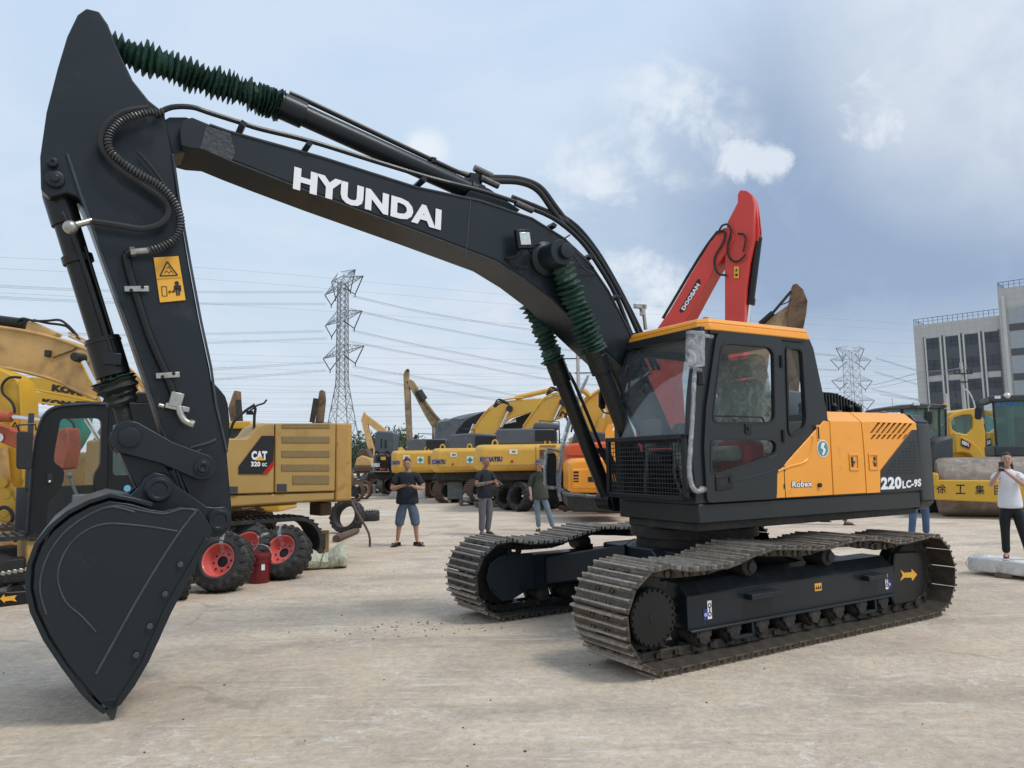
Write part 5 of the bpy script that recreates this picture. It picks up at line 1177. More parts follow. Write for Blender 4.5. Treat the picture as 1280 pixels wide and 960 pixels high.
# ================================================================== row of excavators in the middle distance
def rear_machine(label, Y, u0, u1, vt, vb, hood, louvre, lab, bodymat, words, wcol, cross=None, sticker=None, dot=None, group='yellow excavators parked in a row, seen from the rear', hoodmat=None, rnd_=.16):
    fr, t = mach('excavator', label, Y, (u0+u1)/2, group=group)
    a = fr.on(0, u0, vb); b = fr.on(0, u1, vb); c = fr.on(0, u0, vt)
    xl, xr, zb_, zt_ = a[0], b[0], a[2], c[2]
    m = MB(); m.prism([(xl+.25, .0), (xr, .0), (xr+.02, 3.6), (xl+.05, 3.6), (xl, .35)], zb_, zt_, axis='z'); cw_ = m.build('counterweight', bodymat, t, rnd_, 4)
    m = MB(); m.box(((xl+xr)/2, -.012, zb_ + (zt_-zb_)*.24), (xr-xl-.5, .012, .018)); m.build('crease', K['mudyellow'] if bodymat is not K['black'] else K['zinc'], cw_)
    for f_ in (.22, .78):
        x_ = xl + (xr-xl)*f_; m = MB(); m.tube([(x_-.09, .35, zt_-.02), (x_-.07, .35, zt_+.10), (x_, .35, zt_+.15), (x_+.07, .35, zt_+.10), (x_+.09, .35, zt_-.02)], .03, 6, 3); m.build('lifting_eye', bodymat, t)
    m = MB(); [m.cyl((xl+(xr-xl)*f_, .0, zb_+.16), (xl+(xr-xl)*f_, -.03, zb_+.16), .03, n=8) for f_ in (.12, .5, .88)]; m.build('counterweight_bolt', K['mudyellow'], cw_)
    m = MB(); m.tube([(xr-.25, .9, zt_), (xr-.25, .9, zt_+.75), (xr-.9, .9, zt_+.8), (xr-.9, .9, zt_+.1)], .025, 6, 0); m.build('handrail', K['grime'], t)
    for q in hood: pp(fr, .35, q, 1.6, 'engine_hood', hoodmat or K['hood'], t, .06)
    for q in louvre: pp(fr, .32, q, .06, 'hood_louvre', K['ink'], t, .01)
    if words: px_text(fr, -.008, words[0], words[1], words[2], words[3], wcol, cw_, .07)
    if cross:
        s_ = pp(fr, -.012, rect(*cross), .008, 'sticker', K['white'], cw_, 0); cx, cy = (cross[0]+cross[2])/2, (cross[1]+cross[3])/2; w_ = (cross[2]-cross[0])
        q = MB(); q.prism(fr.xz(-.02, rect(cx-w_*.38, cy-w_*.14, cx+w_*.38, cy+w_*.14)), -.020, -.014); q.prism(fr.xz(-.02, rect(cx-w_*.14, cy-w_*.38, cx+w_*.14, cy+w_*.38)), -.024, -.015); q.build('green_cross', K['greencross'], s_)
    if sticker: s_ = pp(fr, -.012, rect(*sticker), .008, 'sticker', K['white'], cw_, 0); cx, cy = (sticker[0]+sticker[2])/2, (sticker[1]+sticker[3])/2; pp(fr, -.016, rect(cx-2, cy-1.2, cx+2.5, cy+1.2), .003, 'sticker_print', K['mesh_tan'], s_, 0)
    if dot: px_disc(fr, .0, dot[0], dot[1], .045, .02, 'reflector', K['redlens'], cw_)
    return fr, t
f3, k3 = rear_machine('nearest yellow excavator in the row, blue lettering on its rear, behind the woman in olive', 24, 592.5, 712, 556, 589.5, [[(620,556),(620,538),(624,536),(692,535),(697,540),(697,555)], [(666,536),(668,528),(684,528),(700,529),(700,537)]], [rect(669,537.5,695,551)], '', K['komyellow'], ('KOMATSU', (600,577.5), (628,577), (600,571)), K['blueink'], sticker=(636.6,561.6,647,567.5), dot=(640,576.6), rnd_=.2)
pp(f3, -.012, rect(674.5,562,691.7,575.6), .02, 'grille', K['brownmud'], k3, 0); pp(f3, -.012, rect(674.5,556.8,695,558.2), .02, 'slot', K['ink'], k3, 0); px_text(f3, -.012, '240', (697,578.5), (708,578), (697,571), K['white'], k3, .05); pp(f3, -.008, rect(669.6,557,670.2,589), .01, 'seam', K['brownmud'], k3, 0)
f2, k2 = rear_machine('middle yellow excavator in the row with a green cross sticker, between the two men', 29, 538.8, 600, 560.5, 591, [[(563,562),(563,545),(566,543),(592,541),(622,543),(622,558)]], [rect(594,545,619.5,557)], '', K['komyellow'], ('KOMATSU', (540,580.5), (557,580.2), (540,574.4)), K['blueink'], cross=(583.4,570.5,591.6,579), sticker=(563,565.8,571,571), dot=(566,580.2))
f1, k1 = rear_machine('farthest yellow excavator of the row with a green cross sticker, behind the man in shorts', 33, 487, 545, 563.5, 591.6, [[(509,565),(509,552),(513,549),(556,548.5),(557.5,550),(557.5,563)]], [rect(533,550,556.5,561)], '', K['komyellow'], ('KOMATSU', (488,581), (500,580.8), (488,576)), K['blueink'], cross=(521.6,570.8,529.5,579), sticker=(504,569,512,574.5))
pp(f1, -.012, rect(535,570,538,580), .02, 'grille', K['brownmud'], k1, 0); px_tube(f1, .8, [(520,550),(519.5,546),(521,544)], .08, 'exhaust_pipe', K['grime'], k1, k=0)
f0, k0 = rear_machine('charcoal excavator with white lettering on its rear at the left end of the parked row', 36, 464, 488, 568, 591, [[(468,567),(469,541),(472,538.5),(490,539.5),(493.5,542),(491,567)]], [rect(476,548,477.5,560), rect(481,550,483,560)], '', K['black'], ('HYUNDAI', (464.3,584), (474.5,583.6), (464.3,579)), K['white'], group=None)
pp(f0, -.02, rect(475.5,585,481.5,587.3), .02, 'tail_light', K['redlens'], k0, 0); pp(f0, -.02, rect(476,571,482,575), .02, 'sticker', K['sticker'], k0, 0); pp(f0, -.03, rect(463,588.6,487,590), .04, 'bumper_strip', K['zinc'], k0, 0)
for fr_, t_, q in ((f3, k3, [(597,588.5),(712,588.5),(712,601),(606,600)]), (f2, k2, [(543,590),(600,590),(600,601),(550,600)]), (f1, k1, [(491,590),(545,590),(545,600),(498,600)]), (f0, k0, [(466,590),(490,590),(490,599),(470,598)])): pp(fr_, .35, q, 2.6, 'revolving_frame', K['grime'], t_, .03)
for fr, t, xa_, xb_ in ((f3, k3, -.2, 3.2), (f2, k2, .2, 3.4), (f1, k1, -.1, 3.2), (f0, k0, 0.2, 3.0)):
    m = MB(); m.box((.2, 1.8, .98), (2.0, 2.2, .32)); m.build('slewing_ring', K['grime'], t, .05)
# tracks of the row run away to the right
def far_track(fr, t, u0, v0, D=3.8, gap=2.2, mat=None, ang=38):
    P = gnd(u0, v0); f2_ = Frame(P.x, P.y, ang); e = bpy.data.objects.new('undercarriage', None); 
    for k in (0, 1):
        M = Matrix.Translation(Vector(fr.loc((P.x, P.y, 0)))) @ Matrix.Rotation(f2_.a - fr.a, 4, 'Z') @ Matrix.Translation((0, k*gap, 0))
        n0 = set(t.children); crawler(f2_, 0, D, 0, .6, .95, t, mat)
        for c in set(t.children) - n0: c.matrix_local = M
far_track(f2, k2, 537, 623, mat=K['rust']); far_track(f3, k3, 590, 632, mat=K['rust']); far_track(f1, k1, 492, 618, mat=K['rust']); far_track(f0, k0, 478, 618, mat=K['shoe'])
# booms of the row
def boom(fr, t, y, pts, mat, th=.5, name='boom', pipe=None, rod=None, cyl=None, boss=None, mat2=None):
    b_ = pp(fr, y, pts, th, name, mat, t, .02)
    if pipe: px_tube(fr, y-.02, pipe, .035, 'hydraulic_pipe', mat, t, k=2)
    if cyl: px_tube(fr, y+.2, cyl, .11, 'arm_cylinder', mat2 or mat, t, k=0, n=12)
    if rod: px_tube(fr, y-.1, rod, .06, 'cylinder_rod', K['chrome'], t, k=0)
    if boss: px_disc(fr, y, boss[0], boss[1], .15, .2, 'pin_boss', K['grime'], t)
    return b_
boom(f2, k2, 3.0, [(586,546),(598,527),(611,512),(627,502),(647,499.5),(690,497),(700,500),(674,511),(660,516),(638,523),(627,532),(616,545)], K['komyellow'], pipe=[(588,542),(600,524),(612,510),(628,500),(655,497)], rod=[(637,511),(626,534)], cyl=[(644,497.5),(691,487)], boss=(637,511))
boom(f3, k3, 3.0, [(651,537),(663,522),(674,507),(683,497.5),(693,493),(712,492.5),(730,496),(722,508),(713,518),(693,526),(684,537)], K['komyellow'], pipe=[(654,533),(668,513),(680,498),(694,491.5),(712,491)], rod=[(703.4,503),(693,525)], boss=(704,503))
m = MB()
for k in range(7):
    u = 700 + k*6; m.tube([f3.on(2.5, u, 520+rnd.uniform(-3, 3)), f3.on(2.3, u+4, 512+rnd.uniform(-6, 6)), f3.on(2.4, u+10, 524+rnd.uniform(-4, 4)), f3.on(2.6, u+8, 540)], .035, 6, 4)
for c0 in ((625,503),(691,488)):
    for k in range(3): m.tube([f3.on(3.0, c0[0]-8+k, c0[1]+6), f3.on(3.0, c0[0]-2+k*2, c0[1]-4+k*2), f3.on(3.0, c0[0]+10+k, c0[1]+1+k)], .03, 6, 4)
m.build('hose_bundle', K['rubber'], k3)
fr, t = mach('excavator', 'pale yellow excavator boom seen between the two boom cylinders', 26, 745)
boom(fr, t, 0, [(724,545),(727,510),(731,497),(748,486),(754,488),(760,505),(766,522),(766,545)], K['komyellow'], pipe=[(724,512),(733,499),(750,487)], rod=[(757,512),(751,534)], mat2=K['komyellow'])
px_tube(fr, -.2, [(753,522),(747,545)], .13, 'cylinder_barrel', K['komyellow'], t, k=0); pp(fr, .1, rect(715,545,770,600), 1.5, 'body', K['komyellow'], t, .1); px_tube(fr, -.1, [(726,487),(732,490),(738,496)], .1, 'arm_cylinder', K['komyellow'], t, k=0)
fr, t = mach('excavator', 'black excavator boom with white lettering behind the yellow booms', 34, 645)
b_ = boom(fr, t, 0, [(615,545),(630,530),(645,522),(663,515.5),(672,512),(660,528),(652,537),(645,545)], K['black']); px_text(fr, -.01, 'HYUNDAI', (626,531.5), (645,527.5), (626,528), K['white'], b_, .05); pp(fr, .1, rect(610,540,650,575), 1.5, 'body', K['black'], t, .1)
fr, t = mach('excavator', 'dark green-black excavator boom in front of the tarpaulin-covered load', 35, 590)
boom(fr, t, 0, [(566,548),(572,537),(581,526),(594,519),(607,513.5),(612,512),(606,522),(594,534),(588,548)], K['black'], rod=[(592,530),(586,545)]); pp(fr, .1, rect(566,545,600,575), 1.5, 'body', K['black'], t, .1)
K['tarp'] = paint('grey_tarpaulin', (.10, .115, .125), .6, var=.35, scale=1.5, bump=1.0, bscale=3, dirt=.2, dirtcol=(.25, .25, .24))
P = far(573, 560, 42); t = thing('covered_load', 'tall load under a wrinkled dark grey tarpaulin', 'tarpaulin', loc=(P.x, 42, 0)); fr = Frame(P.x, 42, 0)
m = MB(); q = fr.xz(0, [(538,560),(541,545),(541,535),(545,524),(553,521.5),(560,521),(567,518),(575,517.5),(585,515),(598,513),(608,512),(610,560)]); top_ = []
grid = []
for j in range(7):
    row = []
    for i, (x, z) in enumerate(q): row.append(m.V((x*(1-.03*abs(j-3)) + rnd.uniform(-.05, .05), j*.6 + rnd.uniform(-.12, .12), z*(1-.02*abs(j-3)) + rnd.uniform(-.07, .07) if 0 < i < len(q)-1 else .0)))
    grid.append(row)
for A, B in zip(grid, grid[1:]):
    for i in range(len(q)-1): m._f([A[i], A[i+1], B[i+1], B[i]])
m._f(grid[0]); m._f(grid[-1][::-1]); m.build('sheet', K['tarp'], t, sm=20)
fr, t = mach('excavator', 'old beige long-reach excavator arm and boom standing tall behind the row', 44, 525)
b_ = pp(fr, .0, [(504,468),(506,463),(508.5,462),(510.5,464),(510,476),(512,491),(514,548),(516,580),(509,580),(508,550),(505,491)], .6, 'arm', K['beigemud'], t, .02)
pp(fr, .1, [(511,482),(514,549),(511.8,549),(510,490)], .7, 'arm_underside', K['brownmud'], b_, .02)
b_ = pp(fr, .0, [(507.5,477),(513,474),(517,476.5),(530,498),(544,517.5),(552.5,526),(557,537),(557,575),(541,575),(540,534),(530,517.5),(518.8,496)], .6, 'boom', K['beigemud'], t, .02)
px_tube(fr, -.05, [(508,463.5),(510,462),(511,465)], .06, 'tip_bracket', K['rust'], t); px_tube(fr, -.05, [(523,489),(526,494),(530,500)], .25, 'cylinder_lug', K['grime'], b_); px_tube(fr, -.05, [(520,486),(536,510),(548,524)], .08, 'hydraulic_pipe', K['brownmud'], t); px_tube(fr, -.1, [(544,535),(545,548)], .12, 'cylinder_rod', K['zinc'], t, k=0)
fr, t = mach('excavator', 'small distant yellow excavator with folded arm at the far end of the yard', 60, 470)
pp(fr, 0, [(451,525),(454.8,514.7),(458,520),(460,535),(466.7,560),(459.7,561),(455,540)], .6, 'arm', K['mudyellow'], t, .02); pp(fr, .1, [(457,518),(471,528),(482,537),(493,551),(498,562),(491,562),(481,548),(469.5,537.5),(459,529)], .6, 'boom', K['mudyellow'], t, .02); pp(fr, -.3, rect(466,560,500,583), 2.5, 'body', K['mudyellow'], t, .1)
fr, t = mach('excavator', 'brown rusty excavator hulk with an orange body on the far left of the row', 48, 455)
pp(fr, 0, [(443,583),(445,573),(452,569),(462,572),(466,583)], 2, 'body', K['mudyellow'], t, .1); pp(fr, -.1, rect(442,583,470,590), 2, 'frame', K['rust'], t, .05); crawler(fr, -1.6, 1.8, -.3, .6, 1.0, t, K['rust']); pp(fr, .2, [(446,570),(449,562),(458,561),(463,572)], 1.4, 'cab', K['rust'], t, .05)
for k, (u, v, w_, h_, mt) in enumerate(((452,592,1.8,.5,'grime'),(460,596,2.4,.6,'rust'),(470,600,2.0,.5,'grime'),(476,594,1.6,.7,'brownmud'))):
    P = gnd(u, 612); fr = Frame(P.x, P.y+1+k*.4, rnd.uniform(-20, 20)); m = MB(); m.box((0, 0, h_/2), (w_, .8, h_)); m.box((.1, 0, h_+.12), (w_*.6, .6, .25), Matrix.Rotation(R(8), 4, 'Y')); m.cyl((-w_*.4, -.5, .35), (-w_*.4, -.42, .35), .32, n=14); t = m.build('machine_part', K[mt], None, .04, sm=30); t.location = (P.x, P.y+1+k*.4, 0); t.rotation_euler = (0, 0, fr.a); tag(t, 'heap of greasy scrapped machine parts at the far end of the yard', 'scrap parts', 'scrap parts heaped under the far machines')
# drums, white bags, wrapped crates, pallet
K['whitep'] = paint('white_dirty_plastic', (.55, .55, .52), .6, var=.2, dirt=.3, dirtcol=(.2, .18, .15), scale=6)
for k, (u, mt) in enumerate(((448.5,'whitep'),(454,'whitep'),(460,'ply'),(466,'whitep'))):
    P = gnd(u, 617); t = MB().lathe([(.17, 0), (.19, .42), (.2, .42), (.2, .46), (.12, .47)], (0, 0, 0), (0, 0, 1), 16).build('bucket_drum', K[mt], None, .005); t.location = (P.x, P.y, 0)
    tag(t, ('tan plastic bucket third in the row of small buckets beyond the yellow excavator' if k == 2 else 'off-white plastic bucket in the small row beyond the yellow excavator'), 'bucket', 'small buckets standing in a row')
    t.name = 'plastic_bucket'
P = gnd(451, 616); m = MB(); m.ball((0, 0, 0), .22, 12, 8, (1.3, .9, .7), .18); t = m.build('plastic_bag', K['whitep'], None, sm=20); t.location = (P.x, P.y+.02, .62); tag(t, 'crumpled white plastic bag lying on top of the small buckets', 'bag')
K['wrapgrey'] = paint('shrink_wrapped_grey', (.14, .16, .165), .35, var=.3, scale=5, bump=.6, bscale=12)
P = gnd(564, 629); fr = Frame(P.x, P.y+.1, 5); t = thing('wrapped_crate', 'grey shrink-wrapped crate on short feet in front of the brown track', 'crate', fr); m = MB(); m.box((.15, .5, .50), (.62, .9, .72)); m.build('load', K['wrapgrey'], t, .03)
m = MB(); [m.box((x, .5, .06), (.12, .9, .12)) for x in (-.08, .38)]; m.build('skid', K['ply'], t)
P = gnd(582, 628); fr = Frame(P.x, P.y+.2, 5); t = thing('wrapped_crate', 'black-wrapped longer crate right of the grey shrink-wrapped one', 'crate', fr); m = MB(); m.box((.05, .5, .46), (1.0, .9, .66)); m.build('load', K['grime'], t, .05); m = MB(); m.box((.05, .5, .06), (.9, .8, .11)); m.build('skid', K['ply'], t)
K['oldwood'] = paint('weathered_pallet_wood', (.16, .115, .08), .85, var=.3, scale=6)
for k, (u, v) in enumerate(((592,632),(612,634),(626,632))):
    P = gnd(u, v); t = thing('pallet', ['weathered pallet carrying a white bag, left of the bald man', 'weathered pallet right behind the bald man', 'weathered pallet next to the leaning big tyres'][k], 'pallet', loc=(P.x, P.y+.4, 0), rz=R(8), group='weathered wooden pallets')
    m = MB(); [m.box((0, -.45+j*.18, .13), (1.1, .11, .022)) for j in range(6)]; m.build('deck_boards', K['oldwood'], t); m = MB(); [m.box((x, 0, .06), (.09, 1.0, .11)) for x in (-.5, 0, .5)]; m.build('bearers', K['oldwood'], t)
P = gnd(592, 632); m = MB(); m.ball((0, 0, 0), .24, 12, 8, (1.4, .9, .75), .15); t = m.build('plastic_bag', K['whitep'], None, sm=20); t.location = (P.x-.1, P.y+.4, .30); tag(t, 'white knotted bag resting on the left pallet', 'bag')
P = gnd(525, 624); m = MB(); m.box((0, 0, .36), (.42, .4, .72)); m.box((0, -.21, .36), (.3, .01, .5)); t = m.build('white_box', K['whitep'], None, .01); t.location = (P.x, P.y, 0); tag(t, 'upright off-white box behind the man in denim shorts', 'box')
P = gnd(496, 623); m = MB(); m.box((0, 0, .16), (.5, .4, .32)); m.ball((-.25, -.05, .12), .13, 8, 6, jit=.2); t = m.build('white_box', K['whitep'], None, .02); t.location = (P.x, P.y, 0); tag(t, 'low off-white box on the ground left of the man in shorts', 'box')
for k in range(14):
    P = gnd(rnd.uniform(698, 722), rnd.uniform(634, 640)); m = MB(); m.ball((0, 0, 0), rnd.uniform(.06, .14), 7, 5, (1.2, 1, .6), .25); t = m.build('rock', K['rust'], None, sm=20); t.location = (P.x, P.y, .04); tag(t, 'small brown rubble stone by the orange excavator', 'stone', 'brown rubble stones by the orange excavator')

# ================================================================== orange and red machines behind
fr, t = mach('excavator', 'red-orange excavator body standing just above the orange counterweight', 22, 735)
pp(fr, 0, [(708,592),(707.5,560),(711,555),(722,553.5),(800,550),(800,592)], 2.2, 'body', K['orangered'], t, .1, 0); pp(fr, -.01, rect(708.5,569.5,760,570.2), .02, 'seam', K['ink'], t, 0); pp(fr, .3, [(718,555),(721,540),(736,538),(760,541),(760,555)], 1.2, 'engine_hood', K['darkgrey'], t, .05)
fr, t = mach('excavator', 'small orange excavator with square rear grilles and a tall lifting bracket', 19.5, 740)
cw_ = pp(fr, 0, [(711,616),(711,580),(713.5,575),(722,573),(800,570),(800,617)], 2.2, 'counterweight', K['orange'], t, .10); pp(fr, -.06, [(715,611),(715.5,586),(750,585),(753,611)], .08, 'rear_panel', K['orange'], t, .04)
gr_ = pp(fr, -.07, rect(716.8,589,723.5,602.5), .02, 'grille', K['ink'], t, .01); [pp(fr, -.085, rect(716.8,v,723.5,v+1.2), .02, 'grille_bar', K['orange'], gr_, 0) for v in (592,596,599.5)]
pp(fr, -.07, rect(735,596,743.7,602.6), .02, 'latch_recess', K['ink'], t, .01)
q = fr.xz(-.5, [(757,625),(757,537),(760.5,531),(768,530.5),(773,537),(775,625)]); c_ = fr.xz(-.5, [(766.5+2.0*math.cos(a*math.pi/5), 536+2.0*math.sin(a*math.pi/5)) for a in range(10)]); MB_ = MB(); MB_.plate(q, [c_], -.5, -.42); MB_.build('lifting_bracket', K['orange'], t, .01)
pp(fr, .1, [(708,617),(785,617),(785,626),(772,640),(716,640),(710,632)], 2.0, 'undercarriage', K['grime'], t, .05)
# big vermilion one
P = far(860, 400, 22); RF = Frame(P.x, 22, -32)
t = thing('excavator', 'tall vermilion excavator boom and arm rising behind the cab roof', 'excavator', RF)
b_ = pp(RF, 0, [(800,585),(792,520),(797,462),(808,430),(823,408),(836,390),(862,345),(886,305),(899,288.5),(905.5,284.5),(913,284.5),(918,300),(906,318),(893,336),(876,367),(858.5,400),(848,425),(842,470),(846,530),(850,585)], .80, 'boom', K['red'], t, .02)
a_ = pp(RF, .05, [(908.5,279),(922,253),(922,243),(925,237.5),(933,238),(940,243),(943,256),(942,300),(936,328),(932,360),(930,420),(928,500),(926,580),(908,580),(906,500),(906,395),(906,322),(908,300)], .66, 'arm', K['red'], t, .02)
# the arm's lettering
q0 = RF.on(-.01, 852, 389.5); lp_ = [(849,388),(872,349),(875,349),(875.5,355),(855,389.5),(850,391)]
pl = pp(RF, -.012, lp_, .008, 'name_plate', K['ink'], b_, 0); px_text(RF, -.018, 'DOOSAN', (855.5,388.3), (875.4,356), (851.2,386), K['white'], pl, .06)
m = MB()
for dy, off in ((.04, 0), (.15, -1)):
    m.tube([RF.on(dy, u-off, v) for u, v in [(828,398),(840,378),(857,349),(874,321),(886,303),(897,289)]], .036, 6, 3)
m.build('hydraulic_pipe', K['grime'], t)
m = MB()
for pts in ([(898,290),(903,282),(910,281),(914,290),(910,305),(910,318),(916,326),(924,326),(932,318)], [(896,292),(900,289),(906,290),(904,303),(895,318),(893,330),(898,342),(909,344)], [(922,292),(930,293),(932,300),(929,315)]): m.tube([RF.on(-.06, *p) for p in pts], .032, 6, 5)
m.build('hydraulic_hose', K['rubber'], t)
pp(RF, .0, rect(917.5,333,923.5,347.5), .02, 'warning_sticker', K['sticker'], a_, 0)
ws = [c for c in a_.children][0]; q = MB(); q.prism(RF.xz(-.01, [(919,339),(922,339),(920.5,335.5)]), -.012, -.004); q.prism(RF.xz(-.01, rect(919,342,922,345)), -.012, -.004); q.build('pictogram', K['ink'], ws)
A_ = Vector(RF.on(.40, 947, 302)); B_ = Vector(RF.on(.40, 937, 381)); C_ = Vector(RF.on(.40, 934.5, 402))
m = MB(); dd = (B_-A_).normalized(); m.cyl(A_, B_, .125, n=16); m.cyl(B_-dd*.18, B_, .155, n=16); m.build('bucket_cylinder', K['black'], t); MB().cyl(B_, C_ + dd*2.2, .07, n=12).build('cylinder_rod', K['chrome'], t)
m = MB(); m.prism(RF.xz(.5, [(936,247),(945,258),(948,262),(951,290),(950,304),(944,306),(940,300),(936,300)]), .28, .36); m.prism(RF.xz(.5, [(936,247),(945,258),(948,262),(951,290),(950,304),(944,306),(940,300),(936,300)]), .58, .66); m.build('cylinder_lug', K['red'], t, .01)
m = MB(); m.ball(RF.on(.45, 947, 299), .14); m.build('lug_pin', K['grime'], t)
bxr = RF.on(0, 826, 585)[0]; m = MB(); m.box((bxr-.6, .9, 1.55), (3.0, 2.6, 1.0)); m.build('body', K['red'], t, .1); crawler(RF, bxr-2.2, bxr+1.8, -.4, .6, .9, t); crawler(RF, bxr-2.2, bxr+1.8, 1.9, .6, .9, t)
axr = RF.on(0, 917, 580)[0]; m = MB(); m.prism([(axr-.3, 1.6), (axr+.45, 1.7), (axr+.7, .9), (axr+.5, .1), (axr-.5, .02), (axr-.9, .3), (axr-.2, .7)], -.2, .9); m.build('bucket', K['red'], t, .05)
fr, t = mach('excavator', 'brown rusty excavator arm with folded boom, right of the vermilion arm', 26, 985, -15)
pp(fr, 0, [(991,355.5),(996,354),(1004,361.5),(1009.6,376),(1008,392),(1004,412),(1000,470),(994,560),(984,560),(982,470),(984,412),(984,395),(988,372)], .65, 'arm', K['brownmud'], t, .02)
pp(fr, .05, [(925,480),(935,430),(945,412),(962,397),(986,381),(990,383),(986,412),(962,440),(955,500),(952,560),(926,560)], .6, 'boom', K['beigemud'], t, .02)
px_tube(fr, -.05, [(950,405),(966,391)], .10, 'cylinder_barrel', K['black'], t, k=0, n=12); px_tube(fr, -.05, [(966,391),(989,364)], .05, 'cylinder_rod', K['grime'], t, k=0); px_tube(fr, -.1, [(966,391),(975,382),(984,378),(990,374)], .02, 'hydraulic_hose', K['rubber'], t)
bxb = fr.on(0, 938, 560)[0]; m = MB(); m.box((bxb-.4, 1.2, 1.6), (3, 2.4, 1.2)); m.build('body', K['brownmud'], t, .1); crawler(fr, bxb-2, bxb+1.8, -.1, .6, .9, t, K['rust']); crawler(fr, bxb-2, bxb+1.8, 2.0, .6, .9, t, K['rust'])
K['bodyyel'] = K['komyellow2']

# ================================================================== right side: roller, loaders
P = gnd(1187, 648); RO = Frame(P.x, P.y+.1, -24)
t = thing('road_roller', 'yellow single-drum road roller with worn steel drum and black lettering on its front beam', 'road roller', RO)
K['drum'] = paint('worn_drum_steel', (.24, .19, .15), .6, metal=.15, var=.25, scale=3, dirt=.45, dirtcol=(.40, .36, .31), dscale=4, bump=.15)
K['drumlow'] = K['drum']
dl = RO.on(.75, 1171, 610)[0]; dr_ = dl + 2.15
m = MB(); m.lathe([(.60, 0), (.70, .02), (.76, .10), (.78, .22), (.78, dr_-dl-.2), (.76, dr_-dl-.08), (.70, dr_-dl), (.6, dr_-dl)], (dl, .80, .785), (1, 0, 0), 64); m.build('drum', K['drum'], t, 0)
bm_ = pp(RO, -.22, [(1154,600),(1250,600.5),(1300,602),(1300,631),(1250,628.5),(1154,624)], .22, 'front_beam', K['komyellow2'], t, .03)
for ch, u in (('徐', 1170.5), ('工', 1194.6), ('集', 1218.8), ('团', 1243)): px_text(RO, -.225, ch, (u, 616.8 + (u-1170)*.028), (u+12, 616.9 + (u-1170)*.028), (u, 605.3 + (u-1170)*.02), K['ink'], bm_, .012)
m = MB(); m.box((dl-.12, .5, 1.0), (.16, 1.6, .35)); m.box((dr_+.12, .5, 1.0), (.16, 1.6, .35)); m.build('drum_yoke', K['komyellow2'], t, .04)
pp(RO, -.35, [(1272,600),(1283,596),(1300,596),(1300,632),(1276,628),(1271,618)], .2, 'corner_guard', K['komyellow2'], t, .04)
m = MB(); m.ball(RO.on(.1, 1163, 592), .07); m.build('side_lamp', K['redlens'], t)
m = MB(); m.box((dl+1.2, 1.75, 1.0), (1.5, .5, 1.1)); m.build('chassis', K['grime'], t, .05)
# roller cab
cy0 = 1.9
def rc(u, v): return RO.on(cy0, u, v)
xl, zt_ = rc(1240, 503)[0], rc(1240, 503)[2]; zb_ = rc(1240, 558)[2]; xr = xl + 1.55
m = MB()
for x in (xl+.03, xr-.03):
    for y in (cy0+.03, cy0+1.4): m.box((x, y, (zt_+zb_)/2), (.06, .06, zt_-zb_))
m.build('cab_pillar', K['black'], t, .01)
m = MB(); m.box(((xl+xr)/2, cy0+.7, zt_+.09), (xr-xl+.16, 1.6, .18)); rfo = m.build('cab_roof', K['darkgrey'], t, .04)
m = MB(); m.ball((xl+.35, cy0-.12, zt_+.16), .09); m.box((xl+.12, cy0-.1, zt_+.13), (.14, .08, .08)); m.build('roof_lamp', K['lens'], rfo)
m = MB(); m.box(((xl+xr)/2, cy0, (zt_+zb_)/2), (xr-xl-.1, .01, zt_-zb_)); m.build('windscreen', K['glassgreen'], t); m = MB(); m.box((xl+.01, cy0+.7, (zt_+zb_)/2), (.01, 1.3, zt_-zb_)); m.build('side_window', K['glassgreen'], t); m = MB(); m.box(((xl+xr)/2, cy0+1.41, (zt_+zb_)/2), (xr-xl-.1, .01, zt_-zb_)); m.build('rear_window', K['glassgreen'], t)
px_text(RO, cy0-.012, 'XCMG', (1243,508.5), (1277,507), (1243,503), paint('blue_windscreen_letters', (.03, .16, .45), .4), t, .04)
m = MB(); m.box(((xl+xr)/2, cy0+.7, zb_-.14), (xr-xl+.1, 1.6, .30)); m.build('cab_base', K['darkgrey'], t, .04)
m = MB(); m.box(((xl+xr)/2+.15, cy0+1.0, zb_+.2), (.5, .5, .4)); m.box(((xl+xr)/2+.15, cy0+1.2, zb_+.55), (.46, .12, .6)); m.build('seat', K['seatgrey'], t, .05)
m = MB(); c0 = Vector(((xl+xr)/2+.15, cy0+.55, zb_+.62)); m.tube([c0 + Vector((math.cos(k*math.pi/8)*.19, math.sin(k*math.pi/8)*.10, math.sin(k*math.pi/8)*.14)) for k in range(16)], .016, 6, closed=True); m.cyl(c0, c0 + Vector((0, -.1, -.6)), .03); m.box(c0 + Vector((0, -.15, -.4)), (.4, .3, .3)); m.build('steering_wheel', K['black'], t)
q = RO.xz(cy0-.35, [(1218.5,511),(1220,509.5),(1226,509.5),(1227.5,511),(1227,523),(1225,524.5),(1220,524),(1218.5,522)]); mm = MB().prism(q, cy0-.36, cy0-.28).build('wing_mirror', K['black'], t, .01); px_tube(RO, cy0-.3, [(1223,510),(1223,505.5),(1230,505)], .015, 'mirror_stay', K['black'], mm, k=0)
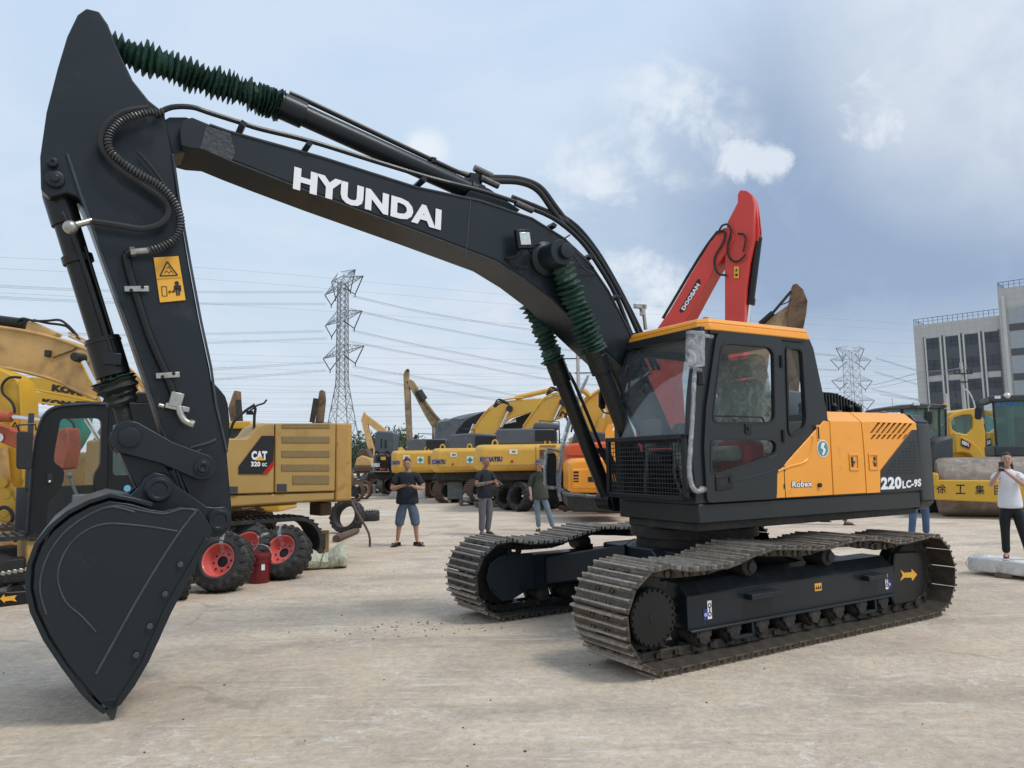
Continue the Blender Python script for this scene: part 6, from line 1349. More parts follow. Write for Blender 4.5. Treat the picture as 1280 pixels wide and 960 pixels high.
# yellow wheel loader behind the roller
fr, t = mach('wheel_loader', 'yellow wheel loader with curved hood and black decal, left of the roller cab', 24, 1210)
win_ = [(1188.8,527),(1193,522),(1203,518.7),(1213,518),(1215.8,521),(1216,534.7),(1208.7,543),(1197,541),(1190,536)]
m = MB(); m.plate(fr.xz(0, [(1186,522),(1195,515),(1208.7,511),(1218,510),(1226,512),(1232,540),(1232,575),(1192,575),(1186,545)]), [fr.xz(0, win_)], 0, .12); cs = m.build('cab_side', K['komyellow2'], t, .03); MB().prism(fr.xz(.05, win_), .05, .06).build('side_window', K['glassgreen'], cs)
pp(fr, .1, [(1195,515),(1208.7,511),(1218,510),(1226,512),(1226,516),(1195,520)], 1.4, 'cab_roof', K['komyellow2'], t, .03)
pp(fr, -.3, [(1193,541),(1202,541),(1203,546),(1214,551),(1224,559),(1231.5,573),(1218,573),(1212,567),(1204,565),(1195,566)], .28, 'hood_panel', K['komyellow2'], t, .03)
dc = pp(fr, -.32, [(1201.8,548),(1214.5,555),(1212.3,561.5),(1201.8,557)], .01, 'decal', K['ink'], t, 0); pp(fr, -.325, [(1212.2,554),(1214.5,555),(1212.3,561.5),(1210.8,560.8)], .006, 'red_stripe', K['redlens'], dc, 0); px_text(fr, -.33, 'SEM', (1202.3,555), (1210.8,558.6), (1202.3,550.2), K['white'], dc, .06)
m = MB(); m.ball(fr.on(-.25, 1220, 567), .12, sc=(1, .3, 1.3)); m.build('hood_vent', K['mesh_tan'], t); pp(fr, .2, [(1194,566),(1232,572),(1232,600),(1194,600)], 1.4, 'chassis', K['grime'], t, .05)
m = MB(); a = fr.on(.6, 1208, 530); m.box(a, (.5, .5, .9)); m.build('seat', K['seatgrey'], t, .05)
for u in (1188, 1226): 
    P = fr.on(.0, u, 612); m = MB(); m.lathe([(.35, 0), (.62, .02), (.66, .25), (.62, .48), (.35, .5)], (P[0], .5, .66), (0, -1, 0), 28); m.build('wheel', K['tyre'], t)
# dark cab machine
fr, t = mach('wheel_loader', 'dark grey cabbed loader with rounded black engine cover, right behind the orange machine', 21, 1155)
rf_ = pp(fr, 0, [(1112,509),(1125,506),(1140,505),(1150,504),(1183,505.5),(1185,508.5),(1180,511),(1112,512)], 1.5, 'cab_roof', K['darkgrey'], t, .03)
for u in (1127, 1156, 1173, 1181): 
    pp(fr, .05, [(u,511),(u+2.6,511),(u+3.2,560),(u+.6,560)], .08, 'cab_pillar', K['black'], t, .01)
pp(fr, 1.3, [(1128,511),(1131,511),(1131,560),(1128,560)], .08, 'cab_pillar', K['black'], t, .01)
MB().prism(fr.xz(.06, [(1129,511),(1181,511),(1183,555),(1131,556)]), .06, .065).build('windscreen', K['glassgreen'], t)
pp(fr, 1.35, [(1129,511),(1181,511),(1181,530),(1129,530)], .01, 'rear_window', K['glassgreen'], t, 0)
pp(fr, .4, [(1166,515),(1176,516),(1177,538),(1167,538)], .3, 'rear_post', K['komyellow2'], t, .02)
pp(fr, -.5, [(1163,600),(1163,570),(1168.5,551),(1179,546.5),(1191,544),(1193,548),(1192,600)], 1.4, 'engine_cover', K['darkgrey'], t, .12)
pp(fr, .2, rect(1120,556,1192,640), 1.3, 'chassis', K['grime'], t, .05); pp(fr, -.2, [(1130,545),(1166,545),(1168,556),(1130,556)], .3, 'dashboard', K['darkgrey'], t, .05)
q = fr.xz(-.3, [(1157.5,515),(1160,513.5),(1165,514),(1165.8,528),(1164,530.5),(1158.5,530),(1157,527)]); mm = MB().prism(q, -.3, -.22).build('wing_mirror', K['black'], t, .01); px_tube(fr, -.26, [(1161,514),(1160,509),(1163,507)], .015, 'mirror_stay', K['zinc'], mm, k=0)
m = MB(); m.box(fr.on(-.05, 1145, 505), (.17, .08, .08)); m.build('roof_lamp', K['lens'], rf_); m = MB(); m.box(fr.on(-.05, 1181.5, 505), (.1, .08, .05)); m.build('indicator', K['sticker'], rf_)
m = MB(); m.box(fr.on(-.2, 1164, 588), (.12, .1, .1)); m.build('tail_light', K['redlens'], t)

# concrete slab on blocks
K['conc'] = paint('dusty_white_concrete', (.66, .65, .61), .75, var=.12, scale=5, dirt=.25, dirtcol=(.33, .29, .24), bump=.4, bscale=18)
A_ = gnd(1210, 717); B_ = gnd(1290, 727); an = math.degrees(math.atan2(B_.y-A_.y, B_.x-A_.x)); SF = Frame(A_.x, A_.y, an)
t = thing('concrete_slab', 'long whitish concrete slab wrapped in torn film, lying on two wooden blocks', 'concrete slab', SF)
m = MB(); m.prism([(0, .06), (.02, .05), (.46, .05), (.48, .07), (.47, .225), (.45, .235), (.03, .235), (.01, .22)], 0, 2.6, axis='x'); m.build('slab_body', K['conc'], t, .01)
m = MB(); 
for k in range(3):
    x = .02 + k*.05; m.tube([(x, -.01, .08), (x-.03, -.015, .15), (x+.02, .05, .25), (x+.0, .3, .245)], .008, 5, 3)
m.build('torn_film', K['wrap'], t)
for x in (.45, .98):
    P = SF.o + SF.X*x + SF.Y*.12; b2 = MB().box((0, 0, .025), (.20, .32, .05)).build('wood_block', K['oldwood'], None, .006); b2.location = P; b2.rotation_euler = (0, 0, SF.a + R(10)); tag(b2, 'flat wooden block under the concrete slab, ' + ('nearer its left end' if x < .6 else 'right of the other block'), 'wood block', 'wooden blocks under the slab')

# ================================================================== building
BA = far(1152.5, 560, 130); ang_b = -43.0; BF = Frame(BA.x, 130, ang_b, 0)
K['tile'] = paint('pale_stone_tile', (.52, .52, .50), .7, var=.05, scale=.3)
m_, t_ = new_mat('jointed_stone_cladding'); b_ = t_.n('ShaderNodeBsdfPrincipled', i_Roughness=.7); o_ = t_.n('ShaderNodeOutputMaterial'); tc_ = t_.n('ShaderNodeTexCoord'); mp_ = t_.n('ShaderNodeMapping'); mp_.inputs['Rotation'].default_value = (R(90), 0, 0); t_.l(tc_.outputs['Object'], mp_.inputs['Vector'])
br = t_.n('ShaderNodeTexBrick', i_Scale=1.0); br.offset = 0; br.inputs['Color1'].default_value = (.44, .44, .425, 1); br.inputs['Color2'].default_value = (.47, .465, .45, 1); br.inputs['Mortar'].default_value = (.34, .34, .33, 1); br.inputs['Mortar Size'].default_value = .025; br.inputs['Brick Width'].default_value = 1.2; br.inputs['Row Height'].default_value = .95; t_.l(mp_.outputs[0], br.inputs['Vector']); t_.l(br.outputs['Color'], b_.inputs['Base Color']); t_.l(b_.outputs[0], o_.inputs[0]); K['clad'] = m_
K['winglass'] = paint('dark_office_glass', (.035, .045, .06), .12, var=.3, scale=.5); K['spandrel'] = paint('grey_spandrel', (.075, .08, .09), .5, var=.05); K['whitepanel'] = paint('ribbed_pale_panel', (.34, .38, .42), .4, var=.08, scale=2)
bt = thing('office_building', 'grey stone-clad office block with dark window strips and roof railing, at the right edge', 'building', BF)
Hh = 24.4
m = MB(); m.box((6.6, 9, Hh/2), (13.2, 18, Hh)); m.build('wall', K['clad'], bt)
wl_ = 13.2; m = MB(); m.box((wl_+15, 8.5, (Hh+4.3)/2), (30, 18.6, Hh+4.3)); m.build('wall', K['clad'], bt)
for k in range(4):
    x = 2.9 + k*2.95
    for ft in range(6):
        zt2 = Hh - 2.6 - ft*3.85
        if zt2 < 1: continue
        wd_ = MB().box((x, -.03, zt2-.95), (1.95, .1, 1.9)).build('window', K['winglass'], bt)
        if ft % 2 == 0: MB().box((x, -.04, zt2-2.85), (1.95, .1, 1.9)).build('spandrel', K['spandrel'], bt)
        else: MB().box((x, -.04, zt2-2.35), (1.95, .1, .9)).build('spandrel', K['spandrel'], bt)
        m = MB(); m.box((x-.03, -.09, zt2-.95), (.05, .03, 1.9)); m.box((x, -.09, zt2-.9), (1.9, .03, .05)); m.build('mullion', K['ink'], wd_)
for x in (1.55, 4.45, 7.35, 10.3, 12.75):
    m = MB(); m.box((x, -.12, Hh/2-1), (.10, .24, Hh-2.6)); m.build('pilaster_groove', K['spandrel'], bt)
for x in (1.75, 4.15, 4.75, 7.05, 7.65, 10.0, 10.6): MB().box((x, -.10, Hh/2-1.1), (.26, .2, Hh-2.6)).build('pilaster', K['tile'], bt)
for ft in range(7):
    zt2 = Hh + 4.3 - 3.4 - ft*4.1
    if zt2 < 2: continue
    for xx in (wl_+3.4, wl_+8.9):
        wp = MB().box((xx, -.87, zt2-1.35), (4.3, .1, 2.7)).build('window', K['whitepanel'], bt); m = MB(); [m.box((xx-2.1+j*.3, -.94, zt2-1.35), (.05, .04, 2.6)) for j in range(15)]; m.build('blind_rib', K['zinc'], wp); MB().box((xx, -.87, zt2-3.3), (4.3, .1, 1.1)).build('spandrel', K['spandrel'], bt)
m = MB(); [m.box((xx, -.90, (Hh+4)/2), (.5, .3, Hh+2)) for xx in (wl_+.7, wl_+6.1)]; m.build('pilaster', K['tile'], bt)
m = MB()
for (x0r, x1r, zb2, yy) in ((0.1, wl_-.1, Hh, .1), (wl_+.1, wl_+25, Hh+4.3, -.6)):
    n_ = int((x1r-x0r)/.75)
    for k in range(n_+1): m.box((x0r + k*(x1r-x0r)/n_, yy, zb2+.55), (.06, .06, 1.1))
    m.box(((x0r+x1r)/2, yy, zb2+1.1), (x1r-x0r, .07, .07)); m.box(((x0r+x1r)/2, yy, zb2+.55), (x1r-x0r, .04, .04))
    for k in range(9): m.box((x0r, yy+k, zb2+.55), (.06, .06, 1.1))
    m.box((x0r, yy+4, zb2+1.1), (.07, 8, .07))
m.build('roof_railing', K['black'], bt)
# utility poles
P = gnd(1209.5, 585); P = far(1209.5, 560, 70)
K['polec'] = paint('concrete_pole', (.40, .40, .38), .8, var=.1)
t = thing('utility_pole', 'concrete utility pole with crossarm, insulators and curved lamp arm in front of the office block', 'utility pole', loc=(P.x, 70, 0)); fr = Frame(P.x, 70, 0)
zt2 = fr.on(0, 1209.5, 453)[2]; m = MB(); m.cyl((0, 0, 0), (0, 0, zt2), .22, .14, n=12); m.build('pole', K['polec'], t)
m = MB(); m.box((0, -.2, zt2-1.1), (1.8, .1, .12)); m.box((.4, -.2, zt2-1.9), (1.4, .1, .12)); [m.cyl((x, -.2, zt2-1.0), (x, -.2, zt2-.7), .07, n=8) for x in (-.8, -.3, .4, .8)]; m.tube([(-.5, -.2, zt2-2.6), (-.9, -.2, zt2-3), (-.7, -.2, zt2-3.4)], .06, 6, 3); m.build('crossarm', K['grime'], t)
m = MB(); m.tube([(.1, -.1, zt2-2.6), (.5, -.1, zt2-2.9), (.9, -.1, zt2-4), (1.0, -.1, zt2-6), (1.0, -.1, zt2-8)], .07, 6, 4); m.build('conduit', K['whitep'], t)
P = far(725, 560, 80); t = thing('utility_pole', 'slim grey pole seen under the boom between the boom cylinders', 'utility pole', loc=(P.x, 80, 0)); zt2 = Frame(P.x, 80, 0).on(0, 725, 437)[2]; m = MB(); m.cyl((0, 0, 0), (0, 0, zt2), .24, .2, n=12); m.build('pole', K['polec'], t); m = MB(); m.box((-.6, -.1, zt2-1.0), (2.4, .1, .12)); m.box((.6, -.1, zt2-2.6), (2.0, .1, .12)); m.build('crossarm', K['grime'], t)
P = far(1187, 560, 60); t = MB().cyl((P.x, 60, 0), (P.x, 60, Frame(P.x, 60, 0).on(0, 1187, 492)[2]), .17, .13, n=10).build('concrete_post', K['polec'], None); tag(t, 'short plain concrete post in front of the office block windows', 'post')

# ================================================================== pylons and power lines
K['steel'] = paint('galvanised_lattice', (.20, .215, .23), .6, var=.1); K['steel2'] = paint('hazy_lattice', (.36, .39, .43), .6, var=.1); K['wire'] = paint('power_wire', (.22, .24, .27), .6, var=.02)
def pylon(fr, label, wb, wt, Hn, levels, arm_len, yaw, mat, wseg=.10):
    t = thing('pylon', label, 'pylon', loc=fr.o, rz=R(yaw), group='lattice transmission pylons'); m = MB()
    zk = Hn*.42                                           # waist
    def hw_(z): return (wb + (wt*1.15-wb)*(z/zk))/2 if z < zk else (wt*1.15 + (wt-wt*1.15)*((z-zk)/(Hn*.92-zk)))/2
    zs = [0]; 
    while zs[-1] < Hn*.92: zs.append(min(Hn*.92, zs[-1] + max(1.6, hw_(zs[-1])*1.5)))
    def bar(a, b, r): m.cyl(a, b, r, n=4, caps=False)
    for za, zb2 in zip(zs, zs[1:]):
        a, b = hw_(za), hw_(zb2); A = [Vector((sx*a, sy*a, za)) for sx, sy in ((-1, -1), (1, -1), (1, 1), (-1, 1))]; B = [Vector((sx*b, sy*b, zb2)) for sx, sy in ((-1, -1), (1, -1), (1, 1), (-1, 1))]
        for k in range(4): bar(A[k], B[k], wseg*1.3); bar(A[k], B[(k+1) % 4], wseg*.7); bar(A[(k+1) % 4], B[k], wseg*.7); bar(B[k], B[(k+1) % 4], wseg*.6)
    m.build('tower', mat, t, sm=0)
    for (zf, lf, sides) in levels:
        z = Hn*zf; b = hw_(z); L = arm_len*lf
        for sx in (-1, 1):
            m = MB(); tip_ = Vector((sx*L, 0, z + (1.5 if zf > .9 else .2)))
            for sy in (-1, 1):
                bar(Vector((sx*b, sy*b, z)), tip_, wseg); bar(Vector((sx*b, sy*b, z+2.2)), tip_, wseg*.8)
                for q in (.3, .55, .78):
                    p0 = Vector((sx*b, sy*b, z)).lerp(tip_, q); p1 = Vector((sx*b, sy*b, z+2.2)).lerp(tip_, q); bar(p0, p1, wseg*.5); bar(Vector((sx*b, sy*b, z+2.2)).lerp(tip_, q-.2), p0, wseg*.5); bar(p0, Vector((sx*b, -sy*b, z)).lerp(tip_, q), wseg*.5)
            ar = m.build('crossarm', mat, t, sm=0)
            if zf < .93:
                m = MB(); v0 = Vector((sx*L*.62, 0, z-3.4)); bar(tip_, v0, wseg*1.3); bar(Vector((sx*b, 0, z-.6)), v0, wseg*1.3); bar(v0, v0 - Vector((0, 0, .7)), wseg*1.3); m.build('insulator', K['grime'], ar, sm=0)
    return t
D1 = 181; P = far(427, 560, D1); F1 = Frame(P.x, D1, 0); H1 = F1.on(0, 425, 344)[2]
pylon(F1, 'nearer tall lattice pylon rising left of the long beige arm', 8.2, 2.0, H1/.92*.96, ((.90, 1.0, 2), (.735, .95, 2), (.565, 1.05, 2), (.925, .62, 2)), 12.0, -54, K['steel'], .10)
D2 = 297; P = far(1070.5, 560, D2); F2 = Frame(P.x, D2, 0); H2 = F2.on(0, 1070, 432)[2]
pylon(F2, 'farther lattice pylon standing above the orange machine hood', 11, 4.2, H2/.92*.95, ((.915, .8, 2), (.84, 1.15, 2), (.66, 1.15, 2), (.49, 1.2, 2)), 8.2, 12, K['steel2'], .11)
def wire(pts, r, lab='thin overhead power line crossing the sky', dbl=0):
    """catenary through pixel points given with their distance"""
    P = [far(u, v, Y) for u, v, Y in pts]; m = MB(); C_ = catmull(P, 8)
    m.tube(C_, r, 4)
    if dbl: m.tube([p + Vector((0, 0, -dbl)) for p in C_], r, 4); m.tube([p + Vector((dbl*.8, 0, -dbl*.5)) for p in C_], r*.8, 4)
    t = m.build('power_line', K['wire'], None, sm=0); tag(t, lab, 'power line', 'overhead power lines'); return t
for (ul, vl, ur, vr) in ((-80,352,404,364),(-80,366,407,379),(-80,412,404,413),(-80,428,408,422),(-80,470,404,452),(-80,490,407,462)):
    wire([(ul, vl, 120), ((ul+ur)/2, (vl+vr)/2+5, 150), (ur, vr, 181)], .035, dbl=.42, lab='bundled power line running left from the nearer pylon')
for (u0, v0, um, vm, u1, v1) in ((439,369,560,395,900,424),(436,385,540,408,900,450),(439,412,560,438,900,478),(437,426,540,446,900,492),(440,457,560,477,900,520),(438,468,540,486,900,520)):
    wire([(u0, v0, 181), (um, vm, 210), ((um+u1)/2, (vm+v1)/2+9, 250), (u1, v1, 300)], .042, dbl=.46, lab='bundled power line running right from the nearer pylon')
for k, (v0, v1) in enumerate(((332,400),(346,408),(376,424),(438,446),(446,452),(476,470),(500,492),(508,500),(515,505),(520,512),(492,484),(484,478),(462,455),(468,463),(498,498),(530,520),(538,530),(546,538),(420,440),(454,476),(534,512),(480,500),(503,482),(510,524))):
    wire([(-80, v0-14, 160), (300, v0+6, 220), (700, (v0+v1)/2+8, 280), (1150, v1+6, 330)], .034, lab='thin overhead power line crossing the whole sky low above the yard')
for (u0, v0, u1, v1) in ((1094,447,1260,492),(1092,464,1250,505),(1090,486,1240,515),(1045,444,960,430),(1047,462,950,452),(1100,492,1230,508)):
    wire([(u0, v0, 297), ((u0+u1)/2, (v0+v1)/2+2, 290), (u1, v1, 280)], .05, dbl=.5, lab='bundled power line leaving the farther pylon')
wire([(1030,486,200), (1090,481,150), (1145,467,100), (1185,462.5,85), (1209,458,70)], .045, lab='dark service cable rising to the concrete utility pole'); wire([(1040,492,200), (1100,484,150), (1145,474,100), (1209,463,70)], .03, lab='lower thin service cable rising to the concrete utility pole')

# ================================================================== far trees and backdrop hedge
K['leaf'] = paint('dark_foliage', (.035, .060, .028), .7, var=.5, scale=.8); K['trunk'] = paint('tree_trunk', (.08, .06, .045), .9, var=.3)
def tree(P, h, w_, label, group='trees far behind the yard'):
    h *= .80
    t = thing('tree', label, 'tree', loc=P, group=group); m = MB(); m.cyl((0, 0, 0), (0, 0, h*.55), .22, .1, n=8); m.tube([(0, 0, h*.35), (w_*.2, 0, h*.55), (w_*.3, .1, h*.7)], .07, 5, 2); m.tube([(0, 0, h*.3), (-w_*.22, 0, h*.5), (-w_*.3, -.1, h*.65)], .07, 5, 2); m.build('trunk', K['trunk'], t)
    m = MB(); cl = [(rnd.uniform(-.36, .36)*w_, rnd.uniform(-.3, .3)*w_, h*rnd.uniform(.38, .88), w_*rnd.uniform(.14, .24)) for _ in range(11)]
    for _ in range(2600):
        c = rnd.choice(cl); v = Vector((rnd.gauss(0, 1), rnd.gauss(0, 1), rnd.gauss(0, .8))); v = v.normalized()*c[3]*rnd.uniform(.5, 1.15); p = Vector(c[:3]) + v; s_ = rnd.uniform(.07, .17); a = Vector((rnd.gauss(0, 1), rnd.gauss(0, 1), rnd.gauss(0, 1))).normalized(); b = a.orthogonal().normalized()
        m._f([m.V(p + a*s_), m.V(p + b*s_*.7), m.V(p - a*s_), m.V(p - b*s_*.7)])
    m.build('crown', K['leaf'], t, sm=0); return t
for k, (u, Y, h, w_, lab) in enumerate(((448,85,5.6,7,'dark green tree at the left, beside the yellow counterweight'), (457,90,5.0,6,'low green tree behind the small distant yellow arm'), (478,80,5.8,6,'dark green tree behind the charcoal rear hood'), (490,84,6.3,7,'taller dark green tree between the hood and the long beige arm'), (503,88,5.4,6,'green tree just left of the long beige arm'), (1125,90,6.6,7,'green tree over the dark cabbed loader roof'), (1140,95,6.8,7,'green tree showing between the loader roof and the office block'), (560,120,5.5,9,'far tree behind the tarpaulin load'), (700,120,5.5,9,'far tree behind the yellow booms'))):
    P = far(u, 560, Y); tree((P.x, Y, 0), h, w_, lab)
K['weed'] = K['leaf']
m = MB()
for k in range(7):
    P = far(rnd.uniform(1095, 1135), 540, 70); h = rnd.uniform(3.5, 5.6); m.cyl((P.x, 70+k, 0), (P.x+rnd.uniform(-.3, .3), 70+k, h+1.6), .05, .02, n=5)
    t = m.build('mast', K['steel'], None); tag(t, 'thin bare upright mast against the sky above the orange machine', 'mast', 'thin masts on the horizon'); m = MB()
m.bm.free()
# low far wall so that the horizon is not bare
K['farwall'] = paint('far_dusty_wall', (.22, .21, .20), .9, var=.2, scale=.3)
t = MB().box((0, 0, 1.0), (260, .4, 2.0)).build('boundary_wall', K['farwall'], None); t.location = (0, 110, 0); tag(t, 'low grey boundary wall far behind the machines', 'wall')
# ================================================================== people
K['skin'] = paint('skin', (.42, .24, .165), .5, var=.06, spec=.3); K['skintan'] = paint('tanned_skin', (.30, .16, .105), .5, var=.06, spec=.3); K['skinpale'] = paint('pale_skin', (.50, .31, .23), .5, var=.05, spec=.3)
K['lips'] = paint('lips', (.30, .11, .09), .5); K['hair'] = paint('black_hair', (.010, .009, .009), .5, var=.2); K['stubble'] = paint('shaved_scalp', (.14, .09, .065), .7, var=.1)
K['navytee'] = paint('black_navy_cotton', (.012, .015, .023), .85, var=.2, scale=8, bump=.8, bscale=9)
K['denim'] = paint('washed_denim', (.075, .115, .17), .85, var=.45, scale=5, bump=.7, bscale=12); K['jeans'] = paint('pale_blue_jeans', (.14, .20, .25), .85, var=.25, scale=6); K['bluejeans'] = paint('blue_jeans', (.055, .10, .19), .85, var=.3, scale=7)
K['greytrs'] = paint('grey_trousers', (.115, .115, .13), .85, var=.2, scale=6, bump=.8, bscale=9); K['olive'] = paint('dark_olive_shirt', (.045, .052, .036), .85, var=.2, scale=6, bump=.9, bscale=8)
K['whitetee'] = paint('white_cotton', (.74, .75, .78), .8, var=.06, scale=8, bump=.9, bscale=9); K['blacktrs'] = paint('black_trousers', (.008, .009, .012), .8, var=.2); K['camo'] = paint('dull_camouflage', (.10, .095, .07), .85, var=.5, scale=10)
K['brownshoe'] = paint('brown_boot', (.11, .07, .045), .7, var=.2); K['maroonshoe'] = paint('maroon_shoe', (.16, .02, .03), .6, var=.1); K['solewhite'] = paint('white_sole', (.6, .6, .58), .6); K['phone'] = paint('black_phone', (.01, .01, .012), .2)
K['tattoo'] = paint('tattooed_skin', (.22, .16, .14), .6, var=.6, scale=30, dirt=.5, dirtcol=(.05, .06, .07), dscale=25)

def skin_mesh(chains, sub=2, root=0):
    """chains: lists of (point, radius or (rx, ry)); shared points join up"""
    vs, rs, es, idx = [], [], [], {}
    for ch in chains:
        prev = None
        for p, r in ch:
            key = tuple(round(c, 4) for c in p)
            if key not in idx: idx[key] = len(vs); vs.append(p); rs.append(r if isinstance(r, tuple) else (r, r))
            i = idx[key]
            if prev is not None and prev != i: es.append((prev, i))
            prev = i
    me = bpy.data.meshes.new('s'); me.from_pydata(vs, es, []); o = bpy.data.objects.new('s', me); COL.objects.link(o)
    sk = o.modifiers.new('skin', 'SKIN'); sk.use_smooth_shade = True; sk.branch_smoothing = .6
    if not me.skin_vertices: 
        bm = bmesh.new(); bm.from_mesh(me); bm.verts.layers.skin.verify(); bm.to_mesh(me); bm.free()
    for i, sv in enumerate(me.skin_vertices[0].data): sv.radius = rs[i]; sv.use_root = (i == root)
    ss = o.modifiers.new('sub', 'SUBSURF'); ss.levels = sub; ss.render_levels = sub
    dg = bpy.context.evaluated_depsgraph_get(); dg.update()
    r = bpy.data.meshes.new_from_object(o.evaluated_get(dg)); bpy.data.objects.remove(o)
    r.shade_smooth() if hasattr(r, 'shade_smooth') else None
    return r
def smesh(name, chains, mat, parent, sub=2, root=0):
    me = skin_mesh(chains, sub, root); me.name = name; return mesh_obj(name, me, mat, parent)

def person(label, P, rz, H, J, sex='m', skin='skin', top='navytee', legs='denim', sleeve=.6, leglen=1.0, hair='short', girth=1.0, shoes='blackshoe', shirt_long=0.0, cap=None, phone=True, loose=1.0, parts=()):
    """J: joint overrides in a 1.72 m body facing -Y. s = scale"""
    t = thing('person', label, 'person', loc=P, rz=rz); s = H/1.72
    D = dict(pel=(0, .0, .92), waist=(0, .0, 1.06), chest=(0, .0, 1.24), sho=(0, .01, 1.40), neck=(0, .005, 1.47), jaw=(0, -.018, 1.54), head=(0, -.01, 1.615),
             ls=(-.172, .01, 1.365), le=(-.23, .0, 1.10), lw=(-.24, -.05, .86), rs=(.172, .01, 1.365), re=(.23, .0, 1.10), rw=(.24, -.05, .86),
             lh=(-.09, 0, .83), lk=(-.11, -.01, .49), la=(-.12, .02, .085), rh=(.09, 0, .83), rk=(.11, -.01, .49), ra=(.12, .02, .085), lt=-10, rt=10, lhd=None, rhd=None)
    D.update(J); S = lambda k: tuple(c*s for c in D[k]); g = girth; V_ = lambda k: Vector(S(k))
    body = [[(S('pel'), (.10*s*g, .075*s*g)), (S('waist'), (.10*s*g, .08*s*g)), (S('chest'), (.13*s*g, .095*s*g)), (S('sho'), (.085*s, .068*s)), (S('neck'), .055*s*(1.1 if g > 1.1 else 1)), (tuple(V_('neck').lerp(V_('jaw'), .9) + Vector((0, .012, 0))*s), .055*s*(1.12 if g > 1.1 else 1))]]
    for a in 'lr':
        sh_, el, wr = V_(a+'s'), V_(a+'e'), V_(a+'w'); d = (wr-el).normalized()
        hand = wr + d*.05*s if D[a+'hd'] is None else wr + Vector(D[a+'hd'])*s*.06
        body.append([(S('sho'), (.085*s, .068*s)), (tuple(sh_), .047*s*g), (tuple(sh_.lerp(el, .5)), .047*s*g), (tuple(el), .038*s*g), (tuple(el.lerp(wr, .35)), .038*s*g), (tuple(wr), .025*s), (tuple(hand), (.036*s, .018*s))])
        hp, kn, an = V_(a+'h'), V_(a+'k'), V_(a+'a'); ty = R(D[a+'t']); toe = an + Vector((math.sin(ty)*.17, -math.cos(ty)*.17, -.045))*s
        body.append([(S('pel'), (.10*s*g, .075*s*g)), (tuple(hp), .060*s*g), (tuple(hp.lerp(kn, .5)), .064*s*g), (tuple(kn), .055*s*g), (tuple(kn.lerp(an, .3)), .054*s), (tuple(an), .034*s), (tuple(toe), (.036*s, .022*s))])
    # nose, ears folded into small parts of the face
    hc = V_('head'); q = Matrix.Rotation(R(D.get('yaw', 0)), 3, 'Z') @ Matrix.Rotation(R(D.get('nod', 0)), 3, 'X')
    fc = lambda x, y, z: hc + q @ Vector((x*s, y*s, z*s))
    bo = smesh('body', body, K[skin], t); fat = 1.07 if g > 1.1 else 1.0
    def headball(name, mat, k, cut=None, seg=40, rg=30):
        b = MB(); b.ball((0, 0, 0), 1, seg, rg); 
        for v in b.bm.verts:
            x, y, z = v.co; tz = max(0, -z); v.co = Vector((x*.076*fat*(1-.30*tz**1.6), y*.096*(1-.12*tz) - .018*tz*(1 if y < 0 else 2.2), z*.118))*k
            if cut and cut(v.co): v.co *= .88
            v.co = fc(*v.co)
        return b
    b = headball('head', None, 1.0); me_ = bpy.data.meshes.new('h'); b.bm.to_mesh(me_); b.bm.free(); bm = bmesh.new(); bm.from_mesh(bo.data); bm.from_mesh(me_); bm.to_mesh(bo.data); bm.free(); bo.data.shade_smooth()
    m = MB(); m.ball(fc(0, -.098, -.012), .014*s, 8, 6, (.8, .9, 1.5)); m.ball(fc(-.078, .0, -.01), .022*s, 8, 6, (.4, .8, 1.3)); m.ball(fc(.078, .0, -.01), .022*s, 8, 6, (.4, .8, 1.3)); m.build('face', K[skin], t)
    m = MB(); [m.ball(fc(x, -.096, .012), .009*s, 8, 6, (1.5, .6, .6)) for x in (-.032, .032)]; m.build('eye', K['ink'], t)
    m = MB(); [m.box(fc(x, -.099, .034), (.030*s, .004*s, .004*s)) for x in (-.033, .033)]; m.build('eyebrow', K['hair'], t)
    m = MB(); m.ball(fc(0, -.094, -.052), .014*s, 8, 6, (1.5, .4, .35)); m.build('mouth', K['lips'], t)
    # hands: palm lobe is part of the body; five fingers each
    for a in 'lr':
        el, wr = V_(a+'e'), V_(a+'w'); d = (wr-el).normalized() if D[a+'hd'] is None else Vector(D[a+'hd']).normalized(); side_ = d.cross(Vector((0, 0, 1))); side_ = side_.normalized() if side_.length > .1 else Vector((1, 0, 0)); up = side_.cross(d)
        base = wr + d*.06*s; chs = []
        curl = D.get('curl', .5)
        for k in range(4):
            b0 = base + side_*(-.024+.016*k)*s; L = (.030, .036, .034, .026)[k]*s; n1_ = (d + up*-curl*.3).normalized(); n2_ = (d + up*-curl*1.3).normalized()
            chs = [[(tuple(b0 - d*.02*s), .009*s), (tuple(b0 + n1_*L), .0085*s), (tuple(b0 + n1_*L + n2_*L*.8), .0075*s), (tuple(b0 + n1_*L + n2_*L*1.3), .0065*s)]]
            smesh('finger', chs, K[skin], t, 1)
        sd = 1 if a == 'l' else -1
        smesh('thumb', [[(tuple(wr + d*.02*s + side_*.022*s*sd), .011*s), (tuple(wr + d*.045*s + side_*.042*s*sd - up*.01*s), .0095*s), (tuple(wr + d*.07*s + side_*.046*s*sd - up*.02*s), .008*s)]], K[skin], t, 1)
    # shirt
    lo = .84 - shirt_long
    ch = [[((0, D['pel'][1]*s, (lo-.03)*s), (.20*s*g*loose, .14*s*g*loose)), ((0, D['pel'][1]*s, (lo+.03)*s), (.198*s*g*loose, .142*s*g*loose)), (S('waist'), (.178*s*g*loose, .135*s*g*loose)), (S('chest'), (.182*s*g, .135*s*g)), (tuple(V_('sho') - Vector((0, 0, .01*s))), (.125*s, .098*s)), (tuple(V_('neck').lerp(V_('sho'), .35)), .070*s), (tuple(V_('neck').lerp(V_('sho'), .0)), .064*s)]]
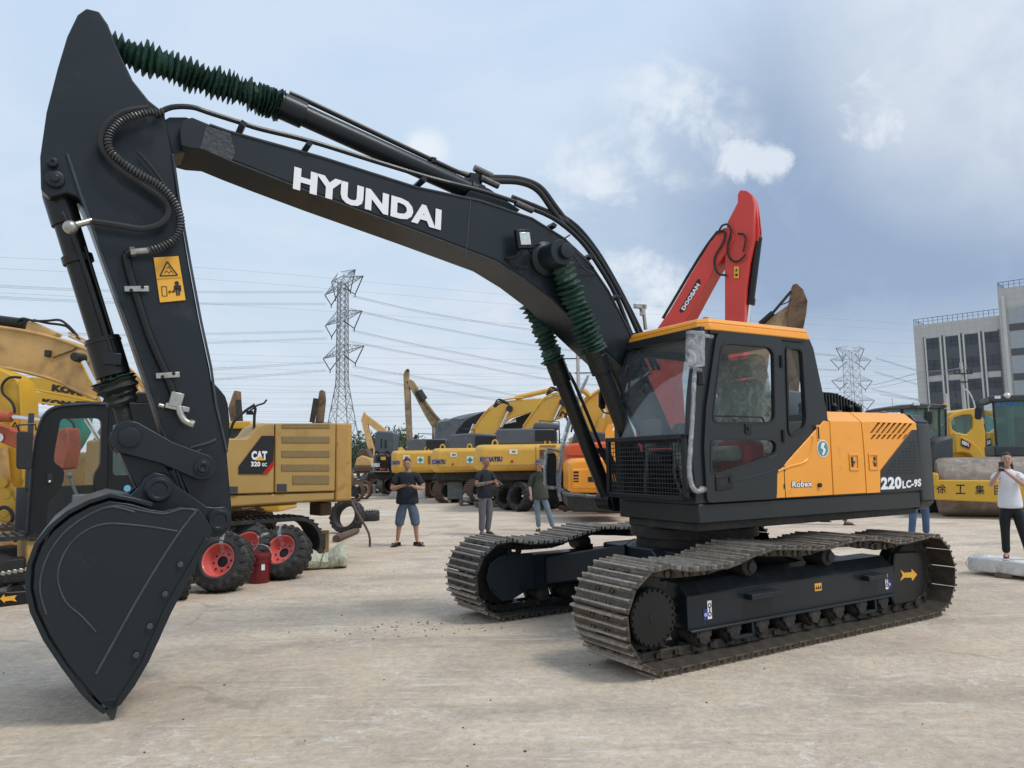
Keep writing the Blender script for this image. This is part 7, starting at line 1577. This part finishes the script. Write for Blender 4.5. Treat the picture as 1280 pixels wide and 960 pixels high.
    for a in 'lr':
        sh_, el, wr = V_(a+'s'), V_(a+'e'), V_(a+'w'); e1 = sh_.lerp(el, min(1, sleeve)); c_ = [(tuple(V_('sho') - Vector((0, 0, .01*s))), (.125*s, .098*s)), (tuple(V_('sho').lerp(sh_, .6)), .088*s*g), (tuple(sh_ + Vector((0, 0, -.005*s))), .070*s*g), (tuple(sh_.lerp(e1, .5)), .063*s*g*loose), (tuple(e1), .061*s*g*loose)]
        if sleeve > 1: c_.append((tuple(el.lerp(wr, sleeve-1)), .050*s*g))
        ch.append(c_)
    smesh('shirt', ch, K[top], t)
    # trousers
    ch = []
    for a in 'lr':
        hp, kn, an = V_(a+'h'), V_(a+'k'), V_(a+'a'); end = kn.lerp(an, max(0, (leglen-.5)*2)) if leglen > .5 else hp.lerp(kn, leglen*2)
        c_ = [(S('pel'), (.168*s*g, .122*s*g)), (tuple(hp), .108*s*g), (tuple(hp.lerp(kn, .5)), .094*s*g)]
        if leglen > .5: c_ += [(tuple(kn), .074*s*g)]
        if leglen > .9: c_ += [(tuple(kn.lerp(an, .5)), .066*s*g)]
        c_.append((tuple(end), (.064 if leglen > .9 else .080)*s*g)); ch.append(c_)
    ch[0].insert(0, (tuple(V_('pel') + Vector((0, 0, .06*s))), (.135*s*g, .105*s*g)))
    smesh('trousers' if leglen > .8 else 'shorts', ch, K[legs], t, root=1)
    # shoes
    for a in 'lr':
        an = V_(a+'a'); ty = R(D[a+'t']); f = Vector((math.sin(ty), -math.cos(ty), 0)); m = MB()
        zb2 = an.z - .085*s
        smat = {'sandal': 'ink', 'blackshoe': 'ink', 'brown': 'brownshoe', 'maroon': 'maroonshoe'}[shoes]
        if shoes == 'sandal':
            c0 = Vector((an.x, an.y, zb2)) + f*.06*s; M = Matrix.Rotation(ty, 4, 'Z'); m.box(c0 + Vector((0, 0, .012*s)), (.10*s, .27*s, .024*s), M); m.box(c0 + f*.07*s + Vector((0, 0, .055*s)), (.096*s, .045*s, .045*s), M); m.box(c0 - f*.01*s + Vector((0, 0, .06*s)), (.09*s, .03*s, .05*s), M); m.box(c0 - f*.12*s + Vector((0, 0, .05*s)), (.085*s, .02*s, .05*s), M)
            m.build('sandal', K[smat], t, .006)
        else:
            pa_ = Vector((an.x, an.y + .02*s, zb2 + .045*s)); me = skin_mesh([[(tuple(pa_ - f*.03*s), (.045*s, .05*s)), (tuple(pa_ + f*.06*s), (.048*s, .045*s)), (tuple(pa_ + f*.15*s + Vector((0, 0, -.012*s))), (.044*s, .03*s)), (tuple(pa_ + f*.20*s + Vector((0, 0, -.014*s))), (.034*s, .024*s))]], 2); mesh_obj('shoe', me, K[smat], t)
            m.box(Vector((an.x, an.y, zb2)) + f*.075*s + Vector((0, 0, .010*s)), (.088*s, .27*s, .020*s), Matrix.Rotation(ty, 4, 'Z')); m.build('sole', K['solewhite'] if shoes == 'maroon' else K['ink'], t, .008)
    # hair
    if hair == 'short' or hair == 'tied':
        line = (lambda w_: w_.z < (.042 if w_.y < -.03 else .024) - w_.y*(.55 if w_.y > 0 else .45) and not (hair == 'tied' and w_.y > -.015 and w_.z > -.06)); o = headball('hair', None, 1.075, line).build('hair', K['hair'], t, sm=60)
    if hair == 'tied':
        smesh('ponytail', [[(tuple(fc(.03, .09, .0)), .035*s), (tuple(fc(.06, .13, -.08)), .032*s), (tuple(fc(.08, .13, -.17)), .018*s)]], K['hair'], t, 2)
    if hair == 'bald':
        o = headball('hair', None, 1.012, lambda w_: w_.z < .028 - w_.y*.5).build('scalp', K['stubble'], t, sm=60)
    if cap:
        m = MB(); m.lathe([(.106, 0), (.103, .05), (.080, .085), (.03, .1)], fc(0, .012, .035), (0, 0, 1), 20); m.lathe([(.10, 0), (.165, -.015), (.168, -.008), (.10, .012)], fc(0, -.0, .03), (0, 0, 1), 24); m.build('cap', K[cap], t, .004)
    return t, D, s
def held_phone(parent_label, t, D, s, hand, off, rot):
    c = t.matrix_basis @ (Vector(D[hand])*s + Vector(off)*s)
    m = MB(); m.box((0, 0, 0), (.078*s, .012*s, .155*s)); m.box((0, -.008*s, .0), (.072*s, .004*s, .145*s)); o = m.build('smartphone', K['phone'], None, .004); o.location = c; o.rotation_euler = (R(rot[0]), R(rot[1]), t.rotation_euler[2] + R(rot[2])); tag(o, parent_label, 'smartphone', 'smartphones held by the visitors')
bpy.context.view_layer.update()
# man in navy tee and denim shorts
P = gnd(510, 683)
t, D, s = person('stocky man in a black tee, rolled denim shorts and sandals, looking down at his phone', (P.x-.02, P.y+.05, 0), R(4), 1.74,
    dict(ls=(-.20, .0, 1.375), rs=(.20, .0, 1.375), le=(-.30, -.05, 1.13), lw=(-.06, -.27, 1.20), re=(.32, -.04, 1.12), rw=(.14, -.27, 1.18), lhd=(.9, -.4, .25), rhd=(-.6, -.7, .4), lh=(-.10, 0, .82), rh=(.10, 0, .82), lk=(-.15, -.02, .48), rk=(.16, -.02, .48), la=(-.20, .02, .085), ra=(.19, .03, .085), lt=-25, rt=40, head=(0, -.045, 1.625), jaw=(0, -.05, 1.545), curl=1.0, nod=8), girth=1.27, leglen=.62, shoes='sandal', sleeve=.75)
bpy.context.view_layer.update(); held_phone('dark phone in the hands of the man in denim shorts', t, D, s, 'lw', (.08, -.07, .06), (-62, 0, 78))
# bald man with tattooed sleeve
P = gnd(607, 669)
t, D, s = person('bald man in a black polo and grey trousers with a tattooed forearm, tapping his phone', (P.x, P.y+.05, 0), R(38), 1.74,
    dict(le=(-.27, -.03, 1.12), lw=(-.05, -.28, 1.18), re=(.26, -.10, 1.13), rw=(.10, -.34, 1.10), lhd=(.7, -.6, .3), rhd=(-.3, -.8, .3), lh=(-.085, 0, .83), lk=(-.10, -.02, .48), la=(-.10, .02, .085), rk=(.09, -.03, .48), ra=(.07, .03, .085), head=(0, -.04, 1.63), curl=1.0), skin='skintan', hair='bald', girth=1.12, legs='greytrs', leglen=1.0, sleeve=.7)
V1 = Vector(D['le'])*s; V2 = Vector(D['lw'])*s; smesh('tattoo_sleeve', [[(tuple(V1.lerp(V2, -.05)), .043*s*1.12), (tuple(V1.lerp(V2, .35)), .043*s*1.12), (tuple(V1.lerp(V2, .85)), .032*s)]], K['tattoo'], t, 2)
bpy.context.view_layer.update(); held_phone('dark phone in the hand of the bald man', t, D, s, 'rw', (.0, -.09, .06), (-50, 0, 20))
# woman in olive shirt shading her eyes
P = gnd(676, 664)
t, D, s = person('woman in a loose olive shirt and pale jeans, raising one hand to her cap', (P.x, P.y+.05, 0), R(-4), 1.66,
    dict(ls=(-.165, .0, 1.36), rs=(.165, .0, 1.36), le=(-.25, -.02, 1.10), lw=(-.22, -.10, .88), re=(.30, -.08, 1.34), rw=(.09, -.16, 1.56), lhd=(.1, -.2, -1), rhd=(-.6, -.3, .6), lh=(-.085, 0, .83), rh=(.085, 0, .83), lk=(-.07, -.02, .48), rk=(.19, -.02, .49), la=(-.05, .02, .085), ra=(.30, .03, .085), head=(0, -.03, 1.62), jaw=(0, -.03, 1.545), curl=.6), sex='f', skin='skinpale', hair='tied', cap='greytrs', top='olive', legs='jeans', leglen=1.0, sleeve=1.1, girth=.98, shirt_long=.06, loose=1.22)
# woman in white tee on the slab
P = SF.o + SF.X*.52 + SF.Y*.22
t, D, s = person('woman in a white tee and black trousers standing on the slab, raising her phone', (P.x, P.y, .236), R(-30), 1.44,
    dict(ls=(-.165, .0, 1.36), rs=(.165, .0, 1.36), le=(-.26, -.20, 1.20), lw=(-.14, -.36, 1.42), re=(.20, -.24, 1.20), rw=(-.04, -.38, 1.42), lhd=(.2, -.2, 1), rhd=(-.5, -.2, .8), lh=(-.085, 0, .83), rh=(.085, 0, .83), lk=(-.10, -.01, .48), rk=(.13, .02, .48), la=(-.11, .02, .085), ra=(.21, .06, .085), head=(0, -.03, 1.62), curl=1.2, lt=-5, rt=12), sex='f', skin='skinpale', hair='tied', top='whitetee', legs='blacktrs', leglen=1.0, sleeve=.55, girth=.98, shoes='maroon')
bpy.context.view_layer.update(); held_phone('dark phone raised in the hands of the woman in the white tee', t, D, s, 'lw', (.04, -.05, .09), (-8, 0, 0))
# man in blue jeans behind the counterweight, and a walker
P = gnd(1151, 673)
person('person in blue jeans whose upper body is hidden by the counterweight', (P.x, P.y, 0), R(15), 1.70, dict(lk=(-.15, .0, .48), la=(-.19, .03, .085), rk=(.14, -.02, .48), ra=(.17, .03, .085)), legs='bluejeans', top='navytee', girth=1.05)
P = gnd(1043, 656)
person('walking person in dull camouflage trousers and brown boots, seen below the machine body', (P.x, P.y, 0), R(75), 1.70, dict(lk=(-.08, -.18, .50), la=(-.09, -.24, .085), rk=(.08, -.02, .47), ra=(.09, .26, .14), lt=0, rt=0), legs='camo', top='camo', shoes='brown')
# ================================================================== sky and sun
w = bpy.data.worlds.new('World'); scene.world = w; w.use_nodes = True; w.node_tree.nodes.clear(); t = NT(w.node_tree)
SUN_EL, SUN_AZ = R(56), R(118)          # azimuth clockwise from +Y (view direction)
out = t.n('ShaderNodeOutputWorld'); bg = t.n('ShaderNodeBackground'); bg.inputs['Strength'].default_value = .10
sky = t.n('ShaderNodeTexSky', sky_type='NISHITA', sun_disc=False, sun_elevation=SUN_EL, sun_rotation=SUN_AZ, altitude=20.0, air_density=1.0, dust_density=3.0, ozone_density=1.0)
tc = t.n('ShaderNodeTexCoord'); nrm = t.n('ShaderNodeVectorMath', operation='NORMALIZE'); t.l(tc.outputs['Generated'], nrm.inputs[0])
sp = t.n('ShaderNodeSeparateXYZ'); t.l(nrm.outputs[0], sp.inputs[0])
# direction flattened towards the horizon so that clouds stretch there
zc = t.n('ShaderNodeMath', operation='MAXIMUM'); zc.inputs[1].default_value = 0.0; t.l(sp.outputs['Z'], zc.inputs[0])
za = t.n('ShaderNodeMath', operation='ADD'); za.inputs[1].default_value = .28; t.l(zc.outputs[0], za.inputs[0])
dv = t.n('ShaderNodeVectorMath', operation='DIVIDE'); cb_ = t.n('ShaderNodeCombineXYZ'); [t.l(za.outputs[0], cb_.inputs[i]) for i in range(3)]
t.l(nrm.outputs[0], dv.inputs[0]); t.l(cb_.outputs[0], dv.inputs[1])
n1 = t.n('ShaderNodeTexNoise', i_Scale=1.1, i_Detail=7.0, i_Roughness=.52, i_Distortion=.25); t.l(dv.outputs[0], n1.inputs['Vector'])
n3 = t.n('ShaderNodeTexNoise', i_Scale=13.0, i_Detail=9.0, i_Roughness=.6, i_Distortion=.3); t.l(nrm.outputs[0], n3.inputs['Vector'])
n2 = t.n('ShaderNodeTexNoise', i_Scale=3.4, i_Detail=9.0, i_Roughness=.58, i_Distortion=.5); t.l(dv.outputs[0], n2.inputs['Vector'])
wn = t.n('ShaderNodeTexNoise', i_Scale=4.0, i_Detail=5.0, i_Roughness=.6); t.l(nrm.outputs[0], wn.inputs['Vector'])
w1_ = t.n('ShaderNodeVectorMath', operation='SUBTRACT'); t.l(wn.outputs['Color'], w1_.inputs[0]); w1_.inputs[1].default_value = (.5, .5, .5)
w2_ = t.n('ShaderNodeVectorMath', operation='SCALE'); t.l(w1_.outputs[0], w2_.inputs[0]); w2_.inputs['Scale'].default_value = .07
w3_ = t.n('ShaderNodeVectorMath', operation='ADD'); t.l(nrm.outputs[0], w3_.inputs[0]); t.l(w2_.outputs[0], w3_.inputs[1])
wnrm = t.n('ShaderNodeVectorMath', operation='NORMALIZE'); t.l(w3_.outputs[0], wnrm.inputs[0])
def blob(u, v, rad, soft=.5):
    d = ray(u, v).normalized(); dt = t.n('ShaderNodeVectorMath', operation='DOT_PRODUCT'); t.l(wnrm.outputs[0], dt.inputs[0]); dt.inputs[1].default_value = d
    mr = t.n('ShaderNodeMapRange', interpolation_type='SMOOTHSTEP'); mr.inputs['From Min'].default_value = math.cos(math.atan(rad/FOC)); mr.inputs['From Max'].default_value = math.cos(math.atan(rad*soft/FOC) if soft else 0)
    t.l(dt.outputs['Value'], mr.inputs['Value']); return mr.outputs[0]
def mix(f, a, b_):
    m_ = t.n('ShaderNodeMix', data_type='RGBA'); 
    if isinstance(f, (int, float)): m_.inputs[0].default_value = f
    else: t.l(f, m_.inputs[0])
    for i, c in ((6, a), (7, b_)):
        if isinstance(c, tuple): m_.inputs[i].default_value = col4(c)
        else: t.l(c, m_.inputs[i])
    return m_.outputs[2]
def mth(op, a, b_=None, cl=False):
    m_ = t.n('ShaderNodeMath', operation=op, use_clamp=cl)
    for i, c in ((0, a), (1, b_)):
        if c is None: continue
        if isinstance(c, (int, float)): m_.inputs[i].default_value = c
        else: t.l(c, m_.inputs[i])
    return m_.outputs[0]
def rng(x, a, b_, c=0., d=1.):
    m_ = t.n('ShaderNodeMapRange', interpolation_type='SMOOTHSTEP'); t.l(x, m_.inputs['Value'])
    for k, v in (('From Min', a), ('From Max', b_), ('To Min', c), ('To Max', d)): m_.inputs[k].default_value = v
    return m_.outputs[0]
k_ = 10.9
c_hi = tuple(k_*x for x in srgb(194, 214, 238)[:3]); c_mid = tuple(k_*x for x in srgb(197, 215, 233)[:3]); c_hor = tuple(k_*x for x in srgb(204, 216, 227)[:3])
c_dark = tuple(k_*x for x in srgb(146, 166, 194)[:3]); c_white = tuple(k_*x for x in srgb(232, 239, 245)[:3]); c_warm = tuple(k_*x for x in srgb(226, 222, 230)[:3])
veil = mix(rng(sp.outputs['Z'], .02, .30), c_hor, c_mid); veil = mix(rng(sp.outputs['Z'], .25, .62), veil, c_hi)
veil = mix(mth('MULTIPLY', rng(n2.outputs['Fac'], .38, .68), .45), veil, tuple(k_*x for x in srgb(216, 226, 240)[:3]))
dk = mth('MULTIPLY', mth('MAXIMUM', mth('MAXIMUM', blob(1130, 330, 430, .15), mth('MULTIPLY', blob(900, 340, 300, .1), .50)), mth('MULTIPLY', blob(1420, 320, 420, .2), .85)), rng(n1.outputs['Fac'], .22, .60, .55, 1.0))
dk = mth('MULTIPLY', dk, rng(sp.outputs['Z'], .06, .22, .25, 1.0))
cl = mix(mth('MULTIPLY', mth('MULTIPLY', dk, 1.1), rng(n3.outputs['Fac'], .25, .6, .85, 1.0), True), veil, c_dark)
gl = mth('MULTIPLY', blob(1300, 0, 270, .02), rng(n3.outputs['Fac'], .2, .6, .5, .85))
cl = mix(mth('MULTIPLY', gl, .8), cl, c_white)
n4 = t.n('ShaderNodeTexNoise', i_Scale=24.0, i_Detail=9.0, i_Roughness=.62, i_Distortion=.4); t.l(nrm.outputs[0], n4.inputs['Vector'])
puff = rng(mth('ADD', mth('MULTIPLY', mth('MAXIMUM', blob(918, 196, 46, .02), mth('MAXIMUM', blob(955, 203, 40, .02), mth('MULTIPLY', blob(1090, 140, 60, .02), .75))), .75), mth('MULTIPLY', n4.outputs['Fac'], 1.5)), 1.10, 1.55, 0, .80)
p2 = mth('MULTIPLY', mth('MAXIMUM', blob(850, 155, 110, .1), mth('MAXIMUM', blob(760, 265, 130, .1), blob(820, 355, 80, .1))), rng(mth('ADD', mth('MULTIPLY', n2.outputs['Fac'], .5), mth('MULTIPLY', n3.outputs['Fac'], .5)), .47, .62, 0, .75))
p3 = mth('MULTIPLY', blob(610, 400, 170, .1), rng(n2.outputs['Fac'], .40, .7, 0, .6))
cl = mix(mth('MAXIMUM', mth('MULTIPLY', puff, .9), p2), cl, c_white); cl = mix(p3, cl, c_warm)
p4 = mth('MULTIPLY', blob(530, 195, 40, .1), rng(n2.outputs['Fac'], .42, .55, 0, .8)); cl = mix(p4, cl, c_white)
fin = mix(.90, sky.outputs[0], cl)
t.l(fin, bg.inputs['Color']); t.l(bg.outputs[0], out.inputs['Surface'])
sl = bpy.data.lights.new('sun', 'SUN'); so = bpy.data.objects.new('sun', sl); COL.objects.link(so); sl.energy = 1.7; sl.angle = R(16); sl.color = (1.0, .95, .88)
dirv = Vector((math.cos(SUN_EL)*math.sin(SUN_AZ), math.cos(SUN_EL)*math.cos(SUN_AZ), math.sin(SUN_EL)))
so.rotation_euler = dirv.to_track_quat('Z', 'Y').to_euler(); so.location = (0, 0, 30)

# ================================================================== ground
m_, t = new_mat('dusty_concrete_yard'); out = t.n('ShaderNodeOutputMaterial'); b = t.n('ShaderNodeBsdfPrincipled', i_Roughness=.9); b.inputs['Specular IOR Level'].default_value = .2
tc = t.n('ShaderNodeTexCoord')
def nz(scale, det=6., rough=.6, dist=0., stretch=None, rot=0.):
    v = tc.outputs['Object']
    if stretch or rot:
        mp = t.n('ShaderNodeMapping'); mp.inputs['Rotation'].default_value = (0, 0, rot); mp.inputs['Scale'].default_value = stretch or (1, 1, 1)
        mp.vector_type = 'POINT'; t.l(v, mp.inputs['Vector']); v = mp.outputs[0]
    n_ = t.n('ShaderNodeTexNoise', i_Scale=scale, i_Detail=det, i_Roughness=rough, i_Distortion=dist); t.l(v, n_.inputs['Vector']); return n_.outputs['Fac']
base = mix(rng(nz(.16, 5., .6), .35, .65), (.59, .48, .36), (.69, .58, .45))
base = mix(rng(nz(1.1, 8., .65, .3), .42, .66, 0, .45), base, (.38, .32, .26))
base = mix(rng(nz(2.6, 10., .7, .8), .56, .70, 0, .55), base, (.62, .57, .51))           # pale scuffs
st1 = rng(nz(1.0, 7., .65, .35, (.35, 2.0, 1), R(-12)), .52, .68, 0, .35); base = mix(st1, base, (.36, .31, .25))
st2 = rng(nz(1.3, 7., .65, .6, (.35, 3.0, 1), R(30)), .55, .68, 0, .35); base = mix(st2, base, (.35, .30, .245))
st3 = rng(nz(2.0, 8., .7, .6, (.3, 4., 1), R(-35)), .60, .70, 0, .5); base = mix(st3, base, (.66, .62, .56))
wv = t.n('ShaderNodeTexWave', wave_type='BANDS', bands_direction='Y', i_Scale=.16, i_Distortion=3.2, i_Detail=3.0); wv.inputs['Detail Scale'].default_value = .35
mp = t.n('ShaderNodeMapping'); mp.inputs['Rotation'].default_value = (0, 0, R(-14)); mp.inputs['Scale'].default_value = (.35, 1, 1); t.l(tc.outputs['Object'], mp.inputs['Vector']); t.l(mp.outputs[0], wv.inputs['Vector'])
trk = mth('MULTIPLY', rng(wv.outputs['Fac'], .80, .98), rng(nz(.9, 6., .6), .42, .62, .0, .5)); base = mix(trk, base, (.33, .285, .235))
grit = rng(nz(22., 4., .7), .60, .72, 0, .5); base = mix(grit, base, (.22, .19, .16))
spk = rng(nz(60., 2., .5), .70, .78, 0, .6); base = mix(spk, base, (.62, .58, .52))
fine = rng(nz(14., 10., .8, .4), .3, .7, .80, 1.16); mm_ = t.n('ShaderNodeMix', data_type='RGBA', blend_type='MULTIPLY'); mm_.inputs[0].default_value = 1; t.l(base, mm_.inputs[6]); t.l(fine, mm_.inputs[7]); base = mm_.outputs[2]
scr = rng(nz(5., 8., .7, .8, (.10, 1.6, 1), R(-18)), .60, .70, 0, .55); base = mix(scr, base, (.38, .31, .24))
scr2 = rng(nz(6., 8., .7, .8, (.25, 1.5, 1), R(12)), .58, .66, 0, .7); base = mix(scr2, base, (.74, .69, .62))
pat = mth('MULTIPLY', rng(nz(.8, 5., .6, .4), .50, .62), rng(nz(9., 10., .85, .6), .52, .60, 0, .75)); base = mix(pat, base, (.78, .74, .68))
redp = rng(nz(.45, 5., .6, .3), .52, .68, 0, .35); base = mix(redp, base, (.50, .385, .29))
vo = t.n('ShaderNodeTexVoronoi', feature='DISTANCE_TO_EDGE', i_Scale=.22); vw = t.n('ShaderNodeVectorMath', operation='ADD'); vn = t.n('ShaderNodeTexNoise', i_Scale=1.2, i_Detail=6.0); t.l(tc.outputs['Object'], vn.inputs['Vector']); t.l(tc.outputs['Object'], vw.inputs[0]); t.l(vn.outputs['Color'], vw.inputs[1]); t.l(vw.outputs[0], vo.inputs['Vector'])
crk = mth('MULTIPLY', rng(vo.outputs['Distance'], .0, .012, 1, 0), rng(nz(.7, 4., .6), .48, .6, 0, .3)); base = mix(crk, base, (.17, .14, .11))
oil = mth('MULTIPLY', rng(nz(.55, 6., .6, .5), .62, .72, 0, .45), rng(nz(7., 6., .7), .4, .6)); base = mix(oil, base, (.20, .17, .14))
t.l(base, b.inputs['Base Color'])
hgt = mth('ADD', mth('MULTIPLY', nz(6., 8., .7), .6), mth('ADD', mth('MULTIPLY', nz(40., 6., .7), .25), mth('MULTIPLY', mth('ADD', st1, trk), -.35)))
bp = t.n('ShaderNodeBump', i_Strength=1.0, i_Distance=.04); t.l(hgt, bp.inputs['Height']); t.l(bp.outputs[0], b.inputs['Normal']); t.l(b.outputs[0], out.inputs[0])
K['ground'] = m_
m = MB(); xs = [-900, -120, -40, -20, -10, -5, 0, 5, 10, 20, 40, 120, 900]; ys = [-60, -10, 0, 2, 4, 6, 8, 10, 14, 18, 24, 32, 60, 140, 1500]
gv = [[m.V((x, y, 0)) for x in xs] for y in ys]
for j in range(len(ys)-1):
    for i in range(len(xs)-1): m._f([gv[j][i], gv[j][i+1], gv[j+1][i+1], gv[j+1][i]])
g = m.build('ground', K['ground'], None, sm=0); tag(g, kind='structure')
# loose grit and small stones
m = MB()
for i in range(50):
    u = rnd.uniform(-60, 1340); v = 640 + 330*rnd.random()**.8; P = gnd(u, v); r = rnd.choice([.003, .004, .005, .006, .008])*(1+.3*rnd.random())*(1 if v > 700 else 1.3)
    m.ball((P.x, P.y, r*.4), r, 5, 4, (1.2, 1, .7), .25)
P0 = gnd(530, 785)
for i in range(110):
    r = rnd.choice([.003, .004, .006, .010]); m.ball((P0.x + rnd.gauss(0, .55), P0.y + rnd.gauss(0, .22), r*.3), r, 5, 4, (1.2, 1, .6), .3)
tag(m.build('gravel', K['rust'], None, sm=0), 'scattered dark grit and small stones on the dusty yard', 'gravel', kind='stuff')
# ---- loose pieces of these become parts of their own
def split_islands(o):
    bm = bmesh.new(); bm.from_mesh(o.data); bm.verts.ensure_lookup_table(); seen = set(); isl = []
    for v in bm.verts:
        if v in seen: continue
        st = [v]; seen.add(v); g = []
        while st:
            a = st.pop(); g.append(a.index)
            for e in a.link_edges:
                b = e.other_vert(a)
                if b not in seen: seen.add(b); st.append(b)
        isl.append(set(g))
    bm.free()
    if len(isl) < 2: return
    src = o.data
    for k, g in enumerate(isl):
        b2 = bmesh.new(); b2.from_mesh(src); b2.verts.ensure_lookup_table(); bmesh.ops.delete(b2, geom=[v for v in b2.verts if v.index not in g], context='VERTS')
        me = src.copy(); b2.to_mesh(me); b2.free()
        if k == 0: first = me
        else: c = o.copy(); c.data = me; COL.objects.link(c)
    o.data = first
for o in list(scene.objects):
    if o.type == 'MESH' and o.name.split('.')[0] in ('front_crossbar', 'link_pin', 'pipe_clamp', 'cab_pillar', 'guard_bolt', 'clamp_bolt', 'door_hinge', 'skid', 'wrapped_box', 'drum_yoke', 'boom_pin', 'hose_fitting', 'roller_guard', 'hood_latch', 'bolt_cap', 'cylinder_bracket', 'bolt_hole', 'hose_bundle'): split_islands(o)
# ================================================================== camera
cam = bpy.data.cameras.new('camera'); co = bpy.data.objects.new('camera', cam); COL.objects.link(co)
cam.sensor_fit = 'HORIZONTAL'; cam.sensor_width = 36.0; cam.lens = FOC/1280*36.0
cam.clip_start = .05; cam.clip_end = 6000
M = Matrix((( RI.x, UPV.x, -FW.x, 0), (RI.y, UPV.y, -FW.y, 0), (RI.z, UPV.z, -FW.z, EYE), (0, 0, 0, 1)))
co.matrix_world = M
scene.camera = co
scene.view_settings.view_transform = 'Standard'; scene.view_settings.look = 'None'; scene.view_settings.gamma = 1; scene.view_settings.use_curve_mapping = False
scene.view_settings.exposure = 0.07
scene.cycles.max_bounces = 6; scene.cycles.transparent_max_bounces = 12; scene.cycles.diffuse_bounces = 3; scene.cycles.glossy_bounces = 3
scene.cycles.use_denoising = True
scene.render.use_persistent_data = False
